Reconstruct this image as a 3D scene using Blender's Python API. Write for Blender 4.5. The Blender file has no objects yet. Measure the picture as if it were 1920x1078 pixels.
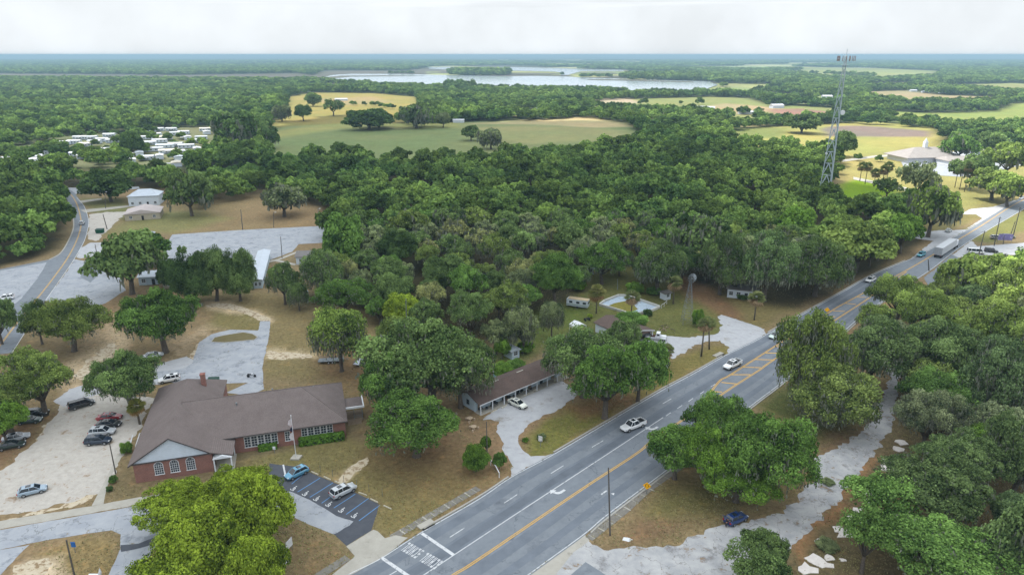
import bpy, bmesh, math, random
import numpy as np
from mathutils import Vector, Matrix
from mathutils.geometry import tessellate_polygon
R = math.radians
HAZE_D = 0.00018
sc = bpy.context.scene
C = sc.collection
HC = 72.0                      # camera height above the ground (m)
FPX = 1281.0                   # focal length for a 1920 px wide picture
PIT = math.atan(436 / FPX)

# ------------------------------------------------------------ camera
cam = bpy.data.cameras.new('camera'); cam.sensor_width = 36; cam.lens = FPX / 1920 * 36
cam.clip_start = 1; cam.clip_end = 120000
co = bpy.data.objects.new('camera', cam); C.objects.link(co)
co.location = (0, 0, HC); co.rotation_euler = (math.pi / 2 - PIT, 0, 0)
sc.camera = co
# ------------------------------------------------------------ sun and sky
SUN_EL, SUN_AZ = R(56), R(-62)        # azimuth from +Y towards +X
sv = Vector((math.sin(SUN_AZ) * math.cos(SUN_EL), math.cos(SUN_AZ) * math.cos(SUN_EL), math.sin(SUN_EL)))
sl = bpy.data.lights.new('sun', 'SUN'); sl.energy = 5.0; sl.angle = R(0.6); sl.color = (1, .95, .86)
so = bpy.data.objects.new('sun', sl); C.objects.link(so); so.rotation_euler = sv.to_track_quat('Z', 'Y').to_euler()
w = bpy.data.worlds.new('World'); sc.world = w; w.use_nodes = True
nt = w.node_tree; nt.nodes.clear()
def N(nt, t, **k):
    n = nt.nodes.new(t)
    for a, b in k.items():
        if a.startswith('i_'):
            n.inputs[a[2:].replace('_', ' ')].default_value = b
        else: setattr(n, a, b)
    return n
out = N(nt, 'ShaderNodeOutputWorld'); bg = N(nt, 'ShaderNodeBackground'); bg.inputs[1].default_value = .1
sky = N(nt, 'ShaderNodeTexSky', sky_type='NISHITA', sun_disc=False, sun_elevation=SUN_EL, sun_rotation=SUN_AZ, air_density=1.0, dust_density=1.5)
tc = N(nt, 'ShaderNodeTexCoord'); sep = N(nt, 'ShaderNodeSeparateXYZ'); nt.links.new(tc.outputs['Generated'], sep.inputs[0])
# clouds: noise on a flat cloud deck seen from below
mz = N(nt, 'ShaderNodeMath', operation='MAXIMUM'); mz.inputs[1].default_value = .06; nt.links.new(sep.outputs[2], mz.inputs[0])
dv = N(nt, 'ShaderNodeVectorMath', operation='DIVIDE'); cmb = N(nt, 'ShaderNodeCombineXYZ')
for i in range(3): nt.links.new(mz.outputs[0], cmb.inputs[i])
nt.links.new(tc.outputs['Generated'], dv.inputs[0]); nt.links.new(cmb.outputs[0], dv.inputs[1])
ns = N(nt, 'ShaderNodeTexNoise'); ns.inputs['Scale'].default_value = .45; ns.inputs['Detail'].default_value = 7; ns.inputs['Roughness'].default_value = .55
nt.links.new(dv.outputs[0], ns.inputs['Vector'])
rp = N(nt, 'ShaderNodeMapRange'); rp.inputs[1].default_value = .3; rp.inputs[2].default_value = .6; rp.inputs[3].default_value = .95; rp.inputs[4].default_value = .99
nt.links.new(ns.outputs[0], rp.inputs[0])
cg = N(nt, 'ShaderNodeMapRange'); cg.inputs[1].default_value = .12; cg.inputs[2].default_value = .9; cg.inputs[3].default_value = 7.85; cg.inputs[4].default_value = 18
nt.links.new(sep.outputs[2], cg.inputs[0])
cc = N(nt, 'ShaderNodeVectorMath', operation='SCALE'); cc.inputs[0].default_value = (.93, .98, 1.02); cvar = N(nt, 'ShaderNodeMapRange'); cvar.inputs[1].default_value = .35; cvar.inputs[2].default_value = .65; cvar.inputs[3].default_value = .92; cvar.inputs[4].default_value = 1.05; nt.links.new(ns.outputs[0], cvar.inputs[0]); cmul = N(nt, 'ShaderNodeMath', operation='MULTIPLY'); nt.links.new(cg.outputs[0], cmul.inputs[0]); nt.links.new(cvar.outputs[0], cmul.inputs[1]); nt.links.new(cmul.outputs[0], cc.inputs['Scale'])
mx = N(nt, 'ShaderNodeMix', data_type='RGBA'); nt.links.new(rp.outputs[0], mx.inputs[0]); nt.links.new(sky.outputs[0], mx.inputs[6]); nt.links.new(cc.outputs[0], mx.inputs[7])
nt.links.new(mx.outputs[2], bg.inputs[0]); nt.links.new(bg.outputs[0], out.inputs[0])
sc.view_settings.view_transform = 'Standard'; sc.view_settings.look = 'None'; sc.view_settings.gamma = 1
sc.view_settings.use_curve_mapping = False; sc.view_settings.exposure = 0.36
sc.cycles.max_bounces = 5; sc.cycles.diffuse_bounces = 2; sc.cycles.glossy_bounces = 2; sc.cycles.transmission_bounces = 2
sc.cycles.transparent_max_bounces = 4; sc.cycles.volume_bounces = 0; sc.cycles.caustics_reflective = False; sc.cycles.caustics_refractive = False

# ------------------------------------------------------------ helpers
def P(px, py, z=0.0):
    """world point at height z that the photograph shows at pixel px, py"""
    x, y = px - 960, py - 539
    d = y * math.cos(PIT) + FPX * math.sin(PIT); f = FPX * math.cos(PIT) - y * math.sin(PIT)
    t = (HC - z) / d
    return Vector((x * t, f * t, z))
def P2(q, z=0.0): return P(q[0], q[1], z)
def lin(r, g, b, k=1.0):
    f = lambda c: (c / 255 / 12.92 if c < 10 else ((c / 255 + .055) / 1.055) ** 2.4) * k
    return (f(r), f(g), f(b), 1)
def link(o, parent=None):
    C.objects.link(o)
    if parent is not None: o.parent = parent
    return o
def tag(o, label=None, cat=None, group=None, kind=None):
    if label: o['label'] = label
    if cat: o['category'] = cat
    if group: o['group'] = group
    if kind: o['kind'] = kind
    return o
def empty(name, loc, rz=0, label=None, cat=None, group=None):
    o = bpy.data.objects.new(name, None); o.location = loc; o.rotation_euler = (0, 0, rz); o.empty_display_size = .5
    C.objects.link(o); return tag(o, label, cat, group)
def copy_tree(o, parent=None):
    c = o.copy(); link(c, parent)
    for ch in o.children: copy_tree(ch, c)
    return c

MATS = {}
def mat(name, col, rough=.8, var=.12, scale=2.0, bump=0.0, bscale=8.0, spec=.3, metal=0.0, col2=None, objcolor=False, detail=6, wear=None, wear2=None):
    if name in MATS: return MATS[name]
    m = bpy.data.materials.new(name); m.use_nodes = True; t = m.node_tree; b = t.nodes['Principled BSDF']
    b.inputs['Roughness'].default_value = rough; b.inputs['Specular IOR Level'].default_value = spec; b.inputs['Metallic'].default_value = metal
    geo = N(t, 'ShaderNodeNewGeometry')
    n1 = N(t, 'ShaderNodeTexNoise'); n1.inputs['Scale'].default_value = scale; n1.inputs['Detail'].default_value = detail; n1.inputs['Roughness'].default_value = .65
    t.links.new(geo.outputs['Position'], n1.inputs['Vector'])
    mr = N(t, 'ShaderNodeMapRange'); mr.inputs[1].default_value = .3; mr.inputs[2].default_value = .7
    t.links.new(n1.outputs[0], mr.inputs[0])
    mix = N(t, 'ShaderNodeMix', data_type='RGBA'); t.links.new(mr.outputs[0], mix.inputs[0])
    c2 = col2 if col2 else tuple(min(1, c * (1 + var)) for c in col[:3]) + (1,)
    c1 = col if col2 else tuple(c * (1 - var) for c in col[:3]) + (1,)
    mix.inputs[6].default_value = c1; mix.inputs[7].default_value = c2
    last = mix.outputs[2]
    for wear in [q for q in (wear, wear2) if q]:   # (colour, scale, threshold, softness): patches of another colour
        n2 = N(t, 'ShaderNodeTexNoise'); n2.inputs['Scale'].default_value = wear[1]; n2.inputs['Detail'].default_value = 8; n2.inputs['Roughness'].default_value = .7
        t.links.new(geo.outputs['Position'], n2.inputs['Vector'])
        m2 = N(t, 'ShaderNodeMapRange'); m2.inputs[1].default_value = wear[2]; m2.inputs[2].default_value = wear[2] + wear[3]
        t.links.new(n2.outputs[0], m2.inputs[0])
        x2 = N(t, 'ShaderNodeMix', data_type='RGBA'); t.links.new(m2.outputs[0], x2.inputs[0]); t.links.new(last, x2.inputs[6]); x2.inputs[7].default_value = wear[0]
        last = x2.outputs[2]
    if objcolor:
        oi = N(t, 'ShaderNodeObjectInfo'); x3 = N(t, 'ShaderNodeMix', data_type='RGBA', blend_type='MULTIPLY'); x3.inputs[0].default_value = 1
        t.links.new(last, x3.inputs[6]); t.links.new(oi.outputs['Color'], x3.inputs[7]); last = x3.outputs[2]
    t.links.new(last, b.inputs['Base Color'])
    if bump:
        n3 = N(t, 'ShaderNodeTexNoise'); n3.inputs['Scale'].default_value = bscale; n3.inputs['Detail'].default_value = 5
        t.links.new(geo.outputs['Position'], n3.inputs['Vector'])
        bp = N(t, 'ShaderNodeBump'); bp.inputs['Strength'].default_value = bump; bp.inputs['Distance'].default_value = .1
        t.links.new(n3.outputs[0], bp.inputs['Height']); t.links.new(bp.outputs[0], b.inputs['Normal'])
    MATS[name] = m; return m

class MB:
    """collects shapes; build() links them as ONE mesh object"""
    def __init__(s): s.v = []; s.f = []; s.m = []
    def add(s, vs, fs, mi=0):
        n = len(s.v); s.v += [tuple(v) for v in vs]; s.f += [tuple(i + n for i in f) for f in fs]; s.m += [mi] * len(fs); return s
    def box(s, x0, x1, y0, y1, z0, z1, mi=0):
        return s.add([(x0,y0,z0),(x1,y0,z0),(x1,y1,z0),(x0,y1,z0),(x0,y0,z1),(x1,y0,z1),(x1,y1,z1),(x0,y1,z1)],
                     [(0,3,2,1),(4,5,6,7),(0,1,5,4),(1,2,6,5),(2,3,7,6),(3,0,4,7)], mi)
    def bar(s, a, b, r0, r1=None, n=6, mi=0, cap=True):
        a = Vector(a); b = Vector(b); r1 = r0 if r1 is None else r1
        d = (b - a).normalized(); u = d.orthogonal().normalized(); v = d.cross(u); vs = []
        for p, r in ((a, r0), (b, r1)):
            for i in range(n):
                t = 2 * math.pi * (i + .5) / n; vs.append(p + (u * math.cos(t) + v * math.sin(t)) * r)
        fs = [(i, (i + 1) % n, n + (i + 1) % n, n + i) for i in range(n)]
        if cap: fs += [tuple(range(n - 1, -1, -1)), tuple(range(n, 2 * n))]
        return s.add(vs, fs, mi)
    def path(s, pts, rs, n=6, mi=0):
        pts = [Vector(p) for p in pts]; vs = []; u = None
        for i, p in enumerate(pts):
            d = (pts[min(i + 1, len(pts) - 1)] - pts[max(i - 1, 0)]).normalized()
            u = d.orthogonal().normalized() if u is None else (u - d * u.dot(d)).normalized()
            v = d.cross(u)
            for k in range(n):
                t = 2 * math.pi * k / n; vs.append(p + (u * math.cos(t) + v * math.sin(t)) * rs[i])
        fs = []
        for i in range(len(pts) - 1):
            for k in range(n): fs.append((i * n + k, i * n + (k + 1) % n, (i + 1) * n + (k + 1) % n, (i + 1) * n + k))
        fs += [tuple(range(n - 1, -1, -1)), tuple(range((len(pts) - 1) * n, len(pts) * n))]
        return s.add(vs, fs, mi)
    def cyl(s, c, r, h, n=16, mi=0, axis='z'):
        c = Vector(c); d = {'z': Vector((0,0,h)), 'y': Vector((0,h,0)), 'x': Vector((h,0,0))}[axis]
        return s.bar(c - d * .5 if axis != 'z' else c, c + d * .5 if axis != 'z' else c + d, r, r, n, mi)
    def prism(s, poly, z0, z1, mi=0):
        n = len(poly); tri = tessellate_polygon([[Vector((p[0], p[1], 0)) for p in poly]])
        vs = [(p[0], p[1], z0) for p in poly] + [(p[0], p[1], z1) for p in poly]
        ar = sum(poly[i][0] * poly[(i+1) % n][1] - poly[(i+1) % n][0] * poly[i][1] for i in range(n))
        fs = [(t[0] + n, t[1] + n, t[2] + n) for t in tri] + [(t[2], t[1], t[0]) for t in tri]
        fs += [(i, (i + 1) % n, (i + 1) % n + n, i + n) for i in range(n)]
        return s.add(vs, fs, mi)
    def face(s, pts, mi=0): return s.add(pts, [tuple(range(len(pts)))], mi)
    def xf(s, M):
        s.v = [tuple(M @ Vector(v)) for v in s.v]; return s
    def build(s, name, mats, parent=None, smooth=False, bevel=0):
        me = bpy.data.meshes.new(name); me.from_pydata(s.v, [], s.f)
        for m in (mats if isinstance(mats, (list, tuple)) else [mats]): me.materials.append(m)
        me.polygons.foreach_set('material_index', s.m)
        bm = bmesh.new(); bm.from_mesh(me); bmesh.ops.recalc_face_normals(bm, faces=bm.faces); bm.to_mesh(me); bm.free()
        if smooth: me.polygons.foreach_set('use_smooth', [True] * len(me.polygons))
        o = bpy.data.objects.new(name, me); link(o, parent)
        if bevel:
            bv = o.modifiers.new('bevel', 'BEVEL'); bv.width = bevel; bv.segments = 2
        return o
SHEETS = []
def sheet(name, pts, z, m, jit=0.0, step=1.5, seed=0, label=None):
    """flat sheet whose outline (world xy) is broken up a little"""
    rnd = random.Random(seed + len(pts)); q = []; SHEETS.append([tuple(p[:2]) for p in pts]); step = min(step, .8) if jit < 1 else step
    n = len(pts)
    for i in range(n):
        a = Vector(pts[i][:2]); b = Vector(pts[(i + 1) % n][:2]); L = (b - a).length
        k = max(1, int(L / step)) if jit else 1
        k = min(k, 220)
        nr = Vector((-(b - a).y, (b - a).x)).normalized() if L > 1e-6 else Vector((0, 0))
        for j in range(k):
            p = a.lerp(b, j / k)
            if jit: s_ = (p.x * .7 + p.y * .9 + seed * 7.3); p = p + nr * jit * (1.1 * math.sin(s_ * .9 + 1.3 * math.sin(s_ * .37)) + .8 * math.sin(s_ * 2.3 + 2 * math.sin(s_ * .8)) + rnd.gauss(0, .45))
            q.append((p.x, p.y))
    tri = tessellate_polygon([[Vector((p[0], p[1], 0)) for p in q]])
    me = bpy.data.meshes.new(name); me.from_pydata([(p[0], p[1], z) for p in q], [], tri); me.materials.append(m)
    bm = bmesh.new(); bm.from_mesh(me); bmesh.ops.recalc_face_normals(bm, faces=bm.faces)
    for f in bm.faces:
        if f.normal.z < 0: f.normal_flip()
    bm.to_mesh(me); bm.free()
    o = bpy.data.objects.new(name, me); link(o); o['kind'] = 'structure'; return o
def pxs(pts, z=0.0): return [P2(p, z) for p in pts]
def ribbon_mb(mb, pts, w, z, off=0.0):
    pts = [Vector(p[:2]) for p in pts]; vs = []
    for i, p in enumerate(pts):
        d = (pts[min(i + 1, len(pts) - 1)] - pts[max(i - 1, 0)]).normalized(); nr = Vector((-d.y, d.x))
        vs += [(*(p + nr * (off + w / 2)), z), (*(p + nr * (off - w / 2)), z)]
    mb.add(vs, [(2 * i, 2 * i + 1, 2 * i + 3, 2 * i + 2) for i in range(len(pts) - 1)])
def smooth_line(pts, k=6):
    """Catmull-Rom through world points"""
    pts = [Vector(p[:2]) for p in pts]; q = [pts[0] * 2 - pts[1]] + pts + [pts[-1] * 2 - pts[-2]]; out = []
    for i in range(1, len(q) - 2):
        for j in range(k):
            t = j / k; a, b, c, d = q[i - 1], q[i], q[i + 1], q[i + 2]
            out.append(.5 * ((2 * b) + (c - a) * t + (2 * a - 5 * b + 4 * c - d) * t * t + (-a + 3 * b - 3 * c + d) * t ** 3))
    out.append(pts[-1]); return out
# ------------------------------------------------------------ ground sheet, painted with its own soils and grasses
def inpoly(X, Y, poly):
    ins = np.zeros(X.shape, bool); n = len(poly)
    for i in range(n):
        x0, y0 = poly[i][0], poly[i][1]; x1, y1 = poly[(i + 1) % n][0], poly[(i + 1) % n][1]
        if y0 == y1: continue
        c = ((y0 > Y) != (y1 > Y)) & (X < (x1 - x0) * (Y - y0) / (y1 - y0) + x0); ins ^= c
    return ins
def edgedist(X, Y, poly):
    d = np.full(X.shape, 1e9); n = len(poly)
    for i in range(n):
        x0, y0 = poly[i][0], poly[i][1]; x1, y1 = poly[(i + 1) % n][0], poly[(i + 1) % n][1]
        dx, dy = x1 - x0, y1 - y0; L = dx * dx + dy * dy + 1e-9
        t = np.clip(((X - x0) * dx + (Y - y0) * dy) / L, 0, 1)
        d = np.minimum(d, np.hypot(X - x0 - t * dx, Y - y0 - t * dy))
    return d
def vnoise(X, Y, s, seed=0):
    x = X / s; y = Y / s; xi = np.floor(x).astype(np.int64); yi = np.floor(y).astype(np.int64); fx = x - xi; fy = y - yi
    fx = fx * fx * (3 - 2 * fx); fy = fy * fy * (3 - 2 * fy)
    def h(a, b):
        k = (a * 374761393 + b * 668265263 + seed * 1442695041) & 0x7fffffff
        k = ((k ^ (k >> 13)) * 1274126177) & 0x7fffffff
        return ((k ^ (k >> 16)) & 0xffff) / 65535.0
    return (h(xi, yi) * (1 - fx) + h(xi + 1, yi) * fx) * (1 - fy) + (h(xi, yi + 1) * (1 - fx) + h(xi + 1, yi + 1) * fx) * fy
# open land (ground outlines), everything else beyond the near blocks is forest
OPEN = {
 'pasture': [(500,318),(492,262),(500,246),(545,232),(640,226),(760,232),(860,230),(1000,226),(1105,222),(1180,234),(1215,256),(1190,280),(1050,296),(930,300),(880,310),(700,310),(600,302)],
 'farm_field': [(500,240),(530,222),(540,182),(590,174),(700,175),(780,182),(790,196),(772,226),(740,232),(640,232)],
 'strip_field': [(1090,214),(1130,188),(1180,186),(1330,182),(1400,184),(1440,196),(1580,204),(1560,222),(1500,226),(1380,226),(1300,214),(1180,212)],
 'strip4': [(1130,176),(1240,172),(1260,176),(1160,181)],
 'strip5': [(1480,188),(1560,184),(1600,190),(1500,196)],
 'strip6': [(1780,160),(1900,156),(1960,160),(1840,166)],
 'strip7': [(1350,162),(1440,158),(1500,162),(1400,168)],
 'strip8': [(1600,158),(1700,155),(1740,160),(1640,165)],
 'strip9': [(600,158),(640,160),(650,166),(600,168)],
 'strip10': [(640,200),(700,203),(760,204),(760,210),(640,208)],
 'strip2': [(940,208),(1010,204),(1020,216),(960,220)],
 'lot_fields': [(1360,226),(1400,222),(1440,236),(1380,240)],
 'red_yard': [(1440,206),(1500,204),(1570,212),(1540,224),(1470,224)],
 'yellow_field': [(1370,288),(1372,246),(1420,240),(1560,232),(1640,228),(1750,240),(1770,262),(1745,284),(1600,300),(1500,282),(1400,275)],
 'church_ground': [(1575,300),(1700,276),(1810,272),(1920,278),(2000,290),(2000,345),(1900,380),(1790,400),(1690,385),(1570,382)],
 'right_meadow': [(1640,207),(1740,213),(1860,210),(1900,194),(2050,190),(2050,232),(1920,238),(1840,242),(1740,238),(1680,228)],
 'far_meadow': [(1470,136),(1540,127),(1640,128),(1770,134),(1750,146),(1640,152),(1540,148)],
 'mid_strip': [(1240,128),(1330,126),(1400,128),(1330,131)],
 'farm_strip3': [(1000,127),(1120,126),(1180,128),(1060,129.5)],
 'village': [(1620,172),(1700,170),(1760,178),(1900,184),(1850,198),(1740,198),(1640,192)],
 'marsh_left': [(-200,137),(330,141),(560,138),(610,146),(560,154),(380,153),(-200,149)],
 'marsh_mid': [(560,150),(610,133),(760,133),(830,124),(960,124),(1100,130),(1175,131),(1180,138),(1160,146),(1200,150),(1330,153),(1352,162),(1330,170),(1260,174),(1180,173),(1060,170),(930,169),(800,166),(720,163),(640,159),(590,153)],
 'far_strip': [(380,119),(520,118),(530,121),(400,122)],
 'far_strip2': [(80,121),(150,121),(150,123),(80,123)],
 'strip_left': [(165,209),(330,204),(380,207),(330,212),(170,214)],
 'park': [(-40,322),(0,282),(60,266),(100,258),(160,252),(250,250),(300,240),(400,238),(414,262),(396,300),(330,322),(230,318),(120,308)],
 'far_right': [(1390,122),(1470,121),(1500,124),(1400,126)],
}
OPENW = {k: [tuple(P2(p)[:2]) for p in v] for k, v in OPEN.items()}
rows = [26.0]
while rows[-1] < 47000: rows.append(rows[-1] * 1.0105)
rows = np.array(rows); T = np.linspace(-1.2, 1.2, 560)
X = rows[:, None] * T[None, :]; Y = np.repeat(rows[:, None], len(T), 1)
S = 1.0
col = np.zeros(X.shape + (3,))
WX = X + (vnoise(X, Y, 4, 1) - .5) * 2.2 + (vnoise(X, Y, 15, 2) - .5) * 4; WY = Y + (vnoise(X, Y, 4, 3) - .5) * 2.2 + (vnoise(X, Y, 15, 4) - .5) * 4
K = .90
base = np.array(lin(128, 112, 84, K)[:3]); dark = np.array(lin(60, 66, 40, K)[:3])
far = np.clip((Y - 380) / 80, 0, 1)[..., None]
col[:] = base * (1 - far) + dark * far
def paint(pts, c, soft=1.5, px=True, k=K, amt=1.0, brk=0.0, bs=6):
    poly = [tuple(P2(p)[:2]) for p in pts] if px else pts
    xs = [p[0] for p in poly]; ys = [p[1] for p in poly]; mg = soft * 2 + 6
    r0, r1 = np.searchsorted(rows, [min(ys) - mg, max(ys) + mg]); 
    if r1 <= r0: return
    x = WX[r0:r1]; y = WY[r0:r1]
    m = (x > min(xs) - mg) & (x < max(xs) + mg)
    if not m.any(): return
    xx = x[m]; yy = y[m]
    d = edgedist(xx, yy, poly); d = np.where(inpoly(xx, yy, poly), d, -d)
    a = np.clip(d / soft * .5 + .5, 0, 1) * amt
    if brk:
        n = vnoise(xx, yy, bs, 11) * .6 + vnoise(xx, yy, bs / 3, 12) * .4
        a = a * np.clip((n - .5 + (1 - brk) * .5) / .12, 0, 1)
    sub = col[r0:r1]; s = sub[m]; s += (np.array(lin(*c, k)[:3]) - s) * a[:, None]; sub[m] = s
KL = .42
paint(OPEN['pasture'], (116,128,82), 8); paint([(500,250),(640,226),(860,230),(860,240),(640,242),(500,262)], (150,150,88), 10, amt=.7)
paint([(880,232),(1000,224),(1110,220),(1190,238),(1120,240),(1000,234)], (176,160,120), 8, amt=.8)
paint([(870,256),(880,240),(1000,236),(1180,244),(1180,262),(1000,270)], (150,146,98), 10, amt=.6)
paint(OPEN['farm_field'], (188,176,100), 8, k=KL); paint([(560,186),(700,182),(740,192),(640,198)], (200,180,140), 8, amt=.6, k=KL)
paint(OPEN['strip_field'], (170,178,110), 10, k=KL); paint([(1110,186),(1180,184),(1200,194),(1120,198)], (220,205,175), 6, amt=.9, k=KL)
paint([(1280,206),(1360,194),(1470,204),(1400,216)], (215,190,150), 8, amt=.8, k=KL)
paint(OPEN['red_yard'], (190,150,130), 8, k=KL); paint(OPEN['strip2'], (190,180,110), 8, k=KL)
for q_ in ('strip4','strip5','strip6','strip7','strip8'): paint(OPEN[q_], (196,200,130), 14, k=KL)
paint(OPEN['lot_fields'], (190,180,120), 6, k=KL)
for q_ in ('mid_strip', 'farm_strip3'): paint(OPEN[q_], (200,205,150), 60, k=.5)
paint(OPEN['yellow_field'], (205,200,118), 8, k=KL)
paint([(1350,262),(1350,240),(1480,240),(1470,256),(1400,262)], (150,165,95), 8, amt=.8, k=KL)
paint([(1540,242),(1560,237),(1620,236),(1745,246),(1740,257),(1640,257),(1550,256)], (168,152,140), 5, k=KL)
paint([(1300,200),(1350,196),(1560,220),(1520,232),(1400,225)], (200,160,130), 8, amt=.0, k=KL)
paint(OPEN['church_ground'], (198,190,118), 6, k=KL)
paint([(1572,345),(1612,334),(1690,350),(1670,368),(1580,374)], (150,190,30), 3, k=KL)
paint(OPEN['right_meadow'], (176,190,104), 15, k=KL); paint(OPEN['far_meadow'], (190,200,120), 60, k=KL); paint(OPEN['village'], (200,185,140), 20, k=KL)
for q in ('marsh_left', 'marsh_mid'): paint(OPEN[q], (108,104,92), 60, k=.55)
paint(OPEN['far_strip'], (215,215,170), 100, k=.6); paint(OPEN['far_strip2'], (215,215,170), 100, k=.6); paint(OPEN['far_right'], (215,215,170), 100, k=.6)
paint(OPEN['strip_left'], (176,170,110), 8, k=.6); paint(OPEN['park'], (118,122,88), 6, k=.6)
# near ground
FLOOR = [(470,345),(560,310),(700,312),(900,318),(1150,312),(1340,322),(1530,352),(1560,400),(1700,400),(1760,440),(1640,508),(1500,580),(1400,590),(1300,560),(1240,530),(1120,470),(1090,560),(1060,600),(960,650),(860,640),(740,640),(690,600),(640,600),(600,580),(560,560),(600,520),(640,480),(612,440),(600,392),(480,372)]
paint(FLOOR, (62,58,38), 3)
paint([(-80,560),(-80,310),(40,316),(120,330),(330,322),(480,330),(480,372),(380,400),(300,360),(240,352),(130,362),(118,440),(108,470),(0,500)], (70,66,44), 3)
paint([(200,365),(330,352),(470,352),(600,390),(610,425),(320,440),(230,440),(190,450),(195,420)], (134,118,86), 3)
paint([(260,400),(360,395),(430,410),(330,436),(200,440)], (118,124,74), 4, amt=.6)
paint([(150,372),(240,372),(240,410),(165,398)], (110,112,72), 3)
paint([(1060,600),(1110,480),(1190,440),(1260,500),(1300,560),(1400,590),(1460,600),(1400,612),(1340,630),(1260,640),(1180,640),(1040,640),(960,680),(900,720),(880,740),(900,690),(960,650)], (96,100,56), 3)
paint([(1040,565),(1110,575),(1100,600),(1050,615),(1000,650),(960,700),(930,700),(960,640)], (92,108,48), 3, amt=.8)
paint([(1330,545),(1500,580),(1440,612),(1380,600)], (120,112,74), 3)
paint([(1180,455),(1225,470),(1330,545),(1400,600),(1360,605),(1290,560)], (118,96,70), 2)
paint([(1260,672),(1350,642),(1366,652),(1364,664),(1200,760),(1180,742)], (120,112,66), 1.5)
paint([(975,830),(1000,800),(1070,762),(1180,745),(1170,770),(1040,845),(1000,856),(985,850)], (104,108,56), 1.5)
paint([(1060,765),(1180,740),(1200,752),(1160,772),(1080,790)], (120,92,66), 1.5, amt=.8)
# school yard
paint([(330,560),(500,545),(700,590),(740,640),(700,700),(660,770),(650,720),(500,710),(480,620),(400,600)], (124,112,78), 2)
paint([(580,670),(700,640),(720,720),(690,780),(640,720),(580,710)], (122,98,72), 3, amt=.8)
paint([(410,575),(480,590),(490,620),(400,620),(375,610)], (118,110,72), 1.5)
paint([(380,570),(430,568),(480,580),(510,600),(495,608),(440,588),(385,582)], (190,172,140), 1.2, amt=.9, brk=.3)
paint([(495,655),(590,664),(590,676),(495,676)], (180,164,132), 1.2, amt=.9, brk=.4)
paint([(340,690),(360,650),(400,620),(375,610),(330,640),(280,700)], (176,158,130), 2, amt=.6, brk=.5)
paint([(130,650),(220,590),(230,640),(180,720),(110,745)], (190,170,140), 2, amt=.8, brk=.45)
paint([(70,640),(200,560),(240,590),(120,690)], (130,112,84), 2, amt=.6)
paint([(430,880),(520,850),(640,810),(690,830),(900,900),(870,925),(740,1000),(700,990),(715,940),(560,875)], (122,110,72), 1.5)
paint([(700,860),(860,840),(940,880),(880,920),(780,920)], (120,104,72), 3, amt=.7)
paint([(690,800),(800,790),(850,840),(800,870),(690,860)], (116,94,68), 3, amt=.8)
paint([(630,896),(655,874),(690,856),(688,868),(662,892),(640,905)], (196,176,140), .7, amt=.95, brk=.2)
paint([(580,890),(640,880),(660,905),(620,905)], (160,136,100), 1, amt=.7, brk=.5)
paint([(540,965),(620,1005),(665,1042),(600,1078),(530,1090)], (128,108,80), 1)
paint([(200,940),(240,860),(256,905),(300,930),(240,940)], (116,104,76), 1)
paint([(20,1090),(58,1030),(130,1002),(205,992),(226,1010),(205,1090)], (130,114,78), 1)
paint([(0,1090),(40,1045),(100,1042),(110,1090)], (196,182,156), 1.5, amt=.85, brk=.25)
paint([(-60,860),(-60,830),(60,790),(110,770),(80,820),(0,880)], (128,104,78), 2)
# right side
paint([(1120,1018),(1180,960),(1260,890),(1400,820),(1480,760),(1560,700),(1690,690),(1560,840),(1500,930),(1400,975),(1270,1020)], (120,108,76), 2)
paint([(1200,960),(1300,900),(1400,880),(1380,950),(1280,980)], (98,98,54), 3, amt=.7)
paint([(1120,1015),(1180,968),(1270,985),(1330,985),(1262,1020)], (116,94,72), 1.5, amt=.8)
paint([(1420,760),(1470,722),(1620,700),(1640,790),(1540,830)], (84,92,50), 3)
paint([(1530,850),(1600,800),(1680,700),(1700,700),(1650,800),(1560,900)], (124,104,80), 2)
paint([(1490,1090),(1480,1040),(1530,980),(1614,884),(1680,790),(1700,720),(1960,640),(2100,1200),(1500,1200)], (104,92,66), 2)
paint([(1500,1030),(1540,985),(1600,900),(1640,860),(1625,900),(1560,985),(1510,1050)], (156,114,80), 1, amt=.8, brk=.3)
paint([(1640,560),(1800,520),(1960,440),(2100,500),(2100,620),(1900,640),(1640,640)], (190,172,120), 3, k=KL)
paint([(1770,445),(1960,380),(1960,420),(1860,455)], (160,160,96), 2, k=KL)
paint([(1780,420),(1860,378),(1960,352),(1960,365),(1800,425)], (180,168,110), 2, k=KL)
paint([(1740,440),(1700,410),(1790,400),(1830,408),(1770,440)], (160,150,96), 2, k=KL)
def far_field(x, y): return (vnoise(x, y * .55, 420, 50) + .25 * vnoise(x, y, 130, 51) > .72) & (y > 1250) & (x > -.12 * y)
fm = far_field(X, Y) & (Y < 12000); fc_ = np.array(lin(186,192,124,KL)[:3]) * (.8 + .5 * vnoise(X, Y, 300, 52))[..., None]; fc_[..., 0] *= .85 + .3 * vnoise(X, Y, 500, 53); col[fm] = fc_[fm]
n1 = vnoise(X, Y, 9, 21); n2 = vnoise(X, Y, 3, 22); n3 = vnoise(X, Y, 40, 23); n4 = vnoise(X, Y, 260, 24); n5 = vnoise(X, Y, 1200, 25)
f = .8 + .16 * n1 + .14 * n2 + .12 * n3
fl = np.clip((Y - 900) / 3000, 0, 1); f = f * (1 - fl) + fl * (.55 + .5 * n4 + .5 * n5)
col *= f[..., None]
col[..., 0] *= (.94 + .14 * n3); col[..., 1] *= (1.03 - .06 * n3)
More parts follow.
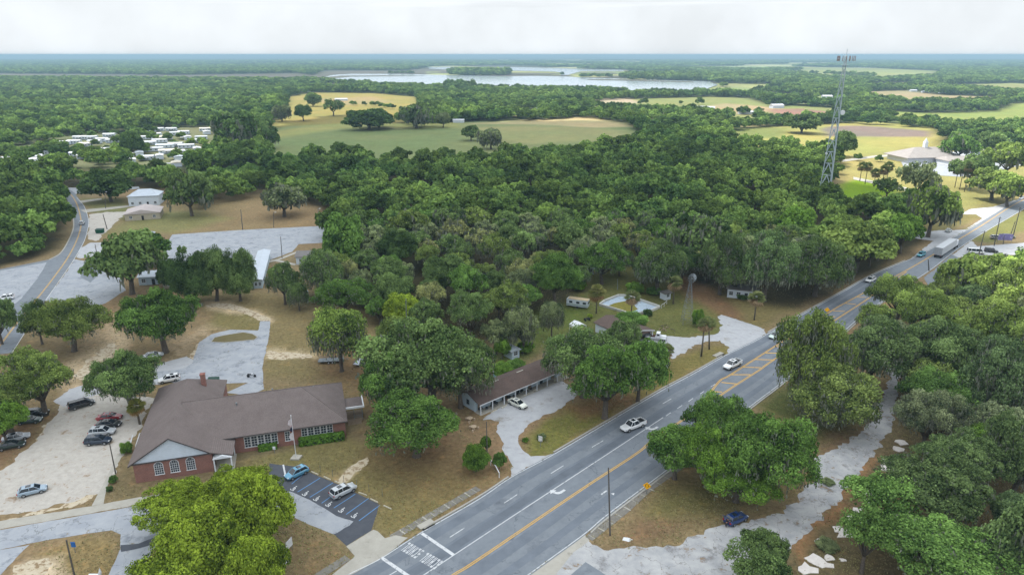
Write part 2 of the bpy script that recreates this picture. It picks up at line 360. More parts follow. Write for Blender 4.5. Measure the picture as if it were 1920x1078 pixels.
def grid_mesh(name, X, Y, col):
    n, m = X.shape; V = np.zeros((n * m, 3), np.float32); V[:, 0] = X.ravel(); V[:, 1] = Y.ravel()
    i = np.arange(n * m).reshape(n, m); q = np.stack([i[:-1, :-1], i[:-1, 1:], i[1:, 1:], i[1:, :-1]], -1).reshape(-1, 4)
    # outer skirt so the sheet also reaches behind and beside the camera
    ext = np.array([(-60000, -4000, -.4), (60000, -4000, -.4), (60000, 60000, -.4), (-60000, 60000, -.4)], np.float32)
    V = np.vstack([V, ext]); k = n * m; q = np.vstack([q, [[k, k + 1, k + 2, k + 3]]])
    me = bpy.data.meshes.new(name); me.vertices.add(len(V)); me.vertices.foreach_set('co', V.ravel())
    me.loops.add(q.size); me.loops.foreach_set('vertex_index', q.ravel().astype(np.int32))
    me.polygons.add(len(q)); me.polygons.foreach_set('loop_start', np.arange(len(q), dtype=np.int32) * 4); me.update(calc_edges=True)
    ca = me.color_attributes.new('soil', 'FLOAT_COLOR', 'POINT'); cc = np.ones((len(V), 4), np.float32)
    cc[:n * m, :3] = col.reshape(-1, 3); cc[n * m:, :3] = dark; ca.data.foreach_set('color', cc.ravel()); return me
gm = bpy.data.materials.new('ground'); gm.use_nodes = True; t = gm.node_tree; b = t.nodes['Principled BSDF']; b.inputs['Roughness'].default_value = .95; b.inputs['Specular IOR Level'].default_value = .1
at = N(t, 'ShaderNodeAttribute', attribute_name='soil'); geo = N(t, 'ShaderNodeNewGeometry')
def tn(s, d=6, r=.7):
    n = N(t, 'ShaderNodeTexNoise'); n.inputs['Scale'].default_value = s; n.inputs['Detail'].default_value = d; n.inputs['Roughness'].default_value = r; t.links.new(geo.outputs['Position'], n.inputs['Vector']); return n
a1 = tn(1.1); mr = N(t, 'ShaderNodeMapRange'); mr.inputs[1].default_value = .3; mr.inputs[2].default_value = .72; mr.inputs[3].default_value = .6; mr.inputs[4].default_value = 1.35; t.links.new(a1.outputs[0], mr.inputs[0])
vm = N(t, 'ShaderNodeVectorMath', operation='SCALE'); t.links.new(at.outputs['Color'], vm.inputs[0]); t.links.new(mr.outputs[0], vm.inputs['Scale'])
a2 = tn(.35, 8, .75); m2 = N(t, 'ShaderNodeMapRange'); m2.inputs[1].default_value = .53; m2.inputs[2].default_value = .66; m2.inputs[4].default_value = .7; t.links.new(a2.outputs[0], m2.inputs[0])
cm = N(t, 'ShaderNodeVectorMath', operation='MULTIPLY'); cm.inputs[1].default_value = (1.5, 1.3, 1.15); t.links.new(vm.outputs[0], cm.inputs[0])
xx = N(t, 'ShaderNodeMix', data_type='RGBA'); t.links.new(m2.outputs[0], xx.inputs[0]); t.links.new(vm.outputs[0], xx.inputs[6]); t.links.new(cm.outputs[0], xx.inputs[7])
t.links.new(xx.outputs[2], b.inputs['Base Color'])
a3 = tn(3.0, 4); bp = N(t, 'ShaderNodeBump'); bp.inputs['Strength'].default_value = .6; bp.inputs['Distance'].default_value = .12; t.links.new(a3.outputs[0], bp.inputs['Height']); t.links.new(bp.outputs[0], b.inputs['Normal'])
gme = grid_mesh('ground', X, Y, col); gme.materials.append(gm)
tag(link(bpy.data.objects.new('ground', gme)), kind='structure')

# ------------------------------------------------------------ roads, lots, paths
ASPH = mat('asphalt', lin(122,129,138,.72), .85, scale=.5, col2=lin(139,146,154,.72), bump=.15, bscale=20, wear=(lin(104,110,120,.7), .16, .56, .14))
ASPH_D = mat('dark_asphalt', lin(74,78,88,.75), .85, scale=.6, col2=lin(88,92,100,.75), bump=.1, bscale=20)
ASPH_L = mat('bleached_asphalt', lin(166,172,182,0.666), .9, scale=.35, col2=lin(190,194,200,0.666), bump=.1, bscale=15, wear=(lin(140,146,156,0.666), .22, .55, .1), wear2=(lin(150,138,120,0.666), .6, .62, .05))
def crack(m, c, sc_=.14, wdt=.012):
    t = m.node_tree; b = t.nodes['Principled BSDF']; l = b.inputs['Base Color'].links[0].from_socket
    g = N(t, 'ShaderNodeNewGeometry'); nz = N(t, 'ShaderNodeTexNoise'); nz.inputs['Scale'].default_value = .5; nz.inputs['Detail'].default_value = 5; t.links.new(g.outputs['Position'], nz.inputs['Vector'])
    sc2 = N(t, 'ShaderNodeVectorMath', operation='SCALE'); sc2.inputs['Scale'].default_value = 5; t.links.new(nz.outputs['Color'], sc2.inputs[0]); ad = N(t, 'ShaderNodeVectorMath', operation='ADD'); t.links.new(g.outputs['Position'], ad.inputs[0]); t.links.new(sc2.outputs[0], ad.inputs[1])
    v = N(t, 'ShaderNodeTexVoronoi', feature='DISTANCE_TO_EDGE'); v.inputs['Scale'].default_value = sc_; t.links.new(ad.outputs[0], v.inputs['Vector'])
    mr = N(t, 'ShaderNodeMapRange'); mr.inputs[1].default_value = 0; mr.inputs[2].default_value = wdt; mr.inputs[3].default_value = .75; mr.inputs[4].default_value = 0; t.links.new(v.outputs['Distance'], mr.inputs[0])
    x = N(t, 'ShaderNodeMix', data_type='RGBA'); t.links.new(mr.outputs[0], x.inputs[0]); t.links.new(l, x.inputs[6]); x.inputs[7].default_value = c; t.links.new(x.outputs[2], b.inputs['Base Color'])
crack(ASPH_L, lin(110,112,112,.7)); crack(ASPH, lin(88,94,102,.7), .07, .006)
CONC = mat('concrete', lin(178,174,164,0.690), .9, scale=.6, col2=lin(196,192,182,0.690), bump=.1, bscale=10, wear=(lin(150,144,134,0.690), .5, .6, .1))
SLAB = mat('old_slab', lin(122,118,112,.72), .9, scale=.9, col2=lin(146,142,134,.72), wear=(lin(176,170,158,.7), .7, .6, .05))
SAND = mat('lime_gravel', lin(190,184,175,0.662), .95, scale=.9, col2=lin(216,210,202,0.681), bump=.5, bscale=6, wear=(lin(168,146,122,0.644), .45, .56, .09))
GRAV = mat('gravel', lin(186,188,194,0.666), .95, scale=.7, col2=lin(206,208,212,0.666), bump=.3, bscale=8, wear=(lin(166,160,150,0.630), .25, .56, .12))
LEFT = [(560,1132),(651.6,1078),(713,1047.6),(790.6,998),(900,934.6),(960,894),(1041.7,850),(1160,780),(1243.5,731),(1298.6,701.8),(1360,666.7),(1415,640),(1443,624),(1506,589),(1582,546.6),(1638.7,515),(1714,483.5),(1743,469),(1802.7,437.8),(1865.8,400),(1920,368),(1990,336)]
RIGHT = [(900,1145),(991,1077),(1096.7,1000),(1141,963),(1259.5,874),(1417,754),(1460.6,721),(1560,641),(1632,580),(1743,507),(1784,475.6),(1821.6,450),(1866,423.6),(1920,392),(1990,350)]
Lw = smooth_line(pxs(LEFT)); Rw = smooth_line(pxs(RIGHT))
RD = MB()
def resample(pl, n):
    pl = [Vector(p) for p in pl]; L = [0]
    for i in range(1, len(pl)): L.append(L[-1] + (pl[i] - pl[i - 1]).length)
    out = []
    for k in range(n):
        s = L[-1] * k / (n - 1); i = max(0, min(len(L) - 2, int(np.searchsorted(L, s)) - 1)); t_ = (s - L[i]) / max(1e-6, L[i + 1] - L[i]); out.append(pl[i].lerp(pl[i + 1], t_))
    return out
La, Ra = resample(Lw, 90), resample(Rw, 90)
vs = []
for a, b_ in zip(La, Ra):
    d = (b_ - a).normalized() * .35; vs += [(*(a - d), .03), (*(b_ + d), .03)]
RD.add(vs, [(2 * i, 2 * i + 1, 2 * i + 3, 2 * i + 2) for i in range(89)])
road = tag(RD.build('road', ASPH), kind='structure')
# worn darker wheel tracks down the lanes
TRK = mat('tyre_track', lin(98,105,115,.7), .85, scale=.2, col2=lin(120,128,139,.7), bump=.1)
tr = MB()
for fr, w_ in ((.33, 1.5),):
    ctr = [a.lerp(b_, fr) for a, b_ in zip(La, Ra)]; ribbon_mb(tr, ctr[:38], w_, .050)
WHITE = mat('road_paint', lin(200,203,208,.76), .8, scale=3, col2=lin(224,226,228,.78), wear=(lin(146,150,157,.75), 1.6, .55, .08))
YEL = mat('yellow_paint', lin(226,172,52,.85), .8, scale=3, col2=lin(238,188,74,.85), wear=(lin(170,140,90,.8), 1.2, .6, .06))
wm = MB(); ym = MB()
ribbon_mb(wm, Lw, .16, .060); ribbon_mb(wm, Rw, .16, .060)
WL = pxs([(700,1138),(794.4,1078),(850.4,1040.8),(960,968.5),(1141,850),(1186.7,820),(1243.5,782.7)]); ribbon_mb(wm, WL, .17, .060)
for a, b_ in [((843.7,1007),(870.7,989.7)),((945.5,943),(969.8,927)),((1033,887.6),(1056.5,873)),((1110,838.5),(1131,826)),((1180,796),(1199,784)),((1242.6,757),(1258.5,747.7)),
              ((1248.5,780),(1257.7,773.6)),((1270,766),(1279,760)),((1291,752.7),(1299.4,746.8)),((1312.8,738.5),(1320,733.5)),((1332.8,725),(1341,720.6)),((722,1083),(744,1070))]:
    ribbon_mb(wm, [P2(a), P2(b_)], .16, .060)
for a, b_ in [((790.6,999.5),(851.4,1041)),((715,1045),(775,1086))]: ribbon_mb(wm, [P2(a), P2(b_)], .55, .061)
YC = smooth_line(pxs([(780,1122),(852,1076.6),(900,1046.7),(1090.3,917.7),(1194,850),(1230,820),(1310,768.5)])); 
for o_ in (-.16, .16): ribbon_mb(ym, YC, .12, .060, o_)
YA = smooth_line(pxs([(1310,768.5),(1347,716.8),(1368.7,703.4),(1433.8,661.7),(1456.8,647),(1552,587.6),(1588.6,566),(1700,506.7),(1751,477),(1840,423.5),(1907,381),(1990,341)]))
YB = smooth_line(pxs([(1312,767),(1380,721.8),(1427,691.8),(1452,674),(1592,583.5),(1630,558.4),(1700,509.5)]))
for q in (YA, YB):
    for o_ in (-.15, .15): ribbon_mb(ym, q, .12, .060 if q is YA else .063, o_)
for a, b_ in [((1352.8,717),(1382,720)),((1371,702.6),(1407,702.6)),((1393.7,688.4),(1427,689.6)),((1415,674),(1450.5,675)),((1435.5,662),(1462,662.5)),((1337,734),(1353.7,735)),((1327,750),(1335,750)),
              ((1455,650),(1484,650)),((1476,636),(1508,637)),((1502,622),(1527,622)),((1519,609),(1545,609)),((1543,594),(1566,594)),((1562,583),(1584,584)),((1585,569),(1605,571)),((1607,557),(1624,558)),((1630,544),(1646,545))]:
    ribbon_mb(ym, [P2(a), P2(b_)], .3, .057)
tag(tr.build('wheel_tracks', TRK), kind='structure')
tr = MB(); TRK2 = mat('worn_asphalt', lin(110,118,129,.7), .85, scale=.3, col2=lin(128,136,147,.7), bump=.1)
for fr, w_ in ((.33, 2.5), (.10, 1.8), (.68, 2.0), (.86, 1.4)):
    ribbon_mb(tr, [a.lerp(b_, fr) for a, b_ in zip(La, Ra)][:40], w_, .040)
tag(tr.build('wheel_tracks', TRK2), kind='structure')
# word painted on the road, read by southbound drivers (towards lower left)
GL = {'S': ['111','100','111','001','111'], 'C': ['111','100','100','100','111'], 'H': ['101','101','111','101','101'], 'O': ['111','101','101','101','111'], 'L': ['100','100','100','100','111']}
o0 = P(823, 1060); o1 = P(757, 1022.5)           # word runs from the turn lane to the kerb
bx = (o1 - o0); Lw_ = bx.length; ux = bx.normalized(); trav = Vector((-ux.y, ux.x, 0)) 
if trav.dot(P(700, 1100) - P(800, 1040)) < 0: trav = -trav
word = 'SCHOOLSCHOOL'; cwid = Lw_ / (len(word) + .8); hgt = 2.1
for k, chh in enumerate(word):
    x0 = k * cwid + (cwid * .8 if k >= 6 else 0)
    for r_, line in enumerate(GL[chh]):
        for c_, bit in enumerate(line):
            if bit == '1':
                a0 = x0 + c_ * cwid * .22; y1 = hgt / 2 - r_ * hgt / 5
                q = [o0 + ux * a0 + trav * y1, o0 + ux * (a0 + cwid * .2) + trav * y1, o0 + ux * (a0 + cwid * .2) + trav * (y1 - hgt / 5), o0 + ux * a0 + trav * (y1 - hgt / 5)]
                wm.face([(p.x, p.y, .0615) for p in q])
def flat_shape(mb, poly, ctr, ang, s, z):
    ca, sa = math.cos(ang), math.sin(ang); q = [(ctr.x + s * (x * ca - y * sa), ctr.y + s * (x * sa + y * ca)) for x, y in poly]
    tri = tessellate_polygon([[Vector((*p, 0)) for p in q]]); mb.add([(*p, z) for p in q], tri)
ARR = [(-.2,-1.2),(.15,-1.2),(.15,-.3),(.0,.1),(-.3,.3),(-.75,.42),(-.75,.8),(-1.35,.15),(-.75,-.4),(-.75,-.05),(-.45,-.12),(-.25,-.4)]
rd_ang = math.atan2((P(1090, 917.7) - P(900, 1046.7)).y, (P(1090, 917.7) - P(900, 1046.7)).x)
for q in ((1048,926), (1225,806)): flat_shape(wm, [(-x, y) for x, y in ARR], P(*q), rd_ang + math.pi / 2, 1.35, .0615)
flat_shape(wm, [(-.12,-1),(.1,-1),(.1,.2),(-.12,.2)], P(1136, 921), rd_ang - math.pi / 2, 1.3, .0615); flat_shape(wm, [(-.4,.3),(.4,.3),(.1,.9),(-.1,.9)], P(1146, 928), rd_ang - math.pi / 2, .9, .0615)
# kerbs along the main road (real step), left open at the driveways
KB = MB(); KC = mat('kerb_concrete', lin(168,166,160,.8), .9, scale=2)
def kerb(pts, side):
    pl = smooth_line(pxs(pts)); pl = [Vector(p) for p in pl]; vs = []
    for i, p in enumerate(pl):
        d = (pl[min(i + 1, len(pl) - 1)] - pl[max(i - 1, 0)]).normalized(); nr = Vector((-d.y, d.x)) * side
        a = p + nr * .4; c = p + nr * .72; vs += [(*a, .0), (*a, .13), (*c, .14), (*c, .0)]
    fs = []
    for i in range(len(pl) - 1):
        k = 4 * i
        for j in range(3): fs.append((k + j, k + j + 1, k + j + 5, k + j + 4))
    KB.add(vs, fs)
kerb([(798,994),(900,934.6),(958,896)], 1); kerb([(1042,850),(1160,780),(1243.5,731),(1298.6,701.8),(1358,668)], 1)
kerb([(1443,624),(1506,589),(1582,546.6),(1638.7,515),(1700,489)], 1); kerb([(1102,996),(1141,963),(1259.5,874),(1417,754),(1460.6,721),(1560,641),(1632,580),(1680,550)], -1)
tag(KB.build('kerb', KC), kind='structure')
# pavements
SW = MB(); ribbon_mb(SW, pxs([(735,1008),(897,915)]), 1.5, .05); tag(SW.build('pavement', SLAB), kind='structure')
SW = MB(); ribbon_mb(SW, pxs([(1104,1010),(1170,958),(1215,917),(1285,868),(1350,820)]), 1.4, .05); tag(SW.build('pavement', SLAB), kind='structure')
SW = MB(); ribbon_mb(SW, pxs([(560,1105),(600,1078),(652,1045)]), 1.5, .05); tag(SW.build('pavement', SLAB), kind='structure')
jn = MB()
for k in range(12):
    t0 = (k + .3) / 12; q = P(735, 1008).lerp(P(897, 915), t0); q2 = P(1104, 1010).lerp(P(1285, 868), t0)
    d = (P(897, 915) - P(735, 1008)).normalized(); ribbon_mb(jn, [q + Vector((-d.y, d.x, 0)) * .75, q - Vector((-d.y, d.x, 0)) * .75], .1 + .16 * (k % 3 == 1), .054)
    d = (P(1285, 868) - P(1104, 1010)).normalized(); ribbon_mb(jn, [q2 + Vector((-d.y, d.x, 0)) * .7, q2 - Vector((-d.y, d.x, 0)) * .7], .1 + .16 * (k % 3 == 1), .054)
tag(jn.build('slab_joints', CONC), kind='structure')
TRACKM = mat('old_pale_road', lin(172,174,178,0.651), .95, scale=.4, col2=lin(206,206,206,0.669), bump=.3, bscale=8, wear=(lin(148,148,150,0.651), .25, .54, .09), wear2=(lin(158,136,112,0.651), .5, .585, .05)); crack(TRACKM, lin(120,112,104,0.616), .2, .014)
sheet('driveway_apron', pxs([(649,1024),(700,993),(708,996),(722,1009),(742,1003),(765,1008),(716,1047),(655,1079),(622,1078),(662,1046),(665,1042)]), .058, CONC, .02)
sheet('asphalt_lot', pxs([(505,868),(515.6,870),(550,874),(572.7,882),(640,910),(710.4,944.4),(706,965),(696,994),(649.6,1023),(624.7,1000),(600,980),(540,945),(505,920)]), .02, ASPH_D, .02)
sheet('driveway', pxs([(480,890),(523,921),(546,921),(580,937),(610,954),(630,967),(646.7,973),(655,975),(662,977),(655,985),(645,990),(640,994),(632,999),(624.7,1001),(580,984),(539,964),(500,950),(440,960),(300,1010),(255,1085),(200,1085),(226,1028),(226,1002),(209.7,993.3),(102.6,1009.5),(0,1030),(-60,1042),(-60,1006),(0,993),(240.5,950.8),(330,930),(420,900)]), .026, ASPH_L, .04)
sheet('pavement', pxs([(-60,990),(0,975.7),(90,962),(170,948.6),(240.5,935.4),(300,926),(300,938),(240.5,949.5),(0,992),(-60,1004)]), .024, CONC, .05)
sheet('asphalt_patch', pxs([(226,1022),(260,1018),(300,1003),(320,1010),(262,1028),(228,1034)]), .030, ASPH_D, .05)
sheet('driveway', pxs([(-60,1045),(0,1031),(57,1020.4),(38,1038),(15,1061),(-10,1090),(-60,1090)]), .022, ASPH_L, .08)
sheet('gravel_lot', pxs([(-70,985),(-70,900),(0,885),(40,850),(70,822),(100,785),(118,752),(150,735),(185,722),(205,735),(290,748),(262,800),(240,835),(222,868),(205,900),(188,925),(150,935),(90,952),(0,968)]), .016, SAND, .3)
sheet('path', pxs([(172,948),(194,945),(200,915),(215,878),(232,850),(240,838),(232,838),(215,862),(195,905)]), .028, CONC, .02)
sheet('dirt_lane', pxs([(100,752),(130,730),(190,712),(270,690),(350,668),(372,680),(340,700),(300,720),(200,732),(120,762)]), .018, GRAV, .15)
sheet('rear_lot', pxs([(294,712),(294,697),(347,690),(361,679.6),(368,655),(375,641),(396,626.7),(431.5,618),(484,619.6),(486,610),(488,602),(507,602),(505.5,625),(498,660),(491.5,690),(495,729),(470,742),(424.5,736),(466,717),(410,720),(350,722)]), .022, ASPH_L, .06)
GRASS = mat('dry_turf', lin(118,108,72,.62), .95, scale=.8, col2=lin(132,122,84,.62), bump=.4, bscale=5)
sheet('grass_island', pxs([(396,641),(402,633),(421,628.5),(456,623),(474,626),(483,632),(477,637),(421,642.5)]), .07, GRASS, .1)
kb = MB(); ribbon_mb(kb, pxs([(396,641),(402,633),(421,628.5),(456,623),(474,626),(483,632),(477,637),(421,642.5),(396,641)]), .3, .075); tag(kb.build('island_edging', KC), kind='structure')
sheet('motel_drive', pxs([(905,786),(920,786),(938,790),(931,809),(938,820),(944.7,831.4),(944.7,851.5),(962.5,873.8),(958,893.8),(1041,850),(1022.6,853),(996,855),(980,842),(971.4,831.4),(971.4,815.9),(987,800),(1009,784.7),(1058,762.4),(1085,735),(1055,715),(1012,718),(960,746)]), .016, GRAV, .2)
sheet('gravel_yard', pxs([(1188.7,639.8),(1215,632),(1247,630),(1280.5,632.9),(1320,630),(1350,624),(1352.8,609),(1346,596),(1352,590),(1391.8,603.6),(1436.3,617.5),(1432,632),(1395,652),(1364,664.9),(1366,652),(1350,638),(1314,642.6),(1290,656),(1261,673),(1247,667.6),(1200,664)]), .016, GRAV, .3)
sheet('side_road', pxs([(940,1130),(991,1079),(1096,1001),(1106,1012),(1130,1026),(1181,1030),(1262.6,1022),(1344,985.5),(1401,977),(1466,961),(1523,904),(1531,855.4),(1580,835),(1642.5,786),(1654.7,741.6),(1668,712),(1660,690),(1690,690),(1683,745.6),(1675,794),(1634,859),(1614,884),(1561,949),(1520.6,989),(1480,1034),(1440,1085),(1430,1130)]), .018, TRACKM, .30, step=.9)
sheet('driveway_apron', pxs([(940,1118),(991,1079),(1096,1001),(1106,1013),(1075,1035),(1035,1085),(1000,1128)]), .023, CONC, .02)
sheet('asphalt_patch', pxs([(1062,1085),(1098,1053),(1140,1080),(1140,1128),(1020,1128)]), .026, ASPH_D if False else ASPH, .03)
sheet('parking_lot', pxs([(300,500),(308,465),(323,440),(460,431),(600,424),(612,424),(612,455),(560,458),(548,472),(500,490),(470,505),(330,512)]), .02, ASPH_L, .05)
sheet('path', pxs([(498,490),(520,486),(560,470),(561,473),(524,488),(556,495),(552,498),(516,490),(498,494)]), .05, CONC)
sheet('driveway', pxs([(84,563),(118,520),(140,486),(160,490),(195,470),(215,480),(230,520),(235,545),(195,570),(160,580),(110,572)]), .017, ASPH_L, .1)
sheet('asphalt_patch', pxs([(160,486),(180,482),(190,510),(170,530),(150,520)]), .024, ASPH, .05)
sheet('gravel_drive', pxs([(143,482),(150,466),(170,455),(200,455),(192,478),(150,485)]), .021, GRAV, .1)
sheet('gravel_drive', pxs([(166,450),(167,402),(200,398),(240,397),(222,412),(205,430),(190,442),(182,452)]), .017, SAND, .3)
LR = [(-40,722),(0,664),(21,662),(84.6,563),(134,492.7),(155,460),(162,443),(167.4,415),(158.6,387),(144.5,369),(140,362),(128,354),(118,352),(112,358),(120,361),(135.7,397.5),(137.4,425.7),(128,452),(112.8,475),(91.6,487),(0,505),(-80,515),(-80,560),(0,548),(0,600),(-80,690)]
sheet('road', pxs(LR), .03, ASPH, .0)
sheet('driveway', pxs([(-60,560),(-60,512),(0,508),(88,492),(72,520),(40,560),(-60,640)]), .034, ASPH_L, .05)
sheet('road', pxs([(118,357),(130,352),(200,354),(260,350),(262,354),(200,359),(140,364)]), .026, ASPH_L)
sheet('path', pxs([(150,394),(245,385),(246,388),(160,399)]), .04, CONC); sheet('path', pxs([(148,377),(190,372),(191,375),(152,381)]), .04, CONC)
ribbon_mb(wm, smooth_line(pxs([(21,664),(84.6,565),(134,494),(154,460),(161,443),(166,415),(157.6,387),(144,371)])), .18, .045)
yl = smooth_line(pxs([(-30,690),(0,648),(35,602),(95,528),(134,471.5),(151.5,425.7),(148,394),(139,373),(128,360)]))
ym2 = MB(); ribbon_mb(ym2, yl, .11, .045, .14); ribbon_mb(ym2, yl, .11, .045, -.14)
tag(wm.build('white_markings', WHITE), kind='structure'); tag(ym.build('yellow_markings', YEL), kind='structure'); tag(ym2.build('yellow_markings', YEL), kind='structure')
ribb = MB(); ribbon_mb(ribb, smooth_line(pxs([(136,398),(138,425.7),(128,452),(113,475),(92,487)])), .5, .036); tag(ribb.build('kerb', CONC), kind='structure')
sheet('parking_lot', pxs([(1732,520),(1752,506),(1784,477),(1800,484),(1812,494),(1840,497),(1905,478),(1960,470),(1960,500),(1850,530),(1780,560),(1735,560),(1745,545)]), .02, ASPH, .1)
sheet('driveway', pxs([(1775,486),(1822,451),(1832,462),(1860,460),(1960,452),(1960,478),(1860,478),(1830,480),(1800,484)]), .017, GRAV, .1)
sheet('grass_island', pxs([(1795,484),(1812,480),(1830,482),(1826,492),(1800,492)]), .05, GRASS, .1)
sheet('driveway', pxs([(1705,487),(1752,464),(1802,437),(1815,430),(1790,432),(1760,432),(1700,440),(1720,448),(1750,452)]), .017, GRAV, .15)
sheet('driveway', pxs([(1800,402),(1830,402),(1842,410),(1800,437),(1870,398),(1905,375),(1862,388),(1820,392)]), .016, GRAV, .1)
sheet('gravel_lot', pxs([(1690,305),(1720,290),(1800,284),(1900,282),(1960,284),(1960,300),(1850,325),(1800,332),(1700,325)]), .1, ASPH_L, .2)
sheet('path', pxs([(1578,300),(1640,292),(1720,287),(1720,290),(1640,296),(1580,304)]), .1, CONC)
sheet('path', pxs([(1600,332),(1700,352),(1760,375),(1755,379),(1690,356),(1600,337)]), .1, CONC)
DIRT = mat('pale_dirt', lin(196,180,152,.74), .95, scale=1.1, col2=lin(214,202,180,.74), bump=.4, bscale=5, wear=(lin(150,128,98,.74), .8, .5, .08))
sheet('dirt_path', pxs([(628,903),(640,890),(652,877),(668,868),(688,857),(691,862),(680,876),(664,890),(652,903),(644,908)]), .012, DIRT, .22)
sheet('dirt_path', pxs([(384,572),(410,568),(440,571),(465,578),(490,588),(508,600),(502,603),(486,601),(468,592),(444,583),(410,577),(386,578)]), .012, DIRT, .25)
sheet('dirt_path', pxs([(502,658),(530,660),(560,662),(584,665),(588,670),(560,672),(524,673),(498,675)]), .012, DIRT, .3)
sheet('dirt_path', pxs([(348,690),(356,668),(366,650),(378,640),(392,628),(396,632),(376,650),(368,668),(360,690)]), .012, DIRT, .2)
sheet('dirt_path', pxs([(10,978),(60,960),(110,948),(150,934),(178,916),(186,924),(168,940),(110,955),(40,968),(-10,985)]), .013, DIRT, .35)
sheet('dirt_path', pxs([(-20,900),(30,862),(66,826),(92,792),(100,800),(80,832),(44,868),(0,905)]), .0135, DIRT, .4)
sheet('dirt_path', pxs([(28,1062),(60,1046),(96,1044),(104,1056),(84,1085),(20,1095)]), .012, DIRT, .3)
sheet('dirt_path', pxs([(136,706),(160,680),(196,650),(214,640),(222,650),(206,676),(190,700),(160,716)]), .012, DIRT, .4)
# handicapped bays
BLUE = mat('blue_paint', lin(96,150,205,.8), .8, scale=3)
bl = MB()
for a, b_ in [((572,886),(547,907)),((600,896),(558,922)),((624,905),(581,932)),((627,926),(603,943)),((666,926),(626,952)),((691,934),(649,964)),((712,947),(673,976))]: ribbon_mb(bl, [P2(a), P2(b_)], .13, .028)
tag(bl.build('blue_bay_lines', BLUE), kind='structure')
ws = MB(); ribbon_mb(ws, pxs([(531,871),(535,890)]), .3, .028)
d0 = (P(673, 976) - P(712, 947)); an0 = math.atan2(d0.y, d0.x) + math.pi / 2
for q in [(550,915.5),(572,925),(593,934.5),(616,945),(640,956),(664,966)]:
    c = P(*q)
    for k in range(14):
        a = -2.6 + k * .33; a2 = a + .34; s_ = .5
        flat_shape(ws, [(math.cos(a) * .62, math.sin(a) * .62 - .2), (math.cos(a2) * .62, math.sin(a2) * .62 - .2), (math.cos(a2) * .9, math.sin(a2) * .9 - .2), (math.cos(a) * .9, math.sin(a) * .9 - .2)], c, an0, .52, .028)
    flat_shape(ws, [(-.12,-.2),(.14,-.2),(.1,1.0),(-.16,1.0)], c, an0, .55, .0285); flat_shape(ws, [(0,-.2),(.7,-.2),(1.05,-.95),(.8,-1.0),(.5,-.4),(0,-.4)], c, an0, .55, .029)
    flat_shape(ws, [(-.25,1.1),(.15,1.1),(.15,1.45),(-.25,1.45)], c, an0, .55, .0285)
for a, b_ in [((249,815),(243,838)),((262,812),(254,838)),((262,812),(270,812)),((254,838),(262,838))]: ribbon_mb(ws, [P2(a), P2(b_)], .2, .045)
tag(ws.build('white_bay_markings', WHITE), kind='structure')
# wheel stops, one object each
WS = mat('wheel_stop', lin(200,194,176,.8), .9, scale=3)
ws0 = None
for i, (a, b_, l) in enumerate([((583,884),(597,890),'by the blue hatchback'),((606,893),(621,900),'second from the school end'),((627,902),(641,908),'behind the silver SUV'),((672,923),(688,929),'second from the road end'),((694,935),(709,942),'at the road end of the bays'),((720,948),(733,954),'lying loose in the dry grass'),
        ((922,773),(930,769),'nearest the motel end wall'),((941,765),(950,760),'just left of the pale sedan'),((983,742),(992,737),'just right of the pale sedan'),((1000,733),(1009,728),'farthest along the motel front')]):
    A, B = P2(a), P2(b_); cw = (A + B) / 2; d = B - A
    if ws0 is None:
        ws0 = MB().add([(-.9,-.1,0),(.9,-.1,0),(.9,.1,0),(-.9,.1,0),(-.85,-.06,.14),(.85,-.06,.14),(.85,.06,.14),(-.85,.06,.14)], [(4,5,6,7),(0,1,5,4),(1,2,6,5),(2,3,7,6),(3,0,4,7)]).build('wheel_stop', WS); o = ws0
    else: o = ws0.copy(); link(o)
    o.location = (cw.x, cw.y, .03); o.rotation_euler = (0, 0, math.atan2(d.y, d.x)); tag(o, 'concrete wheel stop ' + l, 'wheel stop', 'concrete wheel stops')
# broken white slabs beside the side road, bottom right
RUB = mat('broken_slab', lin(214,206,200,.85), .9, scale=1.2, col2=lin(232,226,222,.85), bump=.2, wear=(lin(160,140,120,.8), .8, .6, .08))
rr = random.Random(5); pieces = [(1548,1018,1.5),(1562,1026,1.1),(1584,1000,1.9),(1572,992,1.1),(1590,985,.8),(1528,1050,1.9),(1545,1058,1.3),(1556,1046,1.0),(1512,1066,1.6),(1600,972,1.9),(1618,975,1.3),(1608,958,1.1),(1630,940,.7),(1580,1050,.5),(1690,830,1.5),(1683,842,1.3),(1672,868,1.8),(1665,878,1.5),(1692,868,.9),(1640,962,.6),(1624,925,1.3),(1638,930,1.0)]
for i, (x, y, s) in enumerate(pieces):
    n = rr.randint(7, 10); c = P(x, y); poly = []
    for k in range(n):
        a = 2 * math.pi * k / n; r_ = s * rr.uniform(.5, 1.2); poly.append((c.x + r_ * math.cos(a), c.y + r_ * math.sin(a) * .8))
    o = MB().prism(poly, 0, .1 + .004 * i).build('broken_slab', RUB)
    tag(o, 'jagged white broken concrete slab piece among others on the brown ground beside the side road', 'slab piece', 'broken slabs by the side road')
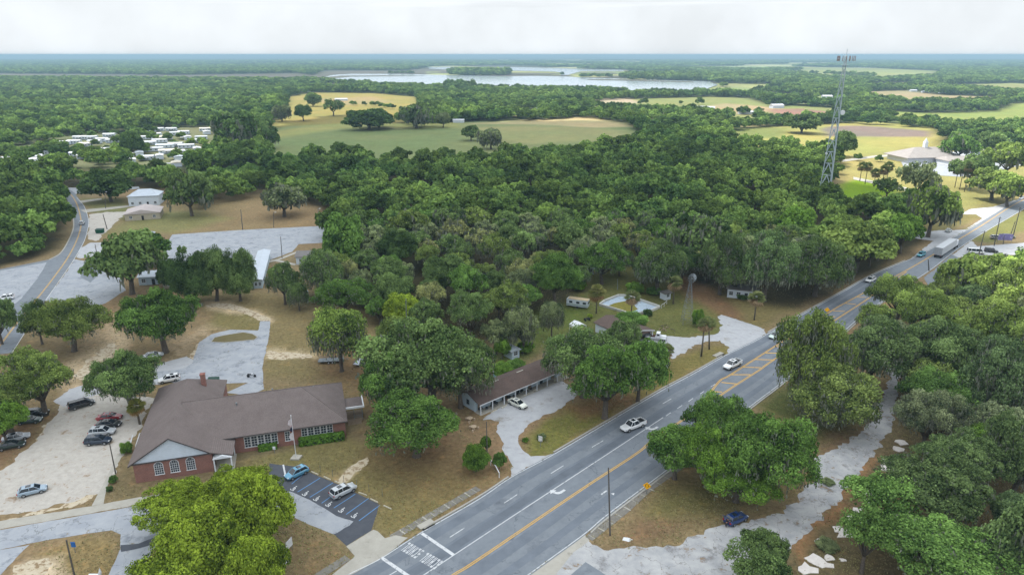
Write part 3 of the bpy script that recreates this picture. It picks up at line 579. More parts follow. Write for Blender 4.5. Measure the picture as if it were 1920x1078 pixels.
# ------------------------------------------------------------ lake
WAT = bpy.data.materials.new('lake_water'); WAT.use_nodes = True; b = WAT.node_tree.nodes['Principled BSDF']; b.inputs['Base Color'].default_value = (.35, .4, .45, 1); b.inputs['Roughness'].default_value = .12; b.inputs['Specular IOR Level'].default_value = .9
t = WAT.node_tree; n_ = N(t, 'ShaderNodeTexNoise'); n_.inputs['Scale'].default_value = .05; g_ = N(t, 'ShaderNodeNewGeometry'); t.links.new(g_.outputs['Position'], n_.inputs['Vector']); bb = N(t, 'ShaderNodeBump'); bb.inputs['Strength'].default_value = .15; bb.inputs['Distance'].default_value = .3; t.links.new(n_.outputs[0], bb.inputs['Height']); t.links.new(bb.outputs[0], b.inputs['Normal'])
LAKES = [[(600,147),(625,141.5),(660,139.4),(740,139.6),(840,141.8),(900,143.3),(960,144.2),(1000,143.6),(1060,144.5),(1090,146.5),(1150,148.5),(1230,151),(1330,154),(1345,160),(1325,168),(1260,172),(1180,171),(1060,168),(930,166.5),(800,164),(720,161),(650,157),(605,151)],
         [(802,126.8),(850,126),(852,131.6),(806,130)],
         [(936,126.5),(1000,127.6),(1050,129),(1100,131),(1168,132.3),(1170,134.6),(1120,134.8),(1090,134.5),(1078,138),(1066,141.5),(1050,142.5),(1056,138),(1040,135.2),(960,133.5),(940,131)]]
for i, q in enumerate(LAKES): sheet('lake', pxs(q), 1.2, WAT, 1.5, step=12, seed=i)
MARSH = mat('marsh', lin(104,102,84,.6), .95, scale=.05, var=.2)
for i, q in enumerate([[(598,147),(640,143.2),(720,142.6),(800,143.2),(740,144.2),(660,145),(615,149)],[(1090,149.5),(1180,150.5),(1300,154.5),(1300,156),(1190,153),(1110,151.5)],[(960,137.6),(1040,138.2),(1052,140.4),(1000,140.6),(950,139.8)],[(1085,137),(1150,137.4),(1160,139.4),(1095,139.4)]]): sheet('marsh', pxs(q), 1.6, MARSH, 2.0, step=12, seed=i + 9)
LAKEW = [[tuple(P2(p)[:2]) for p in q] for q in LAKES]
# ------------------------------------------------------------ foliage
def leaf_mat(name, c1, c2, trans=.25, objcolor=True, rnd=.25):
    m = bpy.data.materials.new(name); m.use_nodes = True; t = m.node_tree; t.nodes.clear()
    o = N(t, 'ShaderNodeOutputMaterial'); at = N(t, 'ShaderNodeAttribute', attribute_name='tint'); mx = N(t, 'ShaderNodeMix', data_type='RGBA')
    t.links.new(at.outputs['Fac'], mx.inputs[0]); mx.inputs[6].default_value = c1; mx.inputs[7].default_value = c2; last = mx.outputs[2]
    oi = N(t, 'ShaderNodeObjectInfo')
    if objcolor:
        x = N(t, 'ShaderNodeMix', data_type='RGBA', blend_type='MULTIPLY'); x.inputs[0].default_value = 1; t.links.new(last, x.inputs[6]); t.links.new(oi.outputs['Color'], x.inputs[7]); last = x.outputs[2]
    if rnd:
        mr = N(t, 'ShaderNodeMapRange'); mr.inputs[3].default_value = 1 - rnd; mr.inputs[4].default_value = 1 + rnd; t.links.new(oi.outputs['Random'], mr.inputs[0])
        v = N(t, 'ShaderNodeVectorMath', operation='SCALE'); t.links.new(last, v.inputs[0]); t.links.new(mr.outputs[0], v.inputs['Scale']); last = v.outputs[0]
    d = N(t, 'ShaderNodeBsdfDiffuse'); tr = N(t, 'ShaderNodeBsdfTranslucent'); ms = N(t, 'ShaderNodeMixShader'); ms.inputs[0].default_value = trans
    t.links.new(last, d.inputs[0]); t.links.new(last, tr.inputs[0]); t.links.new(d.outputs[0], ms.inputs[1]); t.links.new(tr.outputs[0], ms.inputs[2]); t.links.new(ms.outputs[0], o.inputs[0])
    return m
LEAF = leaf_mat('leaves', (.036, .062, .026, 1), (.30, .38, .15, 1), .3, True, .16)
MOSS = leaf_mat('spanish_moss', (.10, .115, .08, 1), (.24, .255, .20, 1), .3, False, .1)
FROND = leaf_mat('palm_fronds', (.09, .125, .04, 1), (.28, .31, .13, 1), .25, True, .1)
DEADF = leaf_mat('dead_fronds', (.2, .14, .08, 1), (.4, .3, .18, 1), .2, True, .1)
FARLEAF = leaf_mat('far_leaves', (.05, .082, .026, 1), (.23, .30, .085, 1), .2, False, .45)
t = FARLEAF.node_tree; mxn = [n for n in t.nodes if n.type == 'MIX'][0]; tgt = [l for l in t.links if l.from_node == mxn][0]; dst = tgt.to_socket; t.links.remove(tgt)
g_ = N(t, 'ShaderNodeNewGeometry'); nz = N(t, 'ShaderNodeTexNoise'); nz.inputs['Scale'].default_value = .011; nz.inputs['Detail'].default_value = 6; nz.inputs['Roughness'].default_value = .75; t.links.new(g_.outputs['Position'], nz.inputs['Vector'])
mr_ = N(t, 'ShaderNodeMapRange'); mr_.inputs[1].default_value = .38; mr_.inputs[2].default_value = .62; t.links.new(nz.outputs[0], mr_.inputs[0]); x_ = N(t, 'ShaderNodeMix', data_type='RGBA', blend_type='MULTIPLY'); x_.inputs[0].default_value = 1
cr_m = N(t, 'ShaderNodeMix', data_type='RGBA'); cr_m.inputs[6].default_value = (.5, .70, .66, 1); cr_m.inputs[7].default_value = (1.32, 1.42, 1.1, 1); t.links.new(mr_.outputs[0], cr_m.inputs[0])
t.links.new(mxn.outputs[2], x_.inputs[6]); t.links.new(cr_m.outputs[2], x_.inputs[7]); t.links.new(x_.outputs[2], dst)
BARK = mat('bark', lin(84,74,66,.75), .95, scale=3, col2=lin(112,104,96,.75), bump=.5, bscale=6)
PBARK = mat('palm_bark', lin(112,104,92,.75), .95, scale=4, bump=.4, bscale=6)

def quads_mesh(name, cen, nrm, size, tint, rs, asp=1.0, up=None):
    """many small leaf-cluster faces: centre, normal, half size, tint"""
    n = len(cen); nrm = nrm / (np.linalg.norm(nrm, axis=1, keepdims=True) + 1e-9)
    r = rs.normal(size=(n, 3)) if up is None else up
    u = np.cross(nrm, r); u /= (np.linalg.norm(u, axis=1, keepdims=True) + 1e-9); v = np.cross(nrm, u)
    a = size[:, None] * u; b = size[:, None] * v * asp
    j = lambda: (1 + rs.uniform(-.35, .35, (n, 1)))
    lift = nrm * (size * rs.uniform(-.35, .35, n))[:, None]
    V = np.stack([cen - a * j() - b * j() * .6, cen + a * j() * .6 - b * j() + lift, cen + a * j() + b * j() * .6, cen - a * j() * .6 + b * j() - lift], 1).reshape(-1, 3)
    me = bpy.data.meshes.new(name); me.vertices.add(len(V)); me.vertices.foreach_set('co', V.astype(np.float32).ravel())
    me.loops.add(4 * n); me.loops.foreach_set('vertex_index', np.arange(4 * n, dtype=np.int32))
    me.polygons.add(n); me.polygons.foreach_set('loop_start', np.arange(n, dtype=np.int32) * 4); me.update(calc_edges=True)
    at = me.attributes.new('tint', 'FLOAT', 'POINT'); at.data.foreach_set('value', np.repeat(np.clip(tint, 0, 1), 4).astype(np.float32)); return me
def unit(rs, n, zmin=-1.0):
    v = rs.normal(size=(n * 4 + 8, 3)); v /= np.linalg.norm(v, axis=1, keepdims=True); v = v[v[:, 2] > zmin]; return v[:n]
def crown_data(seed, R_=8, B=5.2, lobes=20, subs=11, cards=42, size=.27, droop=.0, zmin=-.3, fill=.1, flat=1.0, irr=.3, subr=.42, lrr=(.26, .42)):
    """crown centred at the origin: lobes > leaf clumps > leaf faces. Returns centres, normals, sizes, tints, lobe centres"""
    rs = np.random.RandomState(seed); L = unit(rs, lobes * 3, zmin)
    keep = []
    for v in L:                                   # spread the lobes out
        if len(keep) < lobes and all(np.linalg.norm(v - k) > 1.55 / math.sqrt(lobes) for k in keep): keep.append(v)
    for v in L:
        if len(keep) >= lobes: break
        keep.append(v)
    L = np.array(keep); rad = rs.uniform(1 - irr, 1 + irr * .25, len(L))
    lc = L * rad[:, None] * np.array([R_ * .66, R_ * .66, B * .62]); lr = R_ * rs.uniform(lrr[0], lrr[1], len(L))
    lt = rs.normal(0, .17, len(L)); CC, NN, SS, TT = [], [], [], []
    for i in range(len(L)):
        sd = unit(rs, subs, -.45); sd = sd + L[i] * .55; sd /= np.linalg.norm(sd, axis=1, keepdims=True)
        sc_ = lc[i] + sd * lr[i] * np.array([1, 1, .8]) * rs.uniform(.55, .95, (len(sd), 1)); sr = lr[i] * subr * rs.uniform(.7, 1.25, len(sd)); st = lt[i] + rs.normal(0, .12, len(sd))
        for k in range(len(sd)):
            nn = int(cards * (sr[k] / (R_ * .14)) ** 1.6) + 4; d = unit(rs, nn, -.55)
            rr_ = rs.uniform(.72, 1.12, len(d)); p = sc_[k] + d * sr[k] * rr_[:, None] * np.array([1.1, 1.1, .85])
            if droop: p[:, 2] -= droop * np.abs(rs.normal(0, 1, len(d))) * (d[:, 2] < .1)
            CC.append(p); NN.append(d * .9 + rs.normal(0, .42, d.shape) + np.array([0, 0, .25])); SS.append(rs.uniform(.6, 1.35, len(d)) * size); TT.append(.5 + st[k] + rs.normal(0, .16, len(d)) + .10 * (rr_ - .9))
    nf = int(fill * sum(len(c) for c in CC))
    if nf:
        d = unit(rs, nf, zmin); p = d * rs.uniform(.2, .8, (len(d), 1)) * np.array([R_ * .8, R_ * .8, B * .75]); CC.append(p); NN.append(rs.normal(size=d.shape)); SS.append(np.full(len(d), size * 1.8)); TT.append(rs.uniform(.1, .6, len(d)))
    C_ = np.vstack(CC); C_[:, 2] = np.where(C_[:, 2] > 0, C_[:, 2] * flat, C_[:, 2])
    return C_, np.vstack(NN), np.concatenate(SS), np.concatenate(TT), lc, lr, rs
def crown_mesh(name, m, moss=None, **k):
    c, n, s, tt, lc, lr, rs = crown_data(**k)
    if moss is None: me = quads_mesh(name, c, n, s, tt, rs); me.materials.append(m); return me, lc, lr
    p2, n2, s2, t2, u2 = moss_mesh('moss', lc, lr, k['seed'], *moss); up = rs.normal(size=c.shape); asp = np.concatenate([np.ones(len(c)), np.full(len(p2), 2.6)])[:, None]
    me = quads_mesh(name, np.vstack([c, p2]), np.vstack([n, n2]), np.concatenate([s, s2]), np.concatenate([tt, t2]), rs, asp, np.vstack([up, u2])); me.materials.append(m); me.materials.append(MOSS)
    mi = np.zeros(len(c) + len(p2), np.int32); mi[len(c):] = 1; me.polygons.foreach_set('material_index', mi); return me, lc, lr
def moss_mesh(name, lc, lr, seed, n=500, ln=1.6, size=.16):
    rs = np.random.RandomState(seed + 77); idx = rs.randint(0, len(lc), n); d = unit(rs, n, -1); d[:, 2] = np.where(rs.rand(n) < .3, np.abs(d[:, 2]) * .8, -np.abs(d[:, 2]) * .5)
    p = lc[idx] + d * lr[idx][:, None] * np.array([1.08, 1.08, .9]); k = 5
    P_ = np.repeat(p, k, 0) + rs.normal(0, .22, (n * k, 3)); P_[:, 2] -= np.tile(np.arange(k) * ln / k, n) * rs.uniform(.5, 1.3, n * k)
    nr = rs.normal(size=P_.shape); nr[:, 2] *= .2; up = np.tile(np.array([[0, 0, 1.0]]), (len(P_), 1)) + rs.normal(0, .15, P_.shape)
    return P_, nr, np.full(len(P_), size) * rs.uniform(.6, 1.5, len(P_)), rs.uniform(0, 1, len(P_)), up
def trunk_mesh(name, lc, seed, h0=3.0, zc=7.0, r=.5, limbs=9, lean=.0):
    rnd = random.Random(seed); mb = MB(); f = Vector((rnd.uniform(-.4, .4), rnd.uniform(-.4, .4), h0))
    mb.path([(0, 0, -.3), (0, 0, .25), f * .5, f], [r * 1.7, r * 1.15, r, r * .9], 8)
    for i in sorted(range(len(lc)), key=lambda i: -abs(lc[i][0]) - abs(lc[i][1]))[:limbs]:
        e = Vector(lc[i]) * .92 + Vector((0, 0, zc)); m1 = f.lerp(e, .35) + Vector((0, 0, rnd.uniform(-.2, .8))); m2 = f.lerp(e, .7) + Vector((rnd.uniform(-.6, .6), rnd.uniform(-.6, .6), rnd.uniform(.2, .9)))
        mb.path([f, m1, m2, e], [r * .62, r * .42, r * .26, r * .1], 5)
        for _ in range(2):
            e2 = m2.lerp(e, .4) + Vector((rnd.uniform(-2, 2), rnd.uniform(-2, 2), rnd.uniform(.2, 1.8))); mb.path([m2, m2.lerp(e2, .5) + Vector((0, 0, .2)), e2], [r * .2, r * .14, r * .05], 4)
    me = bpy.data.meshes.new(name); me.from_pydata(mb.v, [], mb.f); me.materials.append(BARK); me.polygons.foreach_set('use_smooth', [True] * len(me.polygons)); return me
# design sizes: R 8, B 5.2, crown centre at 7 above ground
PRO = {}
def proto(kind, lod, variant, **k):
    seed = k['seed']; mo_ = None; ms = None
    if kind in ('oak', 'mossy', 'weep', 'oak_big', 'mossy_big'): mo_ = ({'oak': 170, 'mossy': 600, 'weep': 1000, 'oak_big': 420, 'mossy_big': 1100}[kind] // (1 if lod == 0 else 2), {'oak': 1.2, 'mossy': 1.6, 'weep': 2.6, 'oak_big': .8, 'mossy_big': 1.1}[kind], .08 if 'big' in kind else .13 if lod == 0 else .24)
    me, lc, lr = crown_mesh('crown', LEAF, moss=mo_, **k)
    tk = trunk_mesh('trunk', lc, seed, {'tall': 5, 'weep': 4}.get(kind, 3), 7, {'tall': .32, 'hero': .6}.get(kind, .48), 10 if lod == 0 else 5)
    PRO.setdefault((kind, lod), []).append((me, tk, ms))
for v in range(3): proto('oak', 0, v, seed=10 + v, lobes=30, subs=12, cards=92, size=.16, irr=.5, lrr=(.17, .33), zmin=-.2)
for v in range(2): proto('mossy', 0, v, seed=30 + v, lobes=28, subs=11, cards=78, size=.16, irr=.52, lrr=(.17, .32), droop=.3, fill=.05)
for v in range(2): proto('bright', 0, v, seed=50 + v, lobes=36, subs=14, cards=96, size=.145, irr=.22, zmin=-.2, subr=.34)
for v in range(2): proto('round', 0, v, seed=60 + v, lobes=26, subs=13, cards=88, size=.16, irr=.28, zmin=-.5)
proto('weep', 0, 0, seed=71, lobes=22, subs=11, cards=70, size=.15, irr=.3, droop=1.1, fill=.05, zmin=-.1)
for v in range(2): proto('oak_big', 0, v, seed=20 + v, lobes=38, subs=14, cards=150, size=.10, irr=.52, subr=.36, lrr=(.15, .30), zmin=-.2)
for v in range(2): proto('bright_big', 0, v, seed=25 + v, lobes=46, subs=15, cards=150, size=.095, irr=.36, zmin=-.2, subr=.32, lrr=(.17, .28))
proto('round_big', 0, 0, seed=28, lobes=34, subs=14, cards=150, size=.10, irr=.3, subr=.36, lrr=(.2, .34), zmin=-.7)
proto('mossy_big', 0, 0, seed=29, lobes=36, subs=13, cards=125, size=.10, irr=.52, droop=.25, subr=.36, lrr=(.15, .29))
for v in range(2): proto('thin', 0, v, seed=80 + v, lobes=18, subs=8, cards=52, size=.16, irr=.5, fill=.02)
for v in range(4): proto('oak', 1, v, seed=110 + v, lobes=24, subs=9, cards=42, size=.28, irr=.48, lrr=(.18, .34))
for v in range(3): proto('mossy', 1, v, seed=130 + v, lobes=24, subs=8, cards=38, size=.28, irr=.5, lrr=(.17, .33), droop=.3)
for v in range(4): proto('round', 1, v, seed=160 + v, lobes=19, subs=10, cards=40, size=.30, irr=.25, zmin=-.5)
for v in range(2): proto('bright', 1, v, seed=150 + v, lobes=22, subs=9, cards=36, size=.29, irr=.22)
for v in range(2): proto('thin', 1, v, seed=180 + v, lobes=14, subs=6, cards=14, size=.40, irr=.5, fill=.02)
TINT = {'dark': (.46, .60, .46), 'mid': (.76, .88, .72), 'green': (.70, .96, .54), 'bright': (1.3, 1.36, .40), 'light': (1.2, 1.3, .75), 'grey': (1.15, 1.08, 1.25), 'olive': (1.0, 1.04, .68), 'vivid': (.78, 1.06, .42), 'brown': (1.45, 1.2, 1.2), 'blue': (.78, .92, .86)}
TWORD = {'dark': 'dark green', 'mid': 'mid green', 'green': 'fresh green', 'bright': 'bright yellow-green', 'light': 'pale green', 'grey': 'grey-green', 'olive': 'olive green', 'vivid': 'vivid green', 'brown': 'brownish grey-green', 'blue': 'blue-green'}
trng = random.Random(3)
TREES = []
def put_tree(x, y, Rr, B, zc, kind, tint, label, group=None, name='tree', cat='tree', rz=None, sy=1.0):
    dist = math.hypot(x, y); lod = 0 if dist < 235 else 1
    if lod == 0 and Rr > 6.8 and (kind + '_big', 0) in PRO: kind += '_big'
    
    var = PRO.get((kind, lod)) or PRO[(kind if (kind, 1) in PRO else 'mossy', 1 if lod else 0)]
    me, tk, ms = var[trng.randrange(len(var))]
    root = empty(name, (x, y, 0), trng.uniform(0, 6.28) if rz is None else rz, label, cat, group)
    s = Rr / 8; sb = B / 5.2; tb = TINT[tint] if isinstance(tint, str) else tint; j = 1 + trng.uniform(-.08, .08)
    if x > .5 * y and y < 260: tb = (tb[0] * 1.2, tb[1] * 1.15, tb[2] * 1.3)      # greyer, paler stand right of the side road
    for nm, m in (('crown', me), ('moss', ms)):
        if m is None: continue
        o = bpy.data.objects.new(nm, m); link(o, root); o.location = (0, 0, zc); o.scale = (s, s * sy, sb)
        k = 1.0 if nm == 'crown' else 0
        o.color = (tb[0] * j, tb[1] * j, tb[2] * j, 1) if k else (.9 + .1 * tb[0], .9 + .1 * tb[1], .9, 1)
    o = bpy.data.objects.new('trunk', tk); link(o, root); o.scale = (s, s * sy, zc / 7)
    TREES.append((x, y, Rr)); return root
def fit_tree(x0, y0, x1, y1, kind, tint, label, clear=1.5, group=None, sy=1.0, name='tree', grow=1.0):
    """tree whose crown the photograph shows inside the box x0..x1, y0..y1"""
    cx, cy = (x0 + x1) / 2, (y0 + y1) / 2; zc = 6.0
    for _ in range(12):
        c = P(cx, cy, zc); dep = c.y * math.cos(PIT) + (HC - zc) * math.sin(PIT); ppm = FPX / dep; th = math.atan2(HC - zc, math.hypot(c.x, c.y))
        Rr = (x1 - x0) / 2 / ppm; E = (y1 - y0) / 2 / ppm; B2 = (E * E - (Rr * math.sin(th)) ** 2) / math.cos(th) ** 2
        B = min(max(math.sqrt(max(B2, 0)), .42 * Rr), 1.3 * Rr); zc = B * .85 + clear
    if kind in ('oak', 'mossy'): grow = 1.16
    return put_tree(c.x, c.y, Rr * grow, B * grow, zc, kind, tint, label, group, name, sy=sy)
HT = [
 (246,890,420,1012,'bright','bright','left-hand dome of the bright yellow-green clump overhanging the driveway',1.5),
 (345,862,532,1000,'bright','bright','top dome of the bright yellow-green clump in front of the school',2),
 (400,895,547,1060,'bright','bright','right-hand dome of the bright yellow-green clump beside the handicapped lot',2),
 (300,950,480,1110,'bright','bright','central dome of the bright yellow-green clump, bottom left of photo',2.5),
 (420,1000,536,1150,'bright','bright','lower right dome of the bright yellow-green clump near the notice boards',2),
 (226,1038,400,1180,'bright','bright','bright yellow-green crown cut by the bottom edge of the photo',2),
 (340,1036,412,1110,'round','blue','small blue-green tree amid the bright yellow-green crowns at the bottom edge',1),
 (688,590,925,770,'oak','mid','huge mossy live oak left of the motel, upper crown',2.5),
 (676,660,800,790,'oak','green','left-hand crown of the oak clump between school and motel',2),
 (684,730,872,856,'oak','green','lowest front crown of the oak clump right of the school',3),
 (800,640,925,760,'mossy','mid','right-hand mossy crown of the oak clump beside the motel',2.5),
 (700,590,800,690,'oak','olive','yellowish upper left crown of the oak clump right of the school',2),
 (716,553,792,612,'bright','bright','small bright yellow-green tree at the wood edge above the oak clump',1.5),
 (1012,612,1180,740,'mossy','mid','big mossy oak spreading over the motel roof, left crown',3),
 (1060,640,1215,778,'oak','green','big oak beside the highway in front of the motel, lower crown',3),
 (1150,640,1250,745,'oak','green','right-hand crown of the motel oak next to the small palm',2.5),
 (1130,600,1200,670,'mossy','mid','upper right crown of the motel oak below the garage roof',2.5),
 (1290,738,1420,850,'oak','green','top crown of the large oak between highway and side road',4),
 (1262,790,1400,900,'oak','vivid','left-hand crown of the large oak behind the yellow warning sign',3.5),
 (1350,770,1530,925,'oak','green','right-hand crown of the large oak beside the pale side road',3),
 (1310,845,1460,942,'oak','vivid','lowest crown of the large oak, just above the dark blue car',2.5),
 (1208,802,1330,888,'oak','green','leaning outer limb crown of the large oak over the highway pavement',3),
 (574,574,696,684,'weep','light','lone weeping mossy oak over the two trailers',3.5),
 (226,536,374,662,'oak','green','round oak between the school loop lot and the brown field',2),
 (60,556,196,658,'oak','olive','olive green oak right of the left-hand highway bend, bottom of the road',2),
 (38,562,100,640,'thin','mid','sparse pale tree at the edge of the left-hand road',2),
 (172,652,302,772,'oak','mid','oak beside the black minivan in the gravel lot',2),
 (0,655,138,770,'oak','olive','spreading olive oak at the top left corner of the gravel lot',3),
 (-60,700,70,800,'oak','olive','oak at the left photo edge covering the dark parked cars',3),
 (-40,750,45,830,'bright','vivid','fresh green tree at the left edge behind the silver sedan',2),
 (-40,565,26,640,'oak','mid','tree at the left photo edge beside the road below the white car',2),
 (172,438,302,546,'oak','mid','wide oak with hanging moss right of the left-hand road bend',3),
 (222,436,326,490,'oak','green','green crown just behind the wide oak by the paved lot',3),
 (296,470,340,560,'round','dark','narrow dark tree between the small house and the dense dark clump',1),
 (312,466,410,578,'round','dark','left part of the dense dark tree clump below the grey paved lot',.2),
 (400,460,489,574,'round','mid','right part of the dense dark clump beside the silver metal roof',.2),
 (350,456,450,574,'round','mid','middle of the dense dark tree clump below the grey paved lot',.2),
 (330,455,352,490,'thin','mid','sparse thin tree in front of the grey paved lot, left end',4),
 (486,346,574,404,'mossy','grey','lone rounded grey oak on the brown field above the paved lot',2),
 (312,322,396,406,'oak','mid','broad tree clump right behind the two pale roofed houses',1.5),
 (156,320,250,376,'round','dark','dark green tree left of the two houses above the side road',2),
 (500,492,560,560,'mossy','mid','drooping tree in front of the silver metal building',3),
 (560,470,650,556,'mossy','mid','moss-hung oak above the blue vehicle',3),
 (586,520,700,590,'oak','green','green trees right of the blue vehicle at the lawn edge',2),
 (538,520,580,590,'weep','mid','small drooping cedar left of the blue vehicle',1),
 (604,400,690,500,'round','green','dark green crowns right of the grey paved lot',3),
 (690,560,730,600,'oak','green','small green tree with visible trunk on the lawn edge left of the yellow-green tree',2),
 (900,600,960,650,'oak','grey','grey mossy tree right behind the motel, beside the white shed',3),
 (945,570,1015,650,'mossy','grey','grey mossy tree between the white shed and the oak wood',3),
 (1010,560,1060,632,'weep','grey','pale drooping tree left of the white canopy',2),
 (926,630,958,675,'round','vivid','small leafy green tree just left of the white shed',.6),
 (864,832,920,888,'round','vivid','bright green round bush tree by the highway, left of the motel drive',.3),
 (900,812,922,850,'bright','vivid','vine covered narrow green shrub on the pole by the motel drive',1),
 (922,845,950,882,'round','green','small green shrub beside the white bent pipe',.2),
 (1150,583,1216,618,'round','green','leafy tree over the garage behind the white tow truck',1),
 (1455,592,1600,760,'mossy','olive','olive mossy oak overhanging the highway, left crown',3),
 (1470,680,1650,808,'mossy','olive','low olive crown beside the top of the side road',1),
 (1560,600,1720,720,'mossy','mid','broad grey-green oak across the top of the side road',3.5),
 (1680,590,1830,720,'oak','mid','broad oak right of the arching limbs above the side road',3),
 (1700,690,1830,800,'oak','green','green oak crown along the right side of the side road',2),
 (1790,640,1940,800,'mossy','blue','large blue-green mossy oak at the right photo edge',2),
 (1800,800,1880,880,'bright','vivid','brighter green crown among the dark oaks at right',2),
 (1840,780,1990,940,'oak','mid','dark oak at the right photo edge above the corner',2),
 (1566,880,1730,1000,'thin','green','open leggy oak over the broken white slabs, left crown',4),
 (1660,850,1860,990,'oak','mid','open grey-green oak above the bottom right corner',3.5),
 (1640,960,1890,1110,'oak','green','oak at the bottom edge right of the broken slabs',3),
 (1570,940,1690,1060,'thin','green','fresh leafy lower crown beside the white slabs',3),
 (1850,930,1990,1120,'mossy','mid','dark mossy oak filling the bottom right corner',2),
 (1352,1012,1490,1140,'thin','mid','tree cut by the bottom edge left of the broken slabs',2),
 (1396,992,1478,1060,'oak','mid','pointed small crown beside the dark crack in the side road',2),
 (1636,512,1740,600,'oak','light','sunlit pale oak in front of the roadside parking area',3),
 (1690,540,1800,640,'oak','light','sunlit tree beside the arching grey limbs',3),
 (1770,470,1880,570,'oak','light','sunlit light green oak left of the red and white vehicles',3),
 (1850,480,1990,600,'oak','light','sunlit oak at the right photo edge below the car park',3),
 (1800,560,1960,680,'oak','light','large sunlit oak at right, between pale and dark crowns',3),
 (1870,620,2000,740,'mossy','light','pale mossy oak at the right photo edge in half sun',3),
 (1740,610,1860,690,'mossy','mid','shaded oak behind the sunlit right-hand crowns',3),
 (1330,470,1430,548,'mossy','mid','mossy grey oak directly over the hidden grey house',3),
 (1180,455,1290,545,'mossy','mid','mossy oak spreading behind the windmill',3),
 (1080,450,1180,530,'oak','green','green oak behind the pool clearing, left side',2),
 (1250,400,1370,500,'mossy','mid','tall mossy oak beyond the dirt track behind the windmill',3),
 (1310,440,1400,545,'mossy','mid','mossy oak left of the hidden grey house by the highway',3),
 (1380,440,1500,560,'mossy','blue','wide blue-green oak over the grey house by the highway',3),
 (1470,450,1600,555,'mossy','mid','grey-green oak beside the highway shoulder right of the hidden house',2),
 (1540,415,1680,510,'bright','light','pale yellow-green feathery oak beside the highway',2),
 (1660,400,1730,475,'bright','vivid','vivid green tree by the highway across from the truck',1.5),
 (1700,345,1800,440,'mossy','light','pale mossy oak where the highway leaves the woods',3),
 (1640,330,1690,372,'thin','mid','small tree at the edge of the bright green field',1.5),
 (1690,298,1760,368,'thin','grey','leggy sparse tree in front of the church',4),
 (1455,390,1530,450,'round','vivid','light green leafy tree standing out of the dark central wood',3),
 (1820,318,1912,372,'oak','olive','olive green spreading oak by the far highway bend',2.5),
 (1790,292,1860,350,'oak','mid','tree group right of the church front',3),
 (1850,270,1930,330,'oak','light','light green crown above the highway at the far right',3),
 (1860,330,1930,385,'oak','light','sunlit oak at the far end of the highway',2),
 (1560,245,1606,292,'round','mid','rounded dark oak right of the lattice tower',2),
 (1470,214,1540,250,'round','mid','broad dark oak at the edge of the yellow field, left of the tower',1.5),
 (642,206,738,242,'round','dark','dense dark clump of oaks in the middle of the pasture',1),
 (680,208,740,240,'round','dark','right end of the dark oak clump in the pasture',1),
 (550,198,586,226,'round','dark','small round dark oak in the yellow farm field',2),
 (604,184,644,216,'thin','mid','wide open pale oak alone in the yellow farm field',2.5),
 (570,174,602,200,'round','mid','bushy tree left of the open pale oak',1),
 (748,196,812,240,'mossy','mid','mossy oak at the far edge of the pasture, left of the wood block',2),
 (815,212,846,240,'round','grey','greyish rounded tree at the far right end of the pasture',1),
 (864,236,902,264,'round','mid','round tree on the pasture edge above the central wood',1),
 (896,242,945,280,'mossy','grey','grey tree at the pasture edge beside the central wood',1),
 (490,240,526,278,'oak','dark','dark pine-like tree at the left end of the pasture',1),
 (510,198,545,228,'mossy','grey','grey oak between the left woods and the yellow farm field',1),
 (224,246,268,290,'round','dark','dark round oak in the middle of the mobile home park',1),
 (395,215,480,285,'mossy','dark','big dark trees between the mobile home park and the pasture',2),
 (1770,250,1830,300,'oak','green','row of oaks behind the church, left end',2.5),
 (1830,250,1890,296,'oak','mid','oak in the row behind the church',2.5),
]
for q in HT: fit_tree(*q[:4], q[4], q[5], q[6], q[7])
# woods: trunks scattered over the near blocks, nearest ones become single trees, the rest one far wood
WOODS = {'central': ([(500,352),(560,316),(700,316),(900,314),(1060,300),(1200,284),(1300,282),(1345,290),(1400,298),(1470,312),(1540,345),(1560,400),(1700,404),(1730,432),(1640,498),(1500,566),(1440,560),(1380,535),(1300,540),(1240,534),(1180,530),(1130,520),(1095,545),(1050,590),(960,640),(880,650),(800,645),(740,625),(690,580),(640,575),(610,540),(640,500),(640,470),(622,440),(606,392),(560,372),(500,372)],
                        'central wood', ('dark','mid','mid','green','grey','mid','olive','dark','mid','vivid','brown')),
         'left': ([(-60,505),(-60,318),(40,330),(100,352),(112,372),(118,440),(96,476),(0,498)], 'wood left of the bend', ('mid','green','dark','mid','mid')),
         'band': ([(110,342),(250,338),(330,344),(480,330),(500,350),(480,368),(380,392),(300,352),(240,344),(130,350)], 'tree band below the park', ('mid','dark','dark','green')),
         'right': ([(1600,640),(1700,600),(1920,500),(2080,470),(2150,1000),(1900,1150),(1740,960),(1700,800),(1710,720)], 'oaks right of side road', ('grey','blue','olive','light','grey','mid'))}
wr = random.Random(17); cand = []
for key, (poly, phrase, tints) in WOODS.items():
    pw = [tuple(P2(p)[:2]) for p in poly]; xs = [p[0] for p in pw]; ys = [p[1] for p in pw]; got = []
    for _ in range(26000):
        x = wr.uniform(min(xs), max(xs)); y = wr.uniform(min(ys), max(ys))
        if not inpoly(np.array([x]), np.array([y]), pw)[0]: continue
        r = wr.choice([4.2, 5, 5.5, 6, 6.6, 7.4, 8.4]) * (1.0 if y < 330 else 1.08)
        if any((x - a) ** 2 + (y - b_) ** 2 < (.72 * (r + c)) ** 2 for a, b_, c in got): continue
        if any((x - a) ** 2 + (y - b_) ** 2 < (.62 * (r + c)) ** 2 for a, b_, c in TREES): continue
        got.append((x, y, r)); cand.append((math.hypot(x, y), x, y, r, key))
cand.sort(); NEAR_MAX = 300 - len(TREES); farpts = []
print('hand trees', len(TREES), 'candidates', len(cand))
near = cand[:NEAR_MAX]; farpts = [(x, y, r) for _, x, y, r, _k in cand[NEAR_MAX:]]
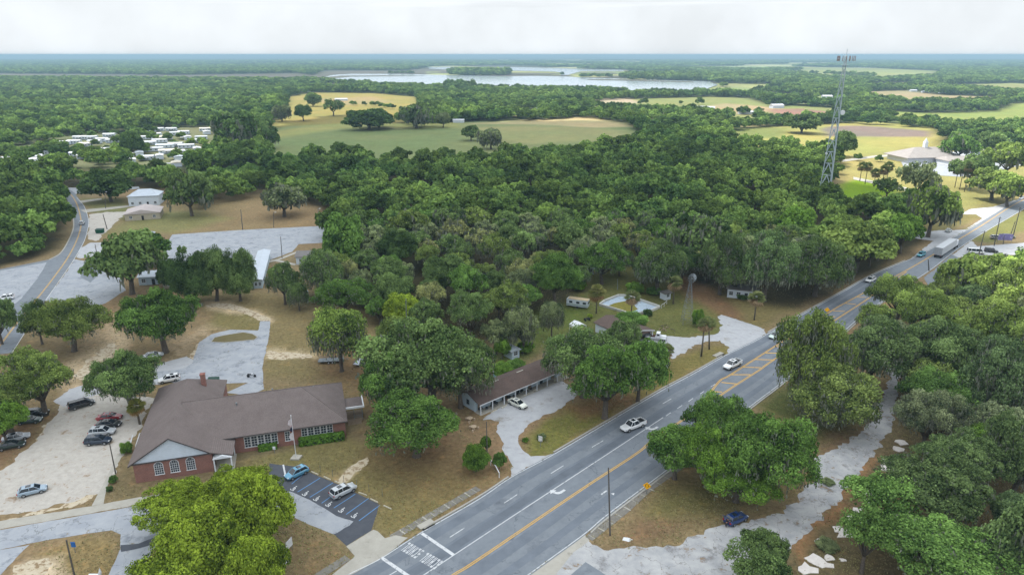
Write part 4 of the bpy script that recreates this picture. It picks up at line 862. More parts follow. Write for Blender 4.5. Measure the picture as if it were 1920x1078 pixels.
def vfield(x, y, s, seed): return float(vnoise(np.array([x]), np.array([y]), s, seed)[0])
ORD = ['first','second','third','fourth','fifth','sixth','seventh','eighth','ninth','tenth','eleventh','twelfth'] + ['%dth' % i for i in range(13, 21)] + ['21st','22nd','23rd'] + ['%dth' % i for i in range(24, 31)] + ['31st','32nd','33rd','34th','35th']
for key in WOODS:
    grp = [c for c in near if c[4] == key]; grp.sort(key=lambda c: c[2]); k = 0; row = 0
    while k < len(grp):
        band = sorted([g for g in grp[k:k + 9]], key=lambda g: g[1] / g[2]); row += 1
        for n_, (_, x, y, r, _k) in enumerate(band):
            tnt = WOODS[key][2][int(vfield(x, y, 26, 5) * .999 * len(WOODS[key][2]))] if wr.random() < .7 else wr.choice(WOODS[key][2])
            tnt = wr.choice(['grey', 'brown', 'olive', 'mid', 'green']) if key == 'central' and y < 250 and wr.random() < .6 else tnt
            kind = 'mossy' if tnt in ('grey', 'brown') else wr.choice(['oak', 'round', 'oak', 'mossy'])
            hgt = r * wr.uniform(1.3, 1.75) + 2; B = hgt * .42; sz = 'small' if r < 5 else ('broad' if r > 7 else 'medium')
            put_tree(x, y, r, B, hgt - B * .85, kind, tnt, '%s %s tree, %s from left in the %s row, %s' % (sz, TWORD[tnt], ORD[n_], ORD[row - 1], WOODS[key][1]),
                     'trees ' + WOODS[key][1])
        k += 9
# ---- far woods: one countless mass of crowns
fc = bpy.data.collections.new('far_tree_kinds')          # sources for the far woods only
def src(seed, **k):
    me, lc, lr = crown_mesh('far_crown', FARLEAF, seed=seed, **k)
    o = bpy.data.objects.new('far_crown', me); fc.objects.link(o); return o
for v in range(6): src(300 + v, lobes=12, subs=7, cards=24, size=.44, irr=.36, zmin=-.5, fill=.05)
rs = np.random.RandomState(4); pts = []; ed = []
def scatter(y0, y1, sp, zbase=0):
    out = []; y = y0
    while y < y1:
        xs = np.arange(-.86 * y - 30, .86 * y + 30, sp); xx = xs + rs.uniform(-.5, .5, len(xs)) * sp; yy = y + rs.uniform(-.5, .5, len(xs)) * sp; out.append(np.stack([xx, yy], 1)); y += sp * .9
    return np.vstack(out)
def open_mask(p, marg=0):
    m = np.zeros(len(p), bool)
    for k, q in OPENW.items(): m |= inpoly(p[:, 0], p[:, 1], q)
    for q in LAKEW:
        ins = inpoly(p[:, 0], p[:, 1], q); m |= ins
    m |= far_field(p[:, 0], p[:, 1])
    return m
prk = [P(rs.uniform(100, 410), rs.uniform(250, 306)) for _ in range(40)]; ed += [(q.x, q.y, rs.uniform(.35, .6)) for q in prk]
A = scatter(395, 1700, 12.5); tt_ = np.array([P(960, y)[1] for y in (345,)])
keep = ~open_mask(A)
for key, (poly, _, _) in WOODS.items():
    pw = [tuple(P2(p)[:2]) for p in poly]; keep &= ~inpoly(A[:, 0], A[:, 1], pw)
ex = [tuple(P2(p)[:2]) for p in [(-40,345),(-40,326),(60,318),(240,314),(330,326),(480,312),(500,330),(620,372),(620,330),(900,322),(1060,310),(1200,296),(1345,300),(1470,325),(1560,392),(1700,398),(1960,330),(2100,330),(2100,700),(-100,700),(-100,500),(110,480)]]
keep &= ~inpoly(A[:, 0], A[:, 1], ex); keep &= (A[:, 1] > 400)
rdw = [tuple(P2(p)[:2]) for p in [(1850,440),(1850,395),(1940,350),(2300,270),(2300,300),(1960,400)]]; keep &= ~inpoly(A[:, 0], A[:, 1], rdw)
thin = vnoise(A[:, 0], A[:, 1], 60, 9); keep &= (thin + rs.uniform(-.2, .3, len(A)) > .12)
A = A[keep]; sA = rs.uniform(.55, 1.15, len(A)) * (.85 + .35 * vnoise(A[:, 0], A[:, 1], 120, 6))
F = np.array(farpts).reshape(-1, 3)
Bp = scatter(1700, 4200, 24); Bp = Bp[~open_mask(Bp)]; sB = rs.uniform(1.3, 2.0, len(Bp))
Cp = scatter(4200, 9500, 52); Cp = Cp[~open_mask(Cp)]; k_ = vnoise(Cp[:, 0], Cp[:, 1], 700, 8) > .22; Cp = Cp[k_]; sC = rs.uniform(2.4, 3.8, len(Cp))
# trees along the edges and clumps inside open land
def clump(pts_, n, sp, r0=.5, r1=1.0):
    for i in range(len(pts_) - 1):
        a, b_ = P2(pts_[i]), P2(pts_[i + 1]); m = max(2, int((b_ - a).length / sp))
        for j in range(m):
            for _ in range(n):
                q = a.lerp(b_, (j + rs.rand()) / m); ed.append((q.x + rs.normal(0, 4), q.y + rs.normal(0, 7), rs.uniform(r0, r1)))
clump([(842,170),(884,171)], 5, 14, 1.3, 2.0); clump([(1225,262),(1300,250),(1360,262)], 1, 9); clump([(770,232),(800,238),(848,234)], 1, 9)
clump([(1005,206),(1060,200),(1130,204),(1200,210),(1290,222)], 2, 9); clump([(850,228),(900,226),(1000,218)], 1, 9)
clump([(1400,236),(1470,234),(1560,230),(1660,234)], 2, 9); clump([(1440,200),(1500,196),(1560,202)], 1, 10); clump([(1380,214),(1420,216)], 1, 9); clump([(1580,222),(1640,226)], 1, 9); clump([(1690,238),(1740,234),(1800,246),(1920,262)], 2, 9)
clump([(1690,205),(1760,206),(1860,203)], 2, 12); clump([(660,196),(700,200),(760,208)], 1, 14, .4, .7); clump([(1620,300),(1640,306)], 1, 6, .3, .5)
clump([(1490,139),(1560,141),(1640,146)], 2, 26, 1, 1.6); clump([(1270,196),(1310,197)], 1, 14); clump([(1200,196),(1225,199)], 1, 14)
clump([(-20,300),(20,292),(60,300),(100,282),(170,300),(240,308)], 2, 9, .4, .9); clump([(0,275),(60,270),(110,262)], 2, 9, .5, 1); clump([(240,300),(250,270),(255,250)], 1, 9, .4, .8); clump([(60,316),(150,314)], 1, 9, .5, .9); clump([(120,262),(220,254),(320,246)], 1, 12, .4, .8); clump([(300,292),(390,290)], 1, 12, .4, .7)
E_ = np.array(ed)
# marsh islands in the lake
isl = []
for (xa, xb, yy, n, s0) in [(850,950,141.5,80,2.0),(846,955,140,80,2.1),(852,950,138.5,80,2.1),(1180,1420,150,160,1.6),(1190,1420,147,120,1.7),(1180,1400,144,120,1.7),(1090,1142,143.5,22,1.0),(1088,1150,145,16,1.0),(730,775,138.5,20,1.0),(1052,1058,141.8,2,1.0)]:
    for _ in range(n): q = P(rs.uniform(xa, xb), yy + rs.uniform(-.6, .6)); isl.append((q.x, q.y, s0 * rs.uniform(.8, 1.2)))
I_ = np.array(isl)
allp = np.vstack([A, F[:, :2], Bp, Cp, E_[:, :2], I_[:, :2]]); alls = np.concatenate([sA, F[:, 2] / 8, sB, sC, E_[:, 2], I_[:, 2]])
allz = np.concatenate([np.minimum(sA * 6, 6.5), F[:, 2] * .9, np.full(len(Bp), 7.), np.full(len(Cp), 6.), E_[:, 2] * 6, I_[:, 2] * 4 + 1])
flatz = np.concatenate([sA * 1.1, F[:, 2] / 7, sB * .85, sC * .5, E_[:, 2] * 1.1, I_[:, 2] * 1.1])
print('far crowns', len(allp))
pm = bpy.data.meshes.new('far_woods'); pm.vertices.add(len(allp)); cv = np.zeros((len(allp), 3), np.float32); cv[:, :2] = allp; cv[:, 2] = allz; pm.vertices.foreach_set('co', cv.ravel())
a_ = pm.attributes.new('size', 'FLOAT_VECTOR', 'POINT'); sv3 = np.stack([alls, alls, flatz], 1).astype(np.float32); a_.data.foreach_set('vector', sv3.ravel())
a_ = pm.attributes.new('turn', 'FLOAT_VECTOR', 'POINT'); t3 = np.zeros((len(allp), 3), np.float32); t3[:, 2] = rs.uniform(0, 6.28, len(allp)); a_.data.foreach_set('vector', t3.ravel())
a_ = pm.attributes.new('kind_index', 'INT', 'POINT'); a_.data.foreach_set('value', rs.randint(0, 6, len(allp)).astype(np.int32))
fo = bpy.data.objects.new('far_woods', pm); link(fo); tag(fo, 'hazy mass of woodland crowns stretching beyond the fields to the horizon', 'woods', None, 'stuff')
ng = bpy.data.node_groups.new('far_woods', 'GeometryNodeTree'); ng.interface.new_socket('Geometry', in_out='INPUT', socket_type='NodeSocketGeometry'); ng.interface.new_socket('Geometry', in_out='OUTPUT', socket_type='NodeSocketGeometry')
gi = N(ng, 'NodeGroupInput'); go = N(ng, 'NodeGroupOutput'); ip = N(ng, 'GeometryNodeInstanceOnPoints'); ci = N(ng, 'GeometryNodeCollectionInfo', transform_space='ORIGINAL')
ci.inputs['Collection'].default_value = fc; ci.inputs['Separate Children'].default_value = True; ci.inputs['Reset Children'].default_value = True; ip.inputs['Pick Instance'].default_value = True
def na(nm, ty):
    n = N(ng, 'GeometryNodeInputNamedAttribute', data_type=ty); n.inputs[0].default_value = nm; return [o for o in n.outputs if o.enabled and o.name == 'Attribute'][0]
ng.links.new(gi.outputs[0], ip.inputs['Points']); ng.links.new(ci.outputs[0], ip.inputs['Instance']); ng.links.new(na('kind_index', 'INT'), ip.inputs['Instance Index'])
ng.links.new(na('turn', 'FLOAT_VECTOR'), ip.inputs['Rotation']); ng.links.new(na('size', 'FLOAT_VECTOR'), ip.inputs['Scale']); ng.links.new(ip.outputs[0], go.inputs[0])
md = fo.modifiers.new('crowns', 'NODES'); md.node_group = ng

# ------------------------------------------------------------ palms
def palm_meshes(seed, fan=True, dead=.3):
    rs = np.random.RandomState(seed); out = []
    for nm, n, el0, el1, mt in (('fronds', 34, -.2, 1.4, FROND), ('dead_fronds', int(34 * dead), -1.2, -.3, DEADF)):
        V = []; Fq = []; tt = []
        for i in range(n):
            az = rs.uniform(0, 6.28); el = rs.uniform(el0, el1); L = rs.uniform(1.2, 1.6); d = Vector((math.cos(az) * math.cos(el), math.sin(az) * math.cos(el), math.sin(el))); sd = Vector((-math.sin(az), math.cos(az), 0)); up = sd.cross(d) * -1
            b = len(V); tv = rs.uniform(.1, 1)
            for k in range(7):                       # a fan of narrow fingers
                a = (k - 3) * .3; e = (d * math.cos(a) + sd * math.sin(a)).normalized(); w_ = .12
                p0 = d * L * .35; p1 = p0 + e * L * .5 - Vector((0, 0, .05)); p2 = p0 + e * L * .8 - Vector((0, 0, .25 + .1 * rs.rand())); s2 = (e.cross(up)).normalized() * w_
                j = len(V); V += [p0, p1 - s2, p1 + s2, p2]; Fq += [(j, j + 1, j + 3), (j, j + 3, j + 2)]; tt += [tv] * 4
        me = bpy.data.meshes.new(nm); me.from_pydata(V, [], Fq); me.materials.append(mt); at = me.attributes.new('tint', 'FLOAT', 'POINT'); at.data.foreach_set('value', np.array(tt, np.float32)); out.append(me)
    return out
PALM = [palm_meshes(1, dead=.5), palm_meshes(2, dead=.9)]
def palm(px, py, topy, rad, label, v=0, lean=(0, 0), tint=(1, 1, 1), group='palms'):
    g = P(px, py); z = 2.0
    for _ in range(300):
        X_, Y_, Z_ = g.x, g.y, z - HC; dep = Y_ * math.cos(PIT) - Z_ * math.sin(PIT); upv = Y_ * math.sin(PIT) + Z_ * math.cos(PIT)
        if 539 - FPX * upv / dep < topy: break
        z += .1
    z = max(1.2, z - rad * .7); r = empty('palm', g, random.Random(px).uniform(0, 6), label, 'palm', group)
    mb = MB(); mb.path([(0,0,-.2), (lean[0] * .4, lean[1] * .4, z * .5), (lean[0], lean[1], z)], [.24, .19, .17], 7); mb.build('trunk', PBARK, r, True)
    for nm, me in zip(('fronds', 'dead_fronds'), PALM[v]):
        o = bpy.data.objects.new(nm, me); link(o, r); o.location = (lean[0], lean[1], z); o.scale = (rad / 1.35,) * 3; o.color = (*tint, 1)
    return r
palm(1315, 668, 600, 1.6, 'left of the two tall palms on the grass island by the gravel yard', 0)
palm(1330, 655, 600, 1.7, 'right, leaning one of the two tall palms by the gravel yard', 0, (1.2, 0))
palm(1183, 600, 548, 2.0, 'cabbage palm growing inside the empty zigzag pool', 0)
palm(1118, 588, 538, 2.3, 'palm with a brown skirt of dead fronds beside the camper', 1, tint=(1.1, .95, .8))
palm(1246, 690, 648, 1.8, 'small palm at the right end of the big motel oak', 0)
palm(1414, 600, 550, 2.1, 'palm on the lawn in front of the hidden grey house', 0)
palm(262, 795, 752, 1.6, 'stunted palm with a brown dead top beside the school corner', 1, tint=(.9, .8, .5))
palm(1262, 570, 520, 2.2, 'palm just left of the windmill tower', 0); palm(1420, 370 + 230, 552, .9, 'small palmetto beside the lawn palm', 0) if False else None
for i, (px, py, ty, l) in enumerate([(1612,340,306,'leftmost palm'),(1622,345,306,'second palm from the left'),(1660,352,305,'taller palm'),(1638,350,318,'short palm'),(1652,358,312,'middle palm'),(1722,350,318,'right-hand short palm'),(1790,352,312,'first palm of the clump'),(1799,356,310,'second palm of the clump'),(1808,360,306,'tallest palm of the clump')]):
    palm(px, py, ty, 2.6, l + (' between the bright field and the church' if i < 6 else ' right of the church lawn'), 0, tint=(.7, .75, .7), group='palms near the church')
# shrubs and hedges
def shrub(px, py, r, h, tint, label, sx=1.0, rz=0, group=None, name='shrub', cat='shrub'):
    g = P(px, py); root = empty(name, g, rz, label, cat, group); me = PRO[('round', 0)][int(px) % 2][0]
    o = bpy.data.objects.new('foliage', me); link(o, root); o.location = (0, 0, h * .42); o.scale = (r * sx / 8, r / 8, h * .62 / 5.2); tb = TINT[tint]; o.color = (*tb, 1)
    mb = MB()
    for k in range(4): mb.bar((.1 * math.cos(k * 1.6) * r, .1 * math.sin(k * 1.6) * r, -.1), (.4 * math.cos(k * 1.6) * r * sx, .4 * math.sin(k * 1.6) * r, h * .5), .06, .03, 5)
    mb.build('stems', BARK, root); return root
shrub(238, 848, 1.2, 2.1, 'vivid', 'round clipped shrub by the pavement left of the school'); shrub(213, 905, .8, 1.5, 'green', 'upright shrub halfway along the pavement left of the school'); shrub(206, 920, .6, .9, 'dark', 'low dark shrub at the bottom of the school pavement')
shrub(1214, 0 + 592, 1.4, 2, 'dark', 'dark bush between the pool and the garage'); shrub(1308, 612, 1.8, 5, 'vivid', 'green column of vines right beside the windmill'); shrub(1106, 596, .8, 1.2, 'bright', 'small yellow-green bush beside the garage')
shrub(985, 828, .7, .9, 'vivid', 'tiny bright bush on the verge in front of the motel'); shrub(1015, 824, 1.0, 1.3, 'grey', 'grey bush around the small white verge sign')
shrub(1190, 548, 3, 3.2, 'vivid', 'green thicket behind the zigzag pool'); shrub(1085, 545, 2.6, 4, 'vivid', 'green thicket behind the camper'); shrub(1225, 552, 2.5, 2.6, 'green', 'low thicket right of the pool'); shrub(1392, 560, 2, 1.5, 'dark', 'dark bushes at the foot of the hidden grey house')
shrub(940, 700, 3.0, 2.4, 'vivid', 'bright weeds behind the motel roof'); shrub(968, 690, 2.4, 2, 'green', 'low green thicket behind the middle of the motel'); shrub(985, 660, 2.4, 3, 'vivid', 'pointed bright green thicket right of the white shed')
shrub(1552, 905, 1.2, .6, 'grey', 'patch of weeds on the pale side road'); shrub(1550, 1025, 1.8, .9, 'grey', 'twiggy grey brush among the broken slabs')

# dry grass and weeds standing on the near lawns: one countless mass
rs = np.random.RandomState(12); n = 260000
gx = rs.uniform(-1, 1, n); gy = 60 * (215 / 60) ** rs.uniform(0, 1, n); gx = gx * gy * .86
ok = np.ones(n, bool)
for q in SHEETS: ok &= ~inpoly(gx, gy, q)
rp_ = [tuple(p) for p in La] + [tuple(p) for p in Ra[::-1]]; ok &= ~inpoly(gx, gy, rp_)
bld = [[(-70.5,102.5),(-31.5,117.5),(-36,138),(-78,131)],[(-6.5,127.5),(14,146.5),(9,152),(-12,133)],[(30.5,162),(39,168),(31,180),(23,174)]]
for q in bld: ok &= ~inpoly(gx, gy, q)
ok &= vnoise(gx, gy, 5, 31) * .6 + vnoise(gx, gy, 1.6, 32) * .4 + rs.uniform(-.25, .25, n) > .45
gx, gy = gx[ok], gy[ok]; n = len(gx); print('grass', n)
cen = np.stack([gx, gy, rs.uniform(.03, .12, n)], 1); nn = rs.normal(size=(n, 3)) + np.array([0, 0, 1.8])
gme2 = quads_mesh('dry_grass', cen, nn, rs.uniform(.035, .11, n), np.clip(vnoise(gx, gy, 12, 33) + rs.normal(0, .3, n), 0, 1), rs, 1.0)
gme2.materials.append(leaf_mat('dry_grass', (.24, .185, .10, 1), (.24, .24, .10, 1), .2, False, 0)); tag(link(bpy.data.objects.new('dry_grass', gme2)), 'dry tan and green grass tufts scattered over the lawns and verges', 'grass', None, 'stuff')
# ------------------------------------------------------------ buildings
def brick_mat(name, c1, c2, cm_):
    m = bpy.data.materials.new(name); m.use_nodes = True; t = m.node_tree; b = t.nodes['Principled BSDF']; b.inputs['Roughness'].default_value = .9
    tc = N(t, 'ShaderNodeTexCoord'); mp = N(t, 'ShaderNodeMapping'); mp.inputs['Rotation'].default_value = (math.pi / 2, 0, 0); t.links.new(tc.outputs['Object'], mp.inputs[0])
    bt = N(t, 'ShaderNodeTexBrick'); bt.inputs['Scale'].default_value = 1; bt.inputs['Brick Width'].default_value = .24; bt.inputs['Row Height'].default_value = .09; bt.inputs['Mortar Size'].default_value = .012
    bt.inputs['Color1'].default_value = c1; bt.inputs['Color2'].default_value = c2; bt.inputs['Mortar'].default_value = cm_; t.links.new(mp.outputs[0], bt.inputs[0])
    n = N(t, 'ShaderNodeTexNoise'); n.inputs['Scale'].default_value = .8; n.inputs['Detail'].default_value = 6; t.links.new(tc.outputs['Object'], n.inputs['Vector'])
    mr = N(t, 'ShaderNodeMapRange'); mr.inputs[3].default_value = .75; mr.inputs[4].default_value = 1.25; t.links.new(n.outputs[0], mr.inputs[0])
    v = N(t, 'ShaderNodeVectorMath', operation='SCALE'); t.links.new(bt.outputs[0], v.inputs[0]); t.links.new(mr.outputs[0], v.inputs['Scale']); t.links.new(v.outputs[0], b.inputs['Base Color']); return m
BRICK = brick_mat('red_brick', lin(150,92,80,.8), lin(126,74,66,.8), lin(160,140,130,.7))
def shingle_mat(name, c1, c2, seam=.25):
    m = bpy.data.materials.new(name); m.use_nodes = True; t = m.node_tree; b = t.nodes['Principled BSDF']; b.inputs['Roughness'].default_value = .9; b.inputs['Specular IOR Level'].default_value = .2
    tc = N(t, 'ShaderNodeTexCoord'); n = N(t, 'ShaderNodeTexNoise'); n.inputs['Scale'].default_value = .35; n.inputs['Detail'].default_value = 8; n.inputs['Roughness'].default_value = .7; t.links.new(tc.outputs['Object'], n.inputs['Vector'])
    n2 = N(t, 'ShaderNodeTexNoise'); n2.inputs['Scale'].default_value = 6; n2.inputs['Detail'].default_value = 4; t.links.new(tc.outputs['Object'], n2.inputs['Vector'])
    ad = N(t, 'ShaderNodeMath', operation='ADD'); t.links.new(n.outputs[0], ad.inputs[0]); t.links.new(n2.outputs[0], ad.inputs[1]); mr = N(t, 'ShaderNodeMapRange'); mr.inputs[1].default_value = .75; mr.inputs[2].default_value = 1.25; t.links.new(ad.outputs[0], mr.inputs[0])
    mx = N(t, 'ShaderNodeMix', data_type='RGBA'); mx.inputs[6].default_value = c1; mx.inputs[7].default_value = c2; t.links.new(mr.outputs[0], mx.inputs[0])
    wv = N(t, 'ShaderNodeTexWave', bands_direction='Z'); wv.inputs['Scale'].default_value = 3.2; wv.inputs['Distortion'].default_value = .4; t.links.new(tc.outputs['Object'], wv.inputs['Vector'])
    w2 = N(t, 'ShaderNodeMapRange'); w2.inputs[3].default_value = 1 - seam * .5; w2.inputs[4].default_value = 1 + seam * .3; t.links.new(wv.outputs['Fac'], w2.inputs[0])
    v = N(t, 'ShaderNodeVectorMath', operation='SCALE'); t.links.new(mx.outputs[2], v.inputs[0]); t.links.new(w2.outputs[0], v.inputs['Scale']); t.links.new(v.outputs[0], b.inputs['Base Color']); return m
SHING = shingle_mat('brown_shingles', lin(104,94,92,.85), lin(122,112,110,.85))
SHING2 = shingle_mat('dark_brown_shingles', lin(84,72,68,.8), lin(108,92,86,.8))
SHG = shingle_mat('grey_shingles', lin(120,118,118,.7), lin(146,142,140,.7))
TRIM = mat('white_trim', lin(222,226,232,.85), .6, scale=1.5, var=.05)
SIDING = mat('white_siding', lin(206,216,228,.85), .7, scale=.9, var=.07, wear=(lin(170,174,180,.8), 1.4, .66, .05))
BLUEW = mat('pale_blue_wall', lin(188,206,220,.85), .7, scale=.9, var=.07, wear=(lin(150,160,166,.8), 1.1, .62, .08))
GLASS = mat('window_glass', lin(58,70,84,.6), .12, var=.4, scale=1.3, spec=.7)
DARKI = mat('dark_interior', lin(44,46,52,.7), .8, var=.3, scale=1)
METAL = mat('silver_roof', lin(190,200,212,.85), .45, var=.07, scale=.5, metal=.25, wear=(lin(160,168,178,.8), .3, .6, .1))
GREYM = mat('grey_metal', lin(142,150,156,.7), .5, var=.1, scale=2, metal=.5)
WOOD = mat('weathered_wood', lin(150,134,114,.75), .9, var=.18, scale=3)
TAN = mat('tan_wall', lin(186,178,160,.75), .85, var=.07, scale=1)
def hip_roof(mb, x0, x1, y0, y1, z, zr, in0, in1, fas=.18, axis='x'):
    """closed hip/gable roof; in0,in1 = inset of the ridge ends (0 = gable)"""
    if axis == 'x':
        ym_ = (y0 + y1) / 2; rd = [(x0 + in0, ym_, zr), (x1 - in1, ym_, zr)]
    else:
        xm = (x0 + x1) / 2; rd = [(xm, y0 + in0, zr), (xm, y1 - in1, zr)]
    b = [(x0,y0,z-fas),(x1,y0,z-fas),(x1,y1,z-fas),(x0,y1,z-fas)]; e = [(x0,y0,z),(x1,y0,z),(x1,y1,z),(x0,y1,z)]
    f = [(3,2,1,0),(0,1,5,4),(1,2,6,5),(2,3,7,6),(3,0,4,7)]
    f += [(4,5,9,8),(6,7,8,9),(5,6,9),(7,4,8)] if axis == 'x' else [(5,6,9,8),(7,4,8,9),(4,5,8),(6,7,9)]
    mb.add(b + e + rd, f)
def window(parent, x, y, z, w_, h, nx=2, ny=3, face='y-', arch=False, name='window', frame=TRIM, sill=True, mun=.05):
    """window whose frame sits 4 cm proud of the wall; pane is its sub-part"""
    fr = MB(); d = .05
    def B(mb, a0, a1, c0, c1, d0, d1):
        if face == 'y-': mb.box(x + a0, x + a1, y - d1, y - d0, z + c0, z + c1)
        elif face == 'y+': mb.box(x + a0, x + a1, y + d0, y + d1, z + c0, z + c1)
        elif face == 'x-': mb.box(x - d1, x - d0, y + a0, y + a1, z + c0, z + c1)
        else: mb.box(x + d0, x + d1, y + a0, y + a1, z + c0, z + c1)
    t_ = .08; hw = w_ / 2
    B(fr, -hw - t_, -hw, 0, h, 0, .08); B(fr, hw, hw + t_, 0, h, 0, .08)
    if not arch: B(fr, -hw - t_, hw + t_, h, h + t_, 0, .082)
    B(fr, -hw - t_ - (.08 if sill else 0), hw + t_ + (.08 if sill else 0), -.12, 0, 0, .13)
    for i in range(1, nx): xx_ = -hw + w_ * i / nx; B(fr, xx_ - mun / 2, xx_ + mun / 2, 0, h + (.35 * w_ if arch else 0), .03, .065)
    for i in range(1, ny): zz = h * i / ny; B(fr, -hw, hw, zz - mun / 2, zz + mun / 2, .03, .067)
    gl = MB(); B(gl, -hw, hw, 0, h, .006, .04)
    if arch:
        seg = 10
        for i in range(seg):
            a, a2 = math.pi * i / seg, math.pi * (i + 1) / seg; ri, ro = hw, hw + t_
            q = [(math.cos(a) * ri, h + math.sin(a) * ri), (math.cos(a) * ro, h + math.sin(a) * ro), (math.cos(a2) * ro, h + math.sin(a2) * ro), (math.cos(a2) * ri, h + math.sin(a2) * ri)]
            fr.add([(x + p[0], y - .08, z + p[1]) for p in q] + [(x + p[0], y, z + p[1]) for p in q], [(0,1,2,3),(4,7,6,5),(0,4,5,1),(1,5,6,2),(2,6,7,3),(3,7,4,0)])
            gl.add([(x, y - .0395, z + h), (x + q[0][0], y - .0395, z + q[0][1]), (x + q[3][0], y - .0395, z + q[3][1])], [(0,1,2)])
        B(fr, -hw, hw, h - mun / 2, h + mun / 2, .03, .067); 
    wo = fr.build(name, frame, parent); gl.build('pane', GLASS, wo); return wo
def door(parent, x, y, z, w_, h, face='y-', m=None):
    d = MB(); m = m or DARKI
    if face == 'y-': d.box(x - w_ / 2, x + w_ / 2, y - .06, y - .004, z, z + h)
    elif face == 'x+': d.box(x + .004, x + .06, y - w_ / 2, y + w_ / 2, z, z + h)
    o = d.build('door', m, parent); hh = MB()
    hh.box(*( (x + w_ * .32, x + w_ * .42, y - .11, y - .06) if face == 'y-' else (x + .06, x + .11, y + w_ * .3, y + w_ * .4)), z + .95, z + 1.05); hh.build('handle', GREYM, o); return o

# school -------------------------------------------------------
SO = Vector((-32.4, 119.0, 0)); SA = R(17)
sch = empty('school_building', SO, SA, 'red brick school with brown hip roofs, white gable and banks of white windows', 'building')
mb = MB(); mb.box(-24.3, -.5, .5, 16.4, 0, 3.72); mb.build('wall', BRICK, sch)
mb = MB(); mb.box(-37.3, -24.45, -4.6, 25.4, 0, 3.95); wg = mb.build('wall', BRICK, sch); wg['label'] = 'brick wing wall with three arched windows'
mb = MB(); hip_roof(mb, -30.8, 0, -.25, 17.2, 3.9, 8.3, .4, 8.2); mb.build('roof', SHING, sch)
mb = MB(); ye, yb = -5.25, 26
pts_ = [(-38,ye,3.9),(-38,yb,3.9),(-30.9,ye,8.34),(-30.9,19.2,8.34),(-24.6,ye,4.35),(-24.2,yb,3.9),(-20.8,ye,3.25),(-20.8,1.0,3.25),(-24.6,1.0,4.35)]
lo = [(p[0],p[1],p[2]-.2) for p in pts_]
mb.add(pts_ + lo, [(0,2,3,1),(1,3,5),(2,4,8,5,3),(4,6,7,8),(9,10,12,11),(10,14,12),(11,12,14,17,13),(13,17,16,15),(0,9,11,2),(2,11,13,4),(4,13,15,6),(6,15,16,7),(7,16,17,8),(8,17,14,5),(0,1,10,9),(1,5,14,10)])
wr_ = mb.build('roof', SHING, sch)
ch = MB(); cw_ = Matrix.Rotation(-SA, 4, 'Z') @ (P(382.5, 721, 6.4) - SO); cx, cy = cw_.x, cw_.y
ch.box(cx - .45, cx + .45, cy - .45, cy + .45, 5.2, 8.7); ch.box(cx - .53, cx + .53, cy - .53, cy + .53, 8.7, 8.95); c_ = ch.build('chimney', BRICK, wr_)
mb = MB(); mb.add([(-37.25,-4.72,3.95),(-24.5,-4.72,3.95),(-30.9,-4.72,7.9),(-37.25,-4.62,3.95),(-24.5,-4.62,3.95),(-30.9,-4.62,7.9)], [(0,1,2),(3,5,4),(0,3,4,1),(1,4,5,2),(2,5,3,0)])
for k in range(10): zz = 4.25 + k * .35; h_ = (7.9 - zz) / 3.95 * 6.3; mb.box(-30.9 - h_, -30.9 + h_, -4.745, -4.72, zz, zz + .03)
mb.build('gable', SIDING, sch)
mb = MB(); mb.box(-37.6, -24.4, -4.9, -4.62, 3.78, 3.948); 
for (a, c, z0, z1) in ((-38, -30.9, 3.9, 8.34), (-24.6, -30.9, 4.35, 8.34)):
    mb.add([(a,ye-.03,z0-.26),(c,ye-.03,z1-.26),(c,ye-.03,z1-.0),(a,ye-.03,z0-.0),(a,ye+.05,z0-.26),(c,ye+.05,z1-.26),(c,ye+.05,z1-.02),(a,ye+.05,z0-.02)], [(0,1,2,3),(4,7,6,5),(0,4,5,1),(3,2,6,7)])
mb.box(-24.25, -.0, -.36, -.26, 3.68, 3.88); mb.build('fascia', mat('dark_fascia', lin(84,78,78,.8), .7), sch)
mb = MB(); pz = [(-24.3,-5.6,2.9),(-21.0,-5.6,2.9),(-22.65,-5.6,3.55),(-24.3,-3.5,2.9),(-21.0,-3.5,2.9),(-22.65,-3.5,3.55)]
mb.add(pz, [(0,1,2),(3,5,4),(0,3,4,1),(1,4,5,2),(2,5,3,0)])
for xx_, yy_ in ((-24.1,-5.4),(-21.2,-5.4),(-21.2,-.2)): mb.box(xx_ - .1, xx_ + .1, yy_ - .1, yy_ + .1, 0, 2.9)
mb.build('porch', TRIM, sch); mb = MB(); mb.box(-24.3, -20.9, -5.5, .2, 0, .18); mb.build('porch_floor', CONC, sch)
for fx in (-33.3, -30.75, -28.1): window(sch, fx, -4.6, 1.15, 1.35, 1.75, 4, 4, arch=True, mun=.045)
for k in range(5): window(sch, -18.75 + k * 1.22, .5, 1.0, 1.0, 2.15, 2, 4)
window(sch, -11.45, .5, 1.15, .85, 1.9, 2, 4)
for k in range(5): window(sch, -8.3 + k * 1.2, .5, 1.05, .98, 2.15, 2, 4)
for vx, vy, vz in ((-14, 11.6, 6.75), (-20.5, 6.3, 7.3), (-6, 10.5, 6.7)):
    mb = MB().bar((vx, vy, vz - .3), (vx, vy, vz + .35), .12, n=8); mb.bar((vx, vy, vz + .35), (vx, vy, vz + .45), .2, n=8); mb.build('roof_vent', GREYM, sch)
mb = MB(); mb.bar((-30.5, 8.475, 8.3), (-8.2, 8.475, 8.3), .09, n=6); mb.bar((-8.2, 8.475, 8.3), (-.05, -.2, 3.92), .08, n=5); mb.bar((-8.2, 8.475, 8.3), (-.05, 17.15, 3.92), .08, n=5); mb.build('ridge_cap', SHING, sch)
door(sch, -24.3, -2.2, .18, 1.1, 2.2, 'x+', WOOD)
